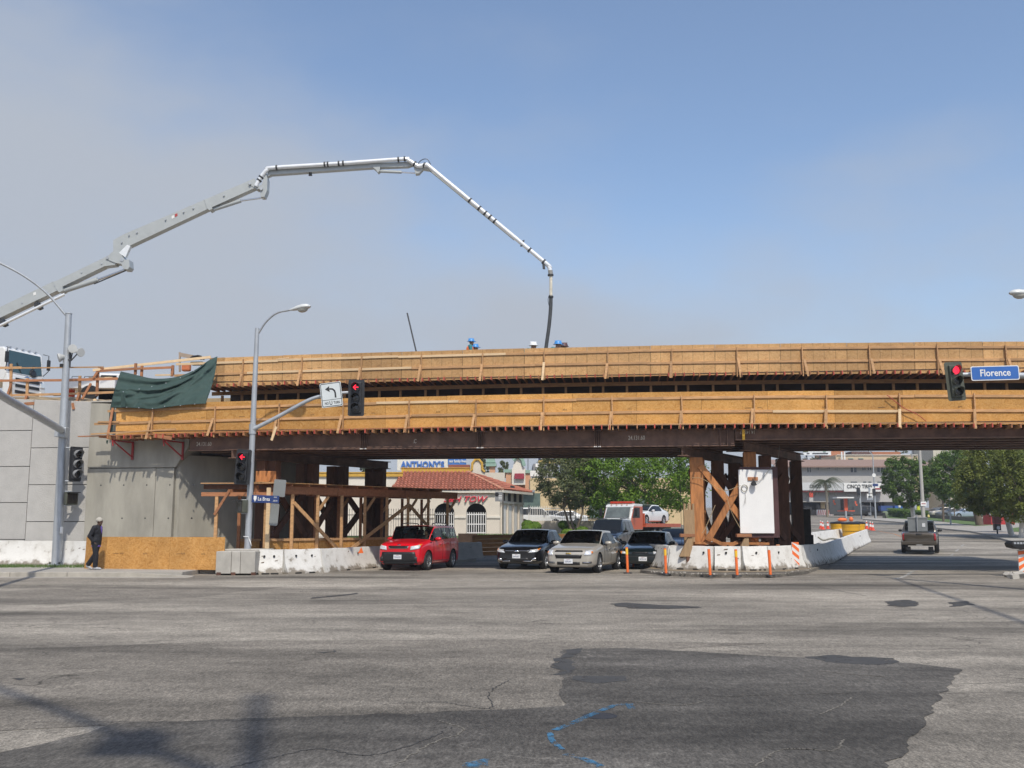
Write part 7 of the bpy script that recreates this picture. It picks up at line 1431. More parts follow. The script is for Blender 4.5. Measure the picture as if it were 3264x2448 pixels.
# palm
p = PT(2637, 1640); pl = thing('palm_tree', (p.x * 155 / p.y, 155, terr(155)), 'small feathery palm on the far corner before the tyre shop', 'tree'); b = PY(2637, 1535, 155); zc_ = b.z - terr(155); bx_ = 0
MB().tube(curve_pts([(0, 0, 0), (.05, 0, zc_ * .5), (-.15, 0, zc_)], 5), .19, 9).build('trunk', M('palm_bark', (.28, .24, .18), .9, var=.25, vs=8), pl, smooth=60)
rd = random.Random(6)
PALM = leaf_mat('leaf_palm', (.05, .075, .03), (.11, .13, .06))
for k in range(26):
    a = k * 2.4; L = rd.uniform(2.2, 3.2); up = rd.uniform(-.2, 1.1); m_ = MB(); prev = None; spine = []
    for i in range(9):
        f = i / 8; spine.append(Vector((L * f * math.cos(a) - .15, L * f * math.sin(a), zc_ + up * L * f * .9 - 1.25 * L * f * f * .8)))
    for i in range(1, 9):
        for j in range(3):
            q = spine[i - 1].lerp(spine[i], j / 3); d = (spine[i] - spine[i - 1]).normalized(); s = d.cross(Vector((0, 0, 1))).normalized(); l = .75 * math.sin(min(1, (i + j / 3) / 9 + .12) * 3.0) + .1
            for sg_ in (-1, 1): m_.add([q, q + d * .05, q + (s * sg_ * .8 + d * .5 - Vector((0, 0, .45))) * l], [(0, 1, 2)])
    m_.tube(spine, .02, 4); m_.build('frond', PALM, pl)

# ================================================================== tow office
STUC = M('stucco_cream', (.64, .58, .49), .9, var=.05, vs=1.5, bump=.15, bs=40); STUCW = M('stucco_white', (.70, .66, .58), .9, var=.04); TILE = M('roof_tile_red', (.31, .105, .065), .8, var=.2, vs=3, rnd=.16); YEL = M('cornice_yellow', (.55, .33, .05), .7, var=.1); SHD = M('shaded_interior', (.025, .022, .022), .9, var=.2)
Yk = 77.0; zk = terr(Yk) + .2
of = thing('tow_office', (-5, Yk, zk), 'cream stucco tow office with red tiled hip roof and arched gates', 'building')
kx = lambda u, Y=Yk: (u - CXP) / F_PX * (Y * math.cos(PITCH))
xl, xrk = kx(1150), kx(1592); zE = PY(1500, 1563, Yk).z; zA = PY(1500, 1604, Yk).z
def arch(xc_, w, ztop, zbot, n=10): r = w / 2; return [(xc_ - r, zbot)] + [(xc_ - r * math.cos(math.pi * i / n), ztop - r * .95 + r * .95 * math.sin(math.pi * i / n)) for i in range(n + 1)] + [(xc_ + r, zbot)]
a1, a2 = kx(1416), kx(1518)
poly = [(xl, zk - 1)] + arch(a1, 1.52, zA, zk - 1) + arch(a2, 1.52, zA, zk - 1) + [(xrk, zk - 1), (xrk, zE), (xl, zE)]
MB().prism(poly, -.35, 0, Matrix.Translation((0, Yk, 0)) @ Matrix.Rotation(R(90), 4, 'X')).build('wall', STUC, of, wld=True)
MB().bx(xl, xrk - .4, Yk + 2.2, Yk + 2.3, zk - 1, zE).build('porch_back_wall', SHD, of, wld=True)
for ac in (a1, a2):
    gt = MB(); zg = PY(1500, 1636, Yk).z
    for k in range(9): x = ac - .70 + 1.4 * k / 8; gt.bx(x - .028, x + .028, Yk + .13, Yk + .18, zk - .3, zg + (.08 if k % 1 == 0 else 0))
    for z in (zg - .12, zg - .85, zk + .1): gt.bx(ac - .74, ac + .74, Yk + .185, Yk + .22, z, z + .08)
    gt.build('gate', WHITE_M, of, wld=True)
zb_ = PY(1500, 1650, Yk).z
for x0, x1 in ((xl, a1 - .78), (a1 + .78, a2 - .78), (a2 + .78, xrk + .06)):
    for k in range(2): MB().bx(x0, x1, Yk - .05 - .03 * k, Yk - .001, zb_ - .09 * k + .05, zb_ - .09 * k + .13).build('string_course', STUCW, of, wld=True)
# side wall with four bays
dk_ = Vector((math.sin(R(15)), math.cos(R(15)), 0)); Lk = 7.2; n0 = Vector((xrk, Yk, 0)); nr = Vector((dk_.y, -dk_.x, 0))
ms_ = Matrix.Translation(n0) @ Matrix.Rotation(math.atan2(dk_.y, dk_.x), 4, 'Z')
MB().bx(.02, Lk, -.01, .3, zk - 1, zE, ms_).build('side_wall', STUC, of, wld=True)
for k in range(4):
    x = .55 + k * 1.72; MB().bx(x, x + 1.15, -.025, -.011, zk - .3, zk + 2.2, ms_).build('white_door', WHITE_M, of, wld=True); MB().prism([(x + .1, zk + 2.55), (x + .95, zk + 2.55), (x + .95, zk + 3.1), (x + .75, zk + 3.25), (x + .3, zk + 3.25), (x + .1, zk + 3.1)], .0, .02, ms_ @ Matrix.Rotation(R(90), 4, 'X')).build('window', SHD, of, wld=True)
    MB().bx(x - .25, x - .05, -.12, -.011, zk - .5, zk + 2.35, ms_).build('pilaster', STUC, of, wld=True); MB().bx(x - .3, x + 1.35, -.14, -.012, zk + 2.36, zk + 2.5, ms_).build('string_course', STUCW, of, wld=True)
# roof
e0, e1 = kx(1244, Yk - .3), kx(1604, Yk - .3); ze = PY(1500, 1562, Yk - .3).z; zr = PY(1400, 1506, Yk + 2.3).z; r0, r1 = kx(1276, Yk + 2.3), kx(1490, Yk + 2.3)
far = n0 + dk_ * (Lk + .8) + nr * .6
rf = MB(); P = [Vector((e0, Yk - .3, ze)), Vector((e1, Yk - .3, ze)), Vector((r1, Yk + 2.3, zr)), Vector((r0, Yk + 2.3, zr)), Vector((far.x, far.y, ze + .1)), Vector((r1 + .8, Yk + 7, zr))]
rf.add(P, [(0, 1, 2, 3), (1, 4, 5, 2)]); ro = rf.build('roof', TILE, of, wld=True)
tm = MB(); n = 6
for i in range(n): pass
vs = []; 
for (yy, r_) in ((0, .125), (.42, .10)):
    for i in range(n + 1): a = math.pi * i / n; vs.append((-r_ * math.cos(a), yy, r_ * .75 * math.sin(a) + (.03 if yy == 0 else 0)))
fsx = [(i, i + 1, n + 2 + i, n + 1 + i) for i in range(n)] + [tuple(range(n + 1))[::-1]]
tme = MB().add(vs, fsx).mesh('tile'); smoothen(tme, 60); tme.materials.append(TILE)
slope_v = (P[3] + P[2]) / 2 - (P[0] + P[1]) / 2; sl = Vector((0, slope_v.y, slope_v.z)); ang = math.atan2(sl.z, sl.y); rows_ = 9; cnt = 0; extra = []
cols = int((e1 - e0) / .285)
for r_ in range(rows_):
    f = r_ / rows_; xa_, xb_ = e0 + (r0 - e0) * f, e1 + (r1 - e1) * f
    for k in range(cols):
        x = e0 + .15 + k * .285
        if not xa_ + .05 < x < xb_ - .05: continue
        o = bpy.data.objects.new('tile', tme); COL.objects.link(o); o.parent = ro; o.matrix_parent_inverse = Matrix.Translation(-Vector(of.location)); o.matrix_parent_inverse = wmat(ro).inverted()
        o.location = (x + random.uniform(-.01, .01), Yk - .34 + sl.y * f, ze + sl.z * f + .02); o.rotation_euler = (ang, 0, random.uniform(-.02, .02)); cnt += 1
mh_ = MB(); u1 = (P[4] - P[1]); u2 = (P[2] - P[1])
for r_ in range(8):
    for k in range(26):
        f = r_ / 8; a = P[1].lerp(P[2], f); b = P[4].lerp(P[5], f); p = a.lerp(b, (k + .5) / 26); q = P[1].lerp(P[2], f + .13).lerp(P[4].lerp(P[5], f + .13), (k + .5) / 26); mh_.tube([p + Vector((0, 0, .02)), q], [.12, .09], 6, False)
tag(mh_.build('side_roof_tiles', TILE, ro, wld=True), kind='stuff')
MB().tube([P[1] + Vector((0, 0, .05)), P[2] + Vector((0, 0, .05))], .11, 8).build('hip_cap', M('mortar_tile', (.45, .22, .14), .85, var=.3, vs=6), of, wld=True)
MB().bx(e0, e1 - .05, Yk - .26, Yk - .12, ze - .2, ze - .03).build('fascia', STUCW, of, wld=True); MB().bx(xl, xrk + .3, Yk - .12, Yk - .002, ze - .1, ze - .02).build('eave_soffit', STUCW, of, wld=True)
MB().bar((xrk + .25, Yk - .5, ze - .1), (far.x, far.y, ze - .05), .1, .18).build('fascia', STUCW, of, wld=True)
# parapet block behind the tiles
px0, px1 = kx(1282, Yk + 2.5), kx(1492, Yk + 2.5); zp = PY(1400, 1494, Yk + 2.5).z
MB().bx(px0, px1, Yk + 2.45, Yk + 9, zk, zp).build('parapet_block', STUCW, of, wld=True); MB().bx(px0 - .1, px1 + .1, Yk + 2.3, Yk + 2.449, zp - .28, zp + .02).build('cornice', YEL, of, wld=True); MB().bx(px0 - .16, px1 + .16, Yk + 2.25, Yk + 2.46, zp + .021, zp + .08).build('cornice', YEL, of, wld=True)
lx1 = kx(1278, Yk + 1.5); zl = PY(1250, 1506, Yk + 1.5).z
MB().bx(kx(1000), lx1, Yk + 1.5, Yk + 9, zk - 1, zl).build('wing_wall', STUCW, of, wld=True); MB().bx(kx(1000), lx1 + .1, Yk + 1.35, Yk + 1.499, zl - .32, zl - .04).build('cornice', YEL, of, wld=True); MB().bx(kx(1000), lx1 + .15, Yk + 1.3, Yk + 1.52, zl - .039, zl + .03).build('cornice', YEL, of, wld=True)
MB().box((kx(1268), Yk + 1.46, zk + 2.0), (.9, .06, .5)).build('window', GLASSD, of, wld=True); MB().box((kx(1340), Yk + 1.42, zk + 2.3), (.7, .14, .9)).build('awning_box', STUC, of, wld=True)
MB().box((kx(1256), Yk + 1.46, zk + .9), (1.0, .05, 2.0)).build('door', WHITE_M, of, wld=True)
SGN = M('sign_letter_red', (.55, .03, .05), .4, var=.1); zs_ = PY(1480, 1592, Yk).z
text('lettering', 'S&H TOW', .62, SGN, of, at(kx(1480), Yk - .14, zs_) @ FACE, .05, bold=.012, shear=.35, wld=True, sx=1.12); text('lettering', 'S&H TOW', .62, WHITEP, of, at(kx(1480), Yk - .08, zs_) @ FACE, .03, bold=.03, shear=.35, wld=True, sx=1.12)
MB().lathe([(0, .1), (.1, .05), (.1, -.05), (0, -.1)], 10, Matrix.Translation((kx(1430), Yk - .15, zs_ + .12))).build('gold_star', YEL, of, wld=True); MB().bx(3.1, 4.3, -.05, -.012, zk + 3.45, zk + 3.8, ms_).build('plaque', DARKM, of, wld=True)
# gable ornament on the roof behind
ga = thing('shop_gable', (kx(1520, 88), 88, terr(88)), 'curved mission gable edged in yellow behind the tow office roof', 'gable'); zg0, zg1 = PY(1520, 1508, 88).z - terr(88), PY(1520, 1464, 88).z - terr(88); w2 = 22 * 88 / F_PX
gp = [(-w2 * 1.1, 0), (-w2 * 1.1, zg0 + .1), (-w2 * .75, zg0 + .3), (-w2 * .7, zg1 - .35), (-w2 * .3, zg1 - .05), (0, zg1), (w2 * .3, zg1 - .05), (w2 * .7, zg1 - .35), (w2 * .75, zg0 + .3), (w2 * 1.1, zg0 + .1), (w2 * 1.1, 0)]
MB().prism(gp, -.3, 0, Matrix.Rotation(R(90), 4, 'X')).build('gable_wall', STUC, ga); MB().tube([(x, -.05, z) for x, z in gp[1:-1]], .11, 6).build('edge_trim', YEL, ga); MB().bx(-4.2 * w2, -w2 * 1.12, .3, 2, zg0 - .2, zg0 + .75).build('red_roof', TILE, ga)
MB().bx(w2 * 1.12, w2 * 4, .05, 1.0, 0, zg0 + .05).build('side_parapet', STUC, ga)
# black iron fence
fn = thing('iron_fence', (-8, 74, terr(74)), 'black iron picket fence left of the tow office', 'fence'); f_ = MB(); Yf = 71; zf = terr(Yf)
for k in range(46): x = kx(1090, Yf) + k * .17; f_.bx(x - .012, x + .012, Yf - .012, Yf + .012, zf, zf + 2.1); f_.lathe([(.03, zf + 2.1), (0, zf + 2.25)], 4, Matrix.Translation((x, Yf, 0)))
tag(f_.build('pickets', BLACK, fn, wld=True), kind='stuff')
for z in (.3, 1.75): MB().bx(kx(1090, Yf), kx(1090, Yf) + 7.8, Yf + .013, Yf + .04, zf + z, zf + z + .05).build('rail', BLACK, fn, wld=True)
# white picket fence on low wall behind the lawn
pf = thing('picket_fence', (6, 86, terr(86)), 'white steel picket fence on a low cream wall', 'fence'); fa_, fb_ = Vector((far.x - .3, 85.4, 0)), Vector((12.6, 87.4, 0)); zw = terr(86); f_ = MB(); nfp = 76
MB().bar(V3(fa_, zw + .35), V3(fb_, zw + .35), .25, 1.35).build('low_wall', STUC, pf, wld=True)
for k in range(nfp): p = fa_.lerp(fb_, k / (nfp - 1)); f_.bx(p.x - .02, p.x + .02, p.y - .02, p.y + .02, zw + 1.03, zw + 2.25)
tag(f_.build('pickets', WHITE_M, pf, wld=True), kind='stuff')
for z in (1.25, 2.05): MB().bar(V3(fa_ + Vector((0, .05, 0)), zw + z), V3(fb_ + Vector((0, .05, 0)), zw + z), .04, .06).build('rail', WHITE_M, pf, wld=True)
for k in (0, .35, .68, 1): p = fa_.lerp(fb_, k); MB().bx(p.x - .05, p.x + .05, p.y - .1, p.y - .03, zw + 1.0, zw + 2.35).build('post', WHITE_M, pf, wld=True)
# clipped shrubs
def shrub(u, v, w, h, Y, label, stem=0, seed=0):
    c = PY(u, v, Y); s = Y / F_PX; rd = random.Random(seed); t = thing('shrub', (c.x, Y, terr(Y) + .2), label, 'shrub', 'clipped shrubs on the lawn'); vs = []; fs = []; zc2 = c.z - terr(Y) - .2
    if stem: MB().tube([(0, 0, 0), (.03, 0, zc2)], .05, 6).build('stem', BARK, t)
    for i in range(1500):
        d = Vector((rd.gauss(0, 1), rd.gauss(0, 1), rd.gauss(0, 1))).normalized(); r_ = rd.random() ** .15; p = Vector((d.x * w * s * r_, d.y * w * s * r_, zc2 + d.z * h * s * r_)) ; nrm = (d + Vector((rd.uniform(-.5, .5), rd.uniform(-.5, .5), rd.uniform(-.3, .6)))).normalized(); a = nrm.orthogonal().normalized(); a.rotate(Matrix.Rotation(rd.uniform(0, 6.28), 3, nrm)); b = nrm.cross(a); L = rd.uniform(.05, .11)
        o = len(vs); vs += [p - a * L, p + b * L * .6, p + a * L, p - b * L * .6]; fs.append((o, o + 1, o + 2, o + 3))
    me = bpy.data.meshes.new('foliage'); me.from_pydata(vs, [], fs); link('foliage', me, LEAF1, t)
for k, (u, v, w, h, Y, lb, st_) in enumerate(((1682, 1673, 20, 15, 79, 'round clipped shrub against the office corner', 0), (1706, 1679, 20, 17, 78, 'largest clipped shrub of the cluster by the office', 0), (1684, 1686, 22, 15, 77, 'front clipped shrub of the cluster by the office', 0), (1796, 1673, 17, 14, 82, 'topiary shrub on a stem, left of the pair', 1), (1821, 1677, 14, 12, 82, 'topiary shrub on a stem, right of the pair', 1), (1855, 1690, 21, 12, 80, 'low mounded shrub beside the navy SUV', 0), (1810, 1696, 22, 10, 79, 'low yellowish mound below the topiary pair', 0))): shrub(u, v, w, h, Y, lb, st_, 60 + k)
p = PT(1374, 1720); shrub(1378, 1683, 22, 8, 72, 'low green hedge mound showing above the red car roof', 0, 71)
# bus stop sign
p = PT(1603, 1724); bsn = thing('bus_stop_sign', p, 'grey bus stop flag sign on a thin post before the tow office', 'sign'); hz_ = PY(1603, 1572, p.y).z - p.z; s = p.y / F_PX
MB().tube([(0, 0, 0), (0, 0, hz_)], .05, 8).build('post', M('post_brown', (.10, .09, .08), .6), bsn); MB().bx(-25 * s, -1 * s, -.03, .0, hz_ - 26 * s, hz_ + .1).build('flag', M('flag_grey', (.22, .225, .23), .5, var=.1), bsn); MB().lathe([(.14, 0), (.14, .02), (0, .02)], 14, Matrix.Translation((-19 * s, -.032, hz_ - 4 * s)) @ Matrix.Rotation(R(90), 4, 'X')).build('logo_disc', BLACK, bsn)
for k in range(3): MB().bx(-14 * s, -3 * s, -.036, -.031, hz_ - (9 + 5 * k) * s, hz_ - (7 + 5 * k) * s).build('route_line', WHITEP, bsn)
# timber and concrete barricade beyond the cars
tb = thing('timber_barricade', PT(1560, 1778), 'orange-brown timber barricade between the red and black cars', 'barricade'); a, b = PY(1505, 1750, 52), PY(1900, 1750, 55)
for k in range(5): MB().bar(V3(a, terr(52) + .12 + .21 * k), V3(b, terr(55) + .12 + .21 * k), .08, .2).build('plank', M('barricade_timber', (.33, .15, .045), .8, var=.25, vs=2, rnd=.2, stretch=(1, 3, 5)), tb, wld=True)
barrier(V3(PY(1400, 1770, 49), 0), V3(PY(1532, 1770, 50.5), 0), 'grey barrier end showing behind the red hatchback', CONC, 0)
tag(MB().box(PY(1556, 1723, 56), (1.0, .3, .35)).build('planter_box', M('planter_grey', (.14, .145, .15), .8, var=.2)), 'small dark grey box on the lawn edge', 'planter')
tag(MB().box(PY(1490, 1717, 55), (1.0, .2, .55)).build('board', M('brown_board', (.08, .05, .035), .8, var=.3)), 'dark brown board behind the red hatchback tail', 'board')

# ================================================================== shops and hoardings beyond
def px_box(th, u0, u1, v0, v1, Y, d, mat, name, bev=0):
    a, b = PY(u0, v1, Y), PY(u1, v0, Y); return MB().bx(a.x, b.x, Y, Y + d, a.z, b.z).build(name, mat, th, wld=True)
def hoarding(Y, u0, u1, v0, v1, label, mat, legs=True):
    t = thing('billboard', (kx((u0 + u1) / 2, Y), Y, terr(Y)), label, 'billboard'); px_box(t, u0, u1, v0, v1, Y, .3, mat, 'panel')
    if legs:
        for f in (.25, .75): x = kx(u0 + (u1 - u0) * f, Y); MB().bx(x - .12, x + .12, Y + .31, Y + .55, terr(Y), PY(u0, v1, Y).z + .1).build('leg', DARKM, t, wld=True)
    return t
CRM = M('sign_cream', (.72, .69, .60), .6, var=.04)
t = hoarding(96, 1266, 1427, 1463, 1500, "cream rooftop sign with blue letters reading ANTHONY'S", CRM); c_ = PY(1347, 1482, 95.9); text('lettering', "ANTHONY'S", .84, M('letter_blue', (.06, .17, .50), .5, var=.05), t, at(c_.x, 95.93, c_.z) @ FACE, .05, bold=.03, space=1.04, wld=True, sx=.84)
t = hoarding(108, 1428, 1486, 1448, 1484, 'blue billboard about family lives above the tow office', M('hoard_blue', (.05, .17, .48), .5, var=.04)); c_ = PY(1459, 1470, 107.9); text('lettering', 'our family lives', .40, WHITEP, t, at(c_.x, 107.96, c_.z) @ FACE, .02, bold=.01, wld=True, sx=.75); c_ = PY(1452, 1459, 107.9); text('lettering', 'When you are gone,', .27, WHITEP, t, at(c_.x, 107.96, c_.z) @ FACE, .02, wld=True, sx=.75)
px_box(t, 1385, 1427, 1446, 1465, 108, .3, M('hoard_photo', (.22, .12, .09), .6, var=.6, vs=.9, col2=(.4, .34, .3)), 'picture_panel'); px_box(t, 1432, 1482, 1485, 1491, 107.7, .3, M('verdigris', (.25, .38, .31), .7, var=.1), 'catwalk')
t = hoarding(118, 1716, 1860, 1440, 1466, 'navy billboard reading INGLEWOOD behind the grey tree', M('hoard_navy', (.015, .02, .07), .5)); c_ = PY(1795, 1455, 117.9); text('lettering', 'INGLEWOOD', .85, WHITEP, t, at(c_.x, 117.95, c_.z) @ FACE, .02, bold=.02, wld=True); px_box(t, 1716, 1860, 1466.5, 1477, 118, .28, M('hoard_gold', (.60, .42, .15), .6), 'lower_panel'); px_box(t, 1707, 1722, 1478, 1488, 117.5, .1, WHITEP, 'small_sign')
PEACH = M('wall_peach', (.58, .32, .19), .9, var=.06); VERD = M('verdigris', (.25, .38, .31)); SAND = M('wall_sand', (.58, .45, .26), .9, var=.05)
bm_ = thing('shop_building', (kx(1640, 126), 126, terr(126)), 'peach shop with green domed towers and a tall white gable', 'building'); Yb = 126
px_box(bm_, 1540, 1680, 1545, 1660, Yb, 8, PEACH, 'wall'); px_box(bm_, 1560, 1578, 1485, 1546, Yb - 1, 2, PEACH, 'tower'); px_box(bm_, 1548, 1582, 1476, 1486, Yb - 1.3, 2.6, VERD, 'tower_cornice')
a = PY(1565, 1476, Yb); w2 = 15 * Yb / F_PX; MB().prism([(-w2, 0), (-w2 * .8, .9), (-.2, 1.5), (w2 * .5, 1.3), (w2, 0)], -1, 1, Matrix.Translation((a.x, Yb, a.z)) @ Matrix.Rotation(R(90), 4, 'X')).build('tower_roof', VERD, bm_, wld=True)
px_box(bm_, 1612, 1632, 1503, 1560, Yb - 1, 3, PEACH, 'pier'); px_box(bm_, 1606, 1634, 1496, 1506, Yb - 1.2, 3.3, VERD, 'pier_cap'); px_box(bm_, 1674, 1692, 1505, 1640, Yb - 1, 3, PEACH, 'pier'); px_box(bm_, 1670, 1696, 1498, 1508, Yb - 1.2, 3.3, VERD, 'pier_cap')
a = PY(1653, 1545, Yb - 1.5); w2 = 21 * Yb / F_PX; hg = PY(1653, 1462, Yb).z - a.z; gp = [(-w2, 0), (-w2, hg * .6), (-w2 * .85, hg * .62), (-w2 * .7, hg * .85), (-.2, hg), (w2 * .5, hg * .9), (w2 * .75, hg * .65), (w2, hg * .62), (w2, 0)]
MB().prism(gp, 0, .8, Matrix.Translation((a.x, Yb - .7, a.z)) @ Matrix.Rotation(R(90), 4, 'X')).build('gable_wall', STUCW, bm_, wld=True); MB().tube([(a.x + x * 1.08, Yb - 1.6, a.z + z + .15) for x, z in gp[3:7]], .25, 6).build('gable_coping', VERD, bm_, wld=True)
px_box(bm_, 1640, 1671, 1509, 1526, Yb - 1.9, .3, M('sign_maroon', (.30, .03, .05), .5, var=.2, vs=2), 'sign'); px_box(bm_, 1655, 1657, 1456, 1500, Yb + 2, .2, DARKM, 'chimney')
px_box(bm_, 1682, 1684, 1462, 1500, Yb + 1, .25, DARKM, 'chimney')
sd_ = thing('shop_building', (kx(1730, 112), 112, terr(112)), 'sand yellow flat-roofed shop front behind the grey tree', 'building'); px_box(sd_, 1690, 2230, 1524, 1680, 112, 8, SAND, 'wall'); px_box(sd_, 1665, 1722, 1572, 1640, 111.8, .15, M('shop_glass', (.12, .17, .15), .15, var=.4, vs=.5), 'window'); px_box(sd_, 1660, 1705, 1562, 1569, 111, 1, M('canopy_grey', (.25, .27, .29), .6), 'canopy')
px_box(sd_, 1880, 2060, 1590, 1650, 111.8, .15, MATS['shop_glass'], 'window'); px_box(sd_, 2066, 2082, 1575, 1645, 110, 1, M('wall_terracotta', (.45, .17, .09), .9, var=.1), 'pier'); a = PY(1730, 1536, 111.9); text('lettering', '31', .5, WHITEP, sd_, at(a.x + .4, 111.95, a.z) @ FACE, .03, wld=True)
px_box(sd_, 1690, 1760, 1500, 1518, 121, 1, WHITE_M, 'roof_unit')
# tyre shop block
Yt = 170; ty_ = thing('tyre_shop', (kx(2700, Yt), Yt, terr(Yt)), 'grey two-storey block with white CINCO TIRES boards', 'building'); GRYW = M('wall_grey', (.42, .41, .39), .9, var=.05); BRNR = M('roof_brown', (.27, .18, .145), .9, var=.1)
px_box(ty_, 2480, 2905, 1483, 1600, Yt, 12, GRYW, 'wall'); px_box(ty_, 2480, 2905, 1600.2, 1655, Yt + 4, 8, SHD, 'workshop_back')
a, b = PY(2470, 1485, Yt - 1), PY(2960, 1470, Yt + 5); rfm = MB(); rfm.add([(a.x, Yt - 1, a.z), (b.x, Yt - 1, a.z), (b.x - 2, Yt + 6, a.z + 1.5), (a.x, Yt + 6, a.z + 1.5), (a.x, Yt - 1, a.z - .25), (b.x, Yt - 1, a.z - .25)], [(0, 1, 2, 3), (4, 5, 1, 0)]); rfm.build('roof', BRNR, ty_, wld=True)
px_box(ty_, 2956, 2990, 1480, 1512, Yt - 1, 5, M('wall_yellowish', (.62, .57, .45), .9), 'end_wall')  # end wall in its own yellowish cream
for (u, v, w, h) in ((2579, 1497, 10, 17), (2607, 1494, 6, 9), (2642, 1493, 6, 6), (2667, 1495, 4, 12), (2721, 1498, 18, 15), (2754, 1494, 9, 9), (2771, 1494, 9, 9), (2806, 1497, 18, 15), (2842, 1495, 10, 14)):
    f = px_box(ty_, u - w / 2, u + w / 2, v - h / 2, v + h / 2, Yt - .06, .05, M('shop_pane', (.06, .07, .08), .15, var=.3), 'window'); fr2 = px_box(f, u - .4, u + .4, v - h / 2, v + h / 2, Yt - .1, .03, WHITE_M, 'mullion')
for (u, w) in ((2722, 20), (2756, 10), (2773, 9), (2807, 20)): px_box(ty_, u - w / 2, u + w / 2, 1535, 1539, Yt - .06, .05, MATS['shop_pane'], 'window')
px_box(ty_, 2554, 2690, 1538, 1563, Yt - 1.2, .3, M('sign_greywhite', (.55, .56, .56), .6, var=.05), 'sign_board'); px_box(ty_, 2690.5, 2813, 1539, 1567, Yt - 1.4, .3, WHITEP, 'sign_board')
for (u, v, s_) in ((2616, 1550, .72), (2740, 1551, .86)): a = PY(u, v, Yt - 1.5); text('lettering', 'CINCO TIRES', s_, INK, ty_, at(a.x, Yt - 1.25 if u < 2690 else Yt - 1.45, a.z) @ FACE, .02, bold=.012, wld=True, sx=.82)
px_box(ty_, 2480, 2815, 1563.2, 1568.5, Yt - 1.4 + .32, 1.0, M('awning_red', (.16, .03, .03), .8), 'awning'); px_box(ty_, 2783, 2808, 1556, 1560, Yt - 1.46, .05, REDL, 'print_line')
for (u0, u1, mt) in ((2620, 2632, SAND), (2540, 2545, GRYW), (2700, 2703, DARKM), (2750, 2753, DARKM), (2812, 2816, DARKM)): px_box(ty_, u0, u1, 1567, 1645, Yt + 1, .5, mt, 'pier')
px_box(ty_, 2810, 2905, 1600, 1640, Yt + 1, .3, M('fence_slats', (.10, .11, .11), .6), 'yard_gate'); px_box(ty_, 2580, 2591, 1567, 1585, Yt - 1, .2, M('banner_red', (.5, .06, .03), .6, var=.4, vs=2), 'banner'); px_box(ty_, 2580, 2592, 1586, 1600, Yt - 1, .2, M('banner_pale', (.45, .44, .42), .6, var=.4, vs=3), 'banner')
ti = thing('tyre_stack', PT(2560, 1643), 'row of black tyres and dark goods before the tyre shop', 'tyres'); tm_ = MB(); rd = random.Random(3)
for k in range(26): x = kx(2545 + k * 9.5, Yt - 3); tm_.lathe([(.36, 0), (.36, .9 + rd.random() * .9), (.2, .9)], 8, Matrix.Translation((x, Yt - 3, terr(Yt - 3))))
tm_.build('tyres', RUBBER, ti, wld=True)
for k, (u0, u1, v0, v1, Y, mt, nm, lb) in enumerate(((2670, 2925, 1450, 1478, 196, M('wall_beige', (.56, .44, .30), .9, var=.04), 'apartment_block', 'beige flat-roofed apartment block above the tyre shop'), (2650, 2690, 1437, 1475, 205, M('wall_rust', (.40, .17, .09), .9, var=.1), 'apartment_block', 'rust brown end wall left of the beige block'), (2780, 2870, 1440, 1452, 210, M('roof_terracotta', (.40, .16, .08), .9, var=.1), 'house_roof', 'terracotta roof showing above the beige block'), (2715, 2780, 1439, 1450, 208, M('roof_maroon', (.13, .075, .065), .9), 'house_roof', 'dark maroon roof above the beige block'),
        (2975, 3066, 1425, 1472, 215, M('wall_taupe', (.33, .31, .28), .9, var=.05), 'apartment_block', 'taupe stepped block right of the lamp pole'), (2982, 3002, 1424, 1458, 213, M('wall_pale_yellow', (.55, .52, .42), .9), 'apartment_block', 'pale yellow stair tower on the taupe block'), (3010, 3028, 1424, 1453, 213, M('wall_pale_yellow2', (.56, .53, .43), .9), 'apartment_block', 'second pale yellow stair tower on the taupe block'), (3072, 3110, 1424, 1470, 216, M('wall_cream2', (.58, .54, .45), .9), 'apartment_block', 'cream block behind the golden trees'), (3040, 3140, 1555, 1640, 190, M('wall_cream3', (.60, .55, .42), .9), 'strip_mall', 'cream low shops behind the back-row cars'), (1700, 1780, 1478, 1530, 135, M('metal_grey_wall', (.24, .25, .26), .7, .2, var=.1), 'warehouse', 'grey corrugated warehouse behind the white gable'))):
    t = thing(nm, (kx((u0 + u1) / 2, Y), Y, terr(Y)), lb, 'building'); px_box(t, u0, u1, v0, v1 + 120 if nm != 'house_roof' else v1 + 14, Y, 10, mt, 'wall')
    if k == 0:
        for u in (2712, 2744): f = px_box(t, u - 8, u + 8, 1462, 1469, Y - .06, .05, MATS['shop_pane'], 'window'); px_box(f, u - 8, u + 8, 1460.5, 1462, Y - .15, .1, VERD, 'lintel')
        for u in (2683, 2692): px_box(t, u, u + 2, 1440, 1490, Y - 1, .2, WHITE_M, 'pipe')
        px_box(t, 2668, 2926, 1449, 1451, Y - .2, .3, CRM, 'coping')
    if nm == 'strip_mall': px_box(t, 3055, 3135, 1575, 1600, Y - .1, .05, SHD, 'window'); px_box(t, 3068, 3080, 1577, 1585, Y - .2, .05, WHITEP, 'sign')
t = hoarding(182, 2560, 2648, 1425, 1451, 'white billboard above the tyre shop', M('hoard_white', (.72, .74, .74), .5, var=.03)); px_box(t, 2560, 2575, 1428, 1440, 181.9, .05, LEAF4, 'print'); px_box(t, 2590, 2640, 1443.5, 1446, 181.9, .05, INK, 'print_line'); px_box(t, 2572, 2580, 1443.5, 1446, 181.9, .05, INK, 'print_line'); px_box(t, 2624, 2632, 1428, 1440, 181.9, .05, VERD, 'print')
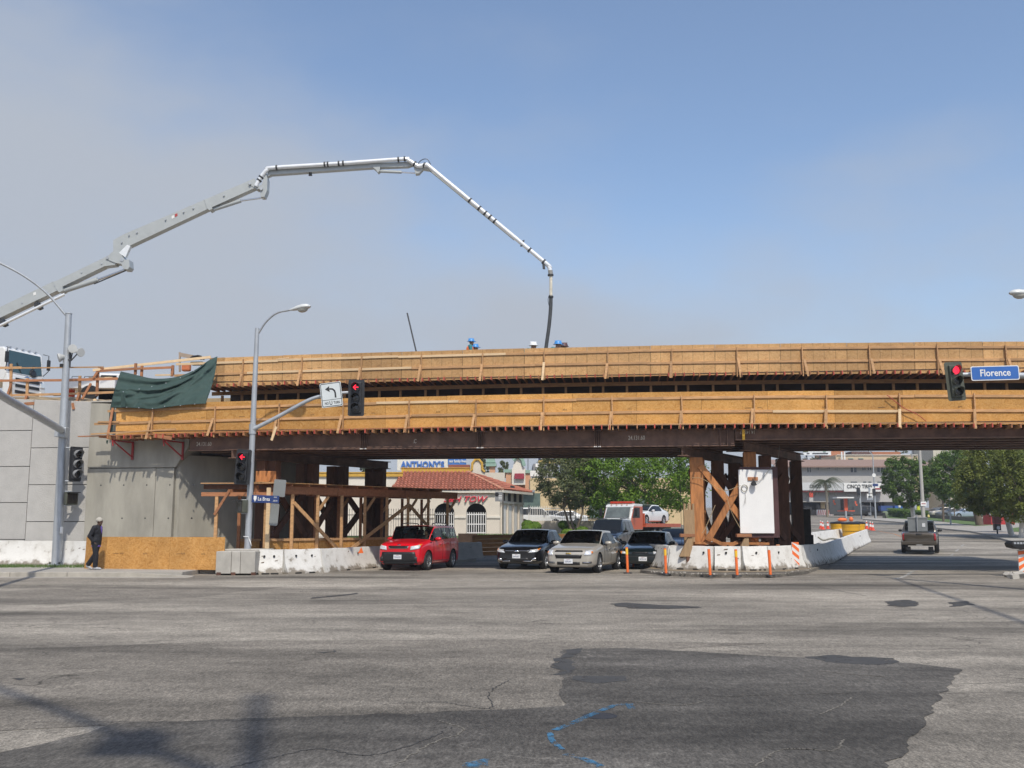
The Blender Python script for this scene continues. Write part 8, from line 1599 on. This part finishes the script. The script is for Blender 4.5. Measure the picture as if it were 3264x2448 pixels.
# bus shelter
Ys = 148; bt = thing('bus_shelter', (kx(2698, Ys), Ys, terr(Ys)), 'orange bus shelter with a flat white roof on the far corner', 'bus shelter')
ORB = M('shelter_orange', (.62, .10, .035), .5, var=.08)
px_box(bt, 2668, 2722, 1584, 1588, Ys - 1, 2, WHITE_M, 'roof'); px_box(bt, 2693, 2701, 1588.2, 1628, Ys, .3, ORB, 'post'); px_box(bt, 2696, 2699, 1628.2, 1656, Ys - .2, .3, GALV, 'post'); px_box(bt, 2673, 2725, 1627, 1630, Ys + .4, .6, ORB, 'bench'); px_box(bt, 2680, 2720, 1590, 1627, Ys + 1.2, .1, M('shelter_glass', (.07, .085, .09), .1, var=.2), 'back_panel')
for u0, v0 in ((2656, 1594), (2725, 1597)): px_box(bt, u0, u0 + 4, v0, v0 + 9, Ys + .5, .1, ORB, 'route_sign'); px_box(bt, u0 + 3, u0 + 8, v0 + 9.2, v0 + 15, Ys + .5, .1, ORB, 'route_sign')
dg2 = thing('site_hoarding', (kx(2690, 152), 152, terr(152)), 'dark grey site hoarding behind the bus shelter', 'hoarding'); px_box(dg2, 2645, 2745, 1588, 1640, 152, .2, M('hoarding_dark', (.06, .065, .07), .6, var=.15), 'panel')
for k, (u, v0, v1, Y, lb) in enumerate(((2560, 1462, 1640, 140, 'thin lamp pole left of the palm tree'), (2793, 1450, 1648, 138, 'lamp pole with round no-turn plate and blue street blade'), (2945, 1380, 1655, 100, 'thick pale lamp pole beside the round street tree'), (2747, 1560, 1655, 142, 'signal post right of the bus shelter'), (3031, 1380, 1654, 108, 'thin grey pole in front of the trees'), (2919, 1425, 1600, 160, 'distant pole above the tyre shop roof'))):
    t = thing('street_pole', (kx(u, Y), Y, terr(Y)), lb, 'pole', 'poles on the far corner'); zt = PY(u, v0, Y).z - terr(Y); r_ = (.08, .09, .16, .07, .07, .08)[k]
    MB().tube([(0, 0, 0), (0, 0, zt)], [r_ * 1.2, r_ * .8], 9).build('shaft', M('pole_concrete', (.40, .39, .36), .8, var=.06) if k == 2 else GALV, t, smooth=50)
    if k == 0: MB().tube([(0, 0, zt), (1.0, 0, zt + .1)], .05, 6).build('arm', GALV, t); MB().box((1.3, 0, zt + .1), (.6, .2, .1)).build('lamp_head', WHITE_M, t)
    if k == 1:
        MB().tube([(0, 0, zt), (-.6, 0, zt + .6), (-1.2, 0, zt + .8)], .05, 6).build('arm', GALV, t); MB().lathe([(.26, 0), (.26, .03), (0, .03)], 16, Matrix.Translation((-.02, -.14, PY(u, 1515, Y).z - terr(Y))) @ Matrix.Rotation(R(90), 4, 'X')).build('round_plate', WHITEP, t); MB().box((.1, -.14, PY(u, 1546, Y).z - terr(Y)), (.75, .03, .35)).build('street_blade', BLUE, t)
        MB().box((-.15, -.2, PY(u, 1569, Y).z - terr(Y)), (.35, .3, .9)).build('signal_head', SIGB, t)
    if k == 3: MB().box((-.3, -.1, zt - .3), (.4, .35, 1.1)).build('signal_head', SIGB, t); MB().box((-.1, -.1, zt - 1.6), (.2, .15, .7)).build('pedestrian_signal', GALV, t)
    if k == 2: MB().box((0, -.2, PY(u, 1606, Y).z - terr(Y)), (.55, .04, .42)).build('notice', WHITEP, t); MB().box((0, -.223, PY(u, 1606, Y).z - terr(Y)), (.4, .006, .08)).build('notice_line', REDL, t)
t = thing('road_sign', PT(2777, 1655), 'white two-part turn sign on a thin post on the far corner', 'sign'); Y = t.location.y; zz = PY(2777, 1586, Y).z - t.location.z; MB().tube([(0, 0, 0), (0, 0, zz)], .03, 6).build('post', GALV, t); MB().box((-.05, -.05, zz + .1), (.8, .04, .85)).build('plate', WHITEP, t); MB().box((.15, -.04, zz + 1.0), (.7, .04, .75)).build('plate', WHITEP, t); MB().box((-.05, -.075, zz + .1), (.5, .008, .16)).build('print_line', INK, t)
for k, (u, v, lb) in enumerate(((2822, 1653, 'squat green litter bin on the far corner'), )): p = PT(u, v); t = thing('litter_bin', p, lb, 'bin'); MB().lathe([(.3, 0), (.36, .1), (.38, .9), (.3, 1.0), (0, 1.05)], 14).build('drum', M('bin_green', (.16, .20, .13), .7, var=.1), t, smooth=50)
t = thing('bench', PT(2806, 1655), 'dark slatted bench beside the green litter bin', 'bench'); MB().bx(-.8, .8, -.2, .2, .4, .48).build('seat', BLACK, t); MB().bx(-.8, .8, .18, .24, .5, .85).build('backrest', BLACK, t)
for s in (-.7, .7): MB().bx(s - .04, s + .04, -.2, .2, 0, .4).build('leg', BLACK, t)
for k, (u0, u1, lb) in enumerate(((2808, 2846, 'dark blue tank by the yard gate'), (2853, 2878, 'bright blue tank by the round street tree'))): t = thing('water_tank', (kx((u0 + u1) / 2, 160), 160, terr(160)), lb, 'tank'); px_box(t, u0, u1, 1612, 1628, 160, 1.2, M('tank_blue%d' % k, (.03, .07, .22) if k == 0 else (.03, .11, .38), .5), 'tank'); px_box(t, u0 + 2, u1 - 2, 1628.2, 1640, 160.1, 1, DARKM, 'stand')
t = thing('dome_lamp', (kx(2870, 158), 158, terr(158)), 'small white domed object above the blue tank', 'lamp'); a = PY(2870, 1607, 158); MB().lathe([(.18, -.5), (.22, -.1), (.2, .1), (0, .25)], 12, Matrix.Translation((0, 0, a.z - terr(158)))).build('dome', WHITEP, t, smooth=50); MB().tube([(0, 0, 0), (0, 0, a.z - terr(158) - .5)], .04, 6).build('post', GALV, t)
# hedge, low wall, planters
def hedge(pts, h, w, lb, seed, leaf=LEAF3):
    rd = random.Random(seed); vs = []; fs = []
    for i in range(6500):
        k = rd.randrange(len(pts) - 1); p = Vector(pts[k]).lerp(Vector(pts[k + 1]), rd.random()); d = Vector((rd.uniform(-1, 1) * w, rd.uniform(-1, 1) * w, rd.random() ** .6 * h)); p = Vector((p.x + d.x, p.y + d.y, terr(p.y) + .15 + d.z)); a = Vector((rd.uniform(-1, 1), rd.uniform(-1, 1), rd.uniform(-.5, .5))).normalized(); b = a.orthogonal().normalized(); L = rd.uniform(.08, .16); o = len(vs); vs += [p - a * L, p + b * L * .6, p + a * L, p - b * L * .6]; fs.append((o, o + 1, o + 2, o + 3))
    me = bpy.data.meshes.new('hedge'); me.from_pydata(vs, [], fs); tag(link('hedge', me, leaf), lb, 'hedge')
hedge([PT(2848, 1650), PT(2900, 1655)], 1.2, .8, 'low dark hedge below the round street tree', 3); hedge([PT(2905, 1652), PT(2945, 1656)], 1.0, .6, 'low hedge right of the white painted trunk', 5)
lw = thing('low_wall', PT(3050, 1664), 'long low grey-brown wall along the lawn verge', 'wall'); a, b = PT(2955, 1653), PT(3168, 1672); MB().bar(V3(a, a.z + .3), V3(b, b.z + .35), .3, .6).build('wall', M('wall_mauve', (.16, .13, .125), .9, var=.1), lw, wld=True); MB().bx(b.x - .2, b.x + .2, b.y - .3, b.y + .2, b.z, b.z + .85).build('end_pier', SAND, lw, wld=True)
for (u, v, lb) in ((3122, 1669, 'round concrete planter by the low wall end'), (2930, 1662, 'round concrete planter by the pale lamp pole')): p = PT(u, v); t = thing('planter', p, lb, 'planter'); MB().lathe([(.42, 0), (.5, .1), (.52, .75), (.45, .75), (.4, .65), (0, .65)], 18).build('bowl', CONC, t, smooth=40)
for (u, v, vt, lb) in ((3123, 1662, 1612, 'bright yellow-green curve marker board by the planter'), (2928, 1640, 1606, 'yellow-green marker sliver behind the round tree')): p = PT(u, v); t = thing('marker_sign', p, lb, 'sign'); zz = PY(u, vt, p.y).z - p.z; s = p.y / F_PX; MB().tube([(0, 0, 0), (0, 0, zz)], .04, 6).build('post', GALV, t); MB().bx(-5 * s, 5 * s, -.06, -.03, zz - 20 * s, zz).build('board', M('marker_lime', (.55, .62, .03), .5), t)
p = PT(3106, 1650); t = thing('utility_cabinet', p, 'pale green utility cabinet behind the pale blue car', 'cabinet'); MB().bx(-.5, .5, -.3, .3, 0, 2.4).build('case', M('cabinet_green', (.30, .42, .33), .6, var=.08), t, bevel=.03); MB().box((0, -.31, 1.2), (.02, .01, 2.0)).build('door_gap', SEAM, t)
# red collection box, drop box
Yr = 84; rx = thing('collection_box', (kx(3190, Yr), Yr, terr(Yr)), 'large red metal collection box with white letters under the trees', 'collection box'); REDB = M('box_red', (.42, .035, .035), .55, var=.1)
px_box(rx, 3160, 3232, 1622, 1672, Yr, 1.4, REDB, 'case'); a = PY(3196, 1618, Yr); MB().bx(kx(3152, Yr), kx(3196, Yr), Yr - .3, Yr + 1.2, PY(0, 1622, Yr).z, PY(0, 1613, Yr).z).build('hood', M('box_orange_red', (.5, .10, .05), .5), rx, wld=True); px_box(rx, 3155, 3163, 1624, 1642, Yr - .15, .1, M('panel_grey', (.4, .41, .42), .6), 'chute')
for u in (3195, 3217): a = PY(u, 1640, Yr - .05); text('lettering', 'B' if u < 3200 else 'B', .55, WHITEP, rx, at(a.x, Yr - .02, a.z) @ FACE, .01, bold=.02, wld=True)
p = PT(3180, 1708); db = thing('drop_box', p, 'dark maroon upright drop box on a post by the kerb', 'drop box'); s = p.y / F_PX; MB().tube([(0, 0, 0), (0, 0, .6)], .06, 8).build('post', DARKM, db); MB().bx(-.24, .24, -.18, .18, .42, .95).build('lower_case', BLACK, db, bevel=.02); MB().bx(-.28, .28, -.2, .2, .96, 2.25).build('case', M('box_maroon', (.14, .025, .025), .5, var=.1), db, bevel=.03); MB().lathe([(.14, 0), (.14, .02), (0, .02)], 12, Matrix.Translation((0, -.19, .62)) @ Matrix.Rotation(R(90), 4, 'X')).build('dial', GALV, db)
# barrels and cones
YELB = M('barrel_yellow', (.70, .37, .015), .5, var=.06, vs=3)
for k, (u, Y, h_, r_, lb) in enumerate(((2671, 71.5, 1.28, .50, 'yellow crash barrel with black lid, left of three'), (2711, 69.5, 1.30, .58, 'yellow crash barrel with black lid, middle front of three'), (2733, 71.2, 1.28, .50, 'yellow crash barrel with black lid, right rear of three'))):
    t = thing('crash_barrel', (kx(u, Y), Y, terr(Y)), lb, 'barrel', 'yellow crash barrels'); MB().lathe([(r_ * .85, 0), (r_ * .9, .35), (r_ * .93, .36), (r_ * .95, .7), (r_ * .98, .71), (r_, 1.0), (r_ * 1.03, 1.01), (r_ * 1.03, h_ - .12)], 24).build('drum', YELB, t, smooth=30); MB().lathe([(r_ * 1.08, h_ - .12), (r_ * 1.08, h_ - .05), (r_ * .9, h_), (0, h_ + .05)], 24).build('lid', BLACK, t, smooth=40)
    for z in (.355, .705, 1.005): MB().lathe([(r_ * .99, z - .008), (r_ * .995, z + .008)], 24).build('groove', SEAM, t)
cone = None
for k, (u, v) in enumerate(((2617, 1685), (2623, 1688), (2639, 1686), (2763, 1686), (2775, 1689), (2782, 1691))):
    lb = ('traffic cone leftmost of the left trio', 'traffic cone front one of the left trio', 'traffic cone nearest the yellow barrels on the left', 'traffic cone nearest the yellow barrels on the right', 'traffic cone middle of the right trio', 'traffic cone rightmost of the right trio')[k]; p = PT(u, v)
    if cone is None:
        cone = thing('traffic_cone', p, lb, 'traffic cone', 'traffic cones by the barrels'); MB().bx(-.2, .2, -.2, .2, 0, .04).build('base', M('cone_red', (.72, .07, .03), .6), cone, bevel=.01); MB().lathe([(.16, .04), (.11, .3)], 16).build('cone', MATS['cone_red'], cone, smooth=40); MB().lathe([(.109, .3), (.075, .52)], 16).build('reflective_band', WHITEP, cone, smooth=40); MB().lathe([(.074, .52), (.05, .66)], 16).build('cone', MATS['cone_red'], cone, smooth=40); MB().lathe([(.049, .66), (.03, .78), (0, .78)], 16).build('reflective_band', WHITEP, cone, smooth=40)
    else: c_ = copy_tree(cone); c_.location = p; c_['label'] = lb
for k, (u, v, lb) in enumerate(((2625, 1630, 'red and white striped water barrier left of the palm trunk'), (2649, 1629, 'red and white striped water barrier right of the palm trunk'))):
    p = (kx(u, 158), 158, terr(158)); t = thing('striped_barrier', p, lb, 'barrier'); MB().bx(-.9 if k == 0 else -.45, .9 if k == 0 else .45, 0, .3, .2, 1.05).build('board', WHITEP, t)
    for q in range(6 if k == 0 else 3): x = (-.85 if k == 0 else -.4) + q * .29; MB().add([(x, -.01, .25), (x + .13, -.01, .25), (x + .25, -.01, 1.0), (x + .12, -.01, 1.0)], [(0, 1, 2, 3)]).build('stripe', M('stripe_red', (.45, .05, .04), .6), t)
p = PT(2690, 1662); t = thing('sandbag_pile', p, 'orange bundle on the road behind the yellow barrels', 'bundle'); blob('bundle', (-.2, 0, .2), (.6, .3, .25), ORANGE, t); blob('bundle', (.9, 0, .25), (.25, .25, .3), ORANGE, t)
# ================================================================== light marine haze in the air
hz = MB().bx(-640, 640, -80, 1230, -1.5, 20).build('haze', None); hm = bpy.data.materials.new('haze'); hm.use_nodes = True; ht = hm.node_tree; ht.nodes.clear()
ho = _n(ht, 'ShaderNodeOutputMaterial'); hv = _n(ht, 'ShaderNodeVolumePrincipled'); hv.inputs['Color'].default_value = (.82, .86, .92, 1); hv.inputs['Density'].default_value = .0006; hv.inputs['Anisotropy'].default_value = .2
ht.links.new(hv.outputs[0], ho.inputs['Volume']); hz.data.materials.append(hm); tag(hz, 'thin pale haze in the air', None, None, 'stuff')
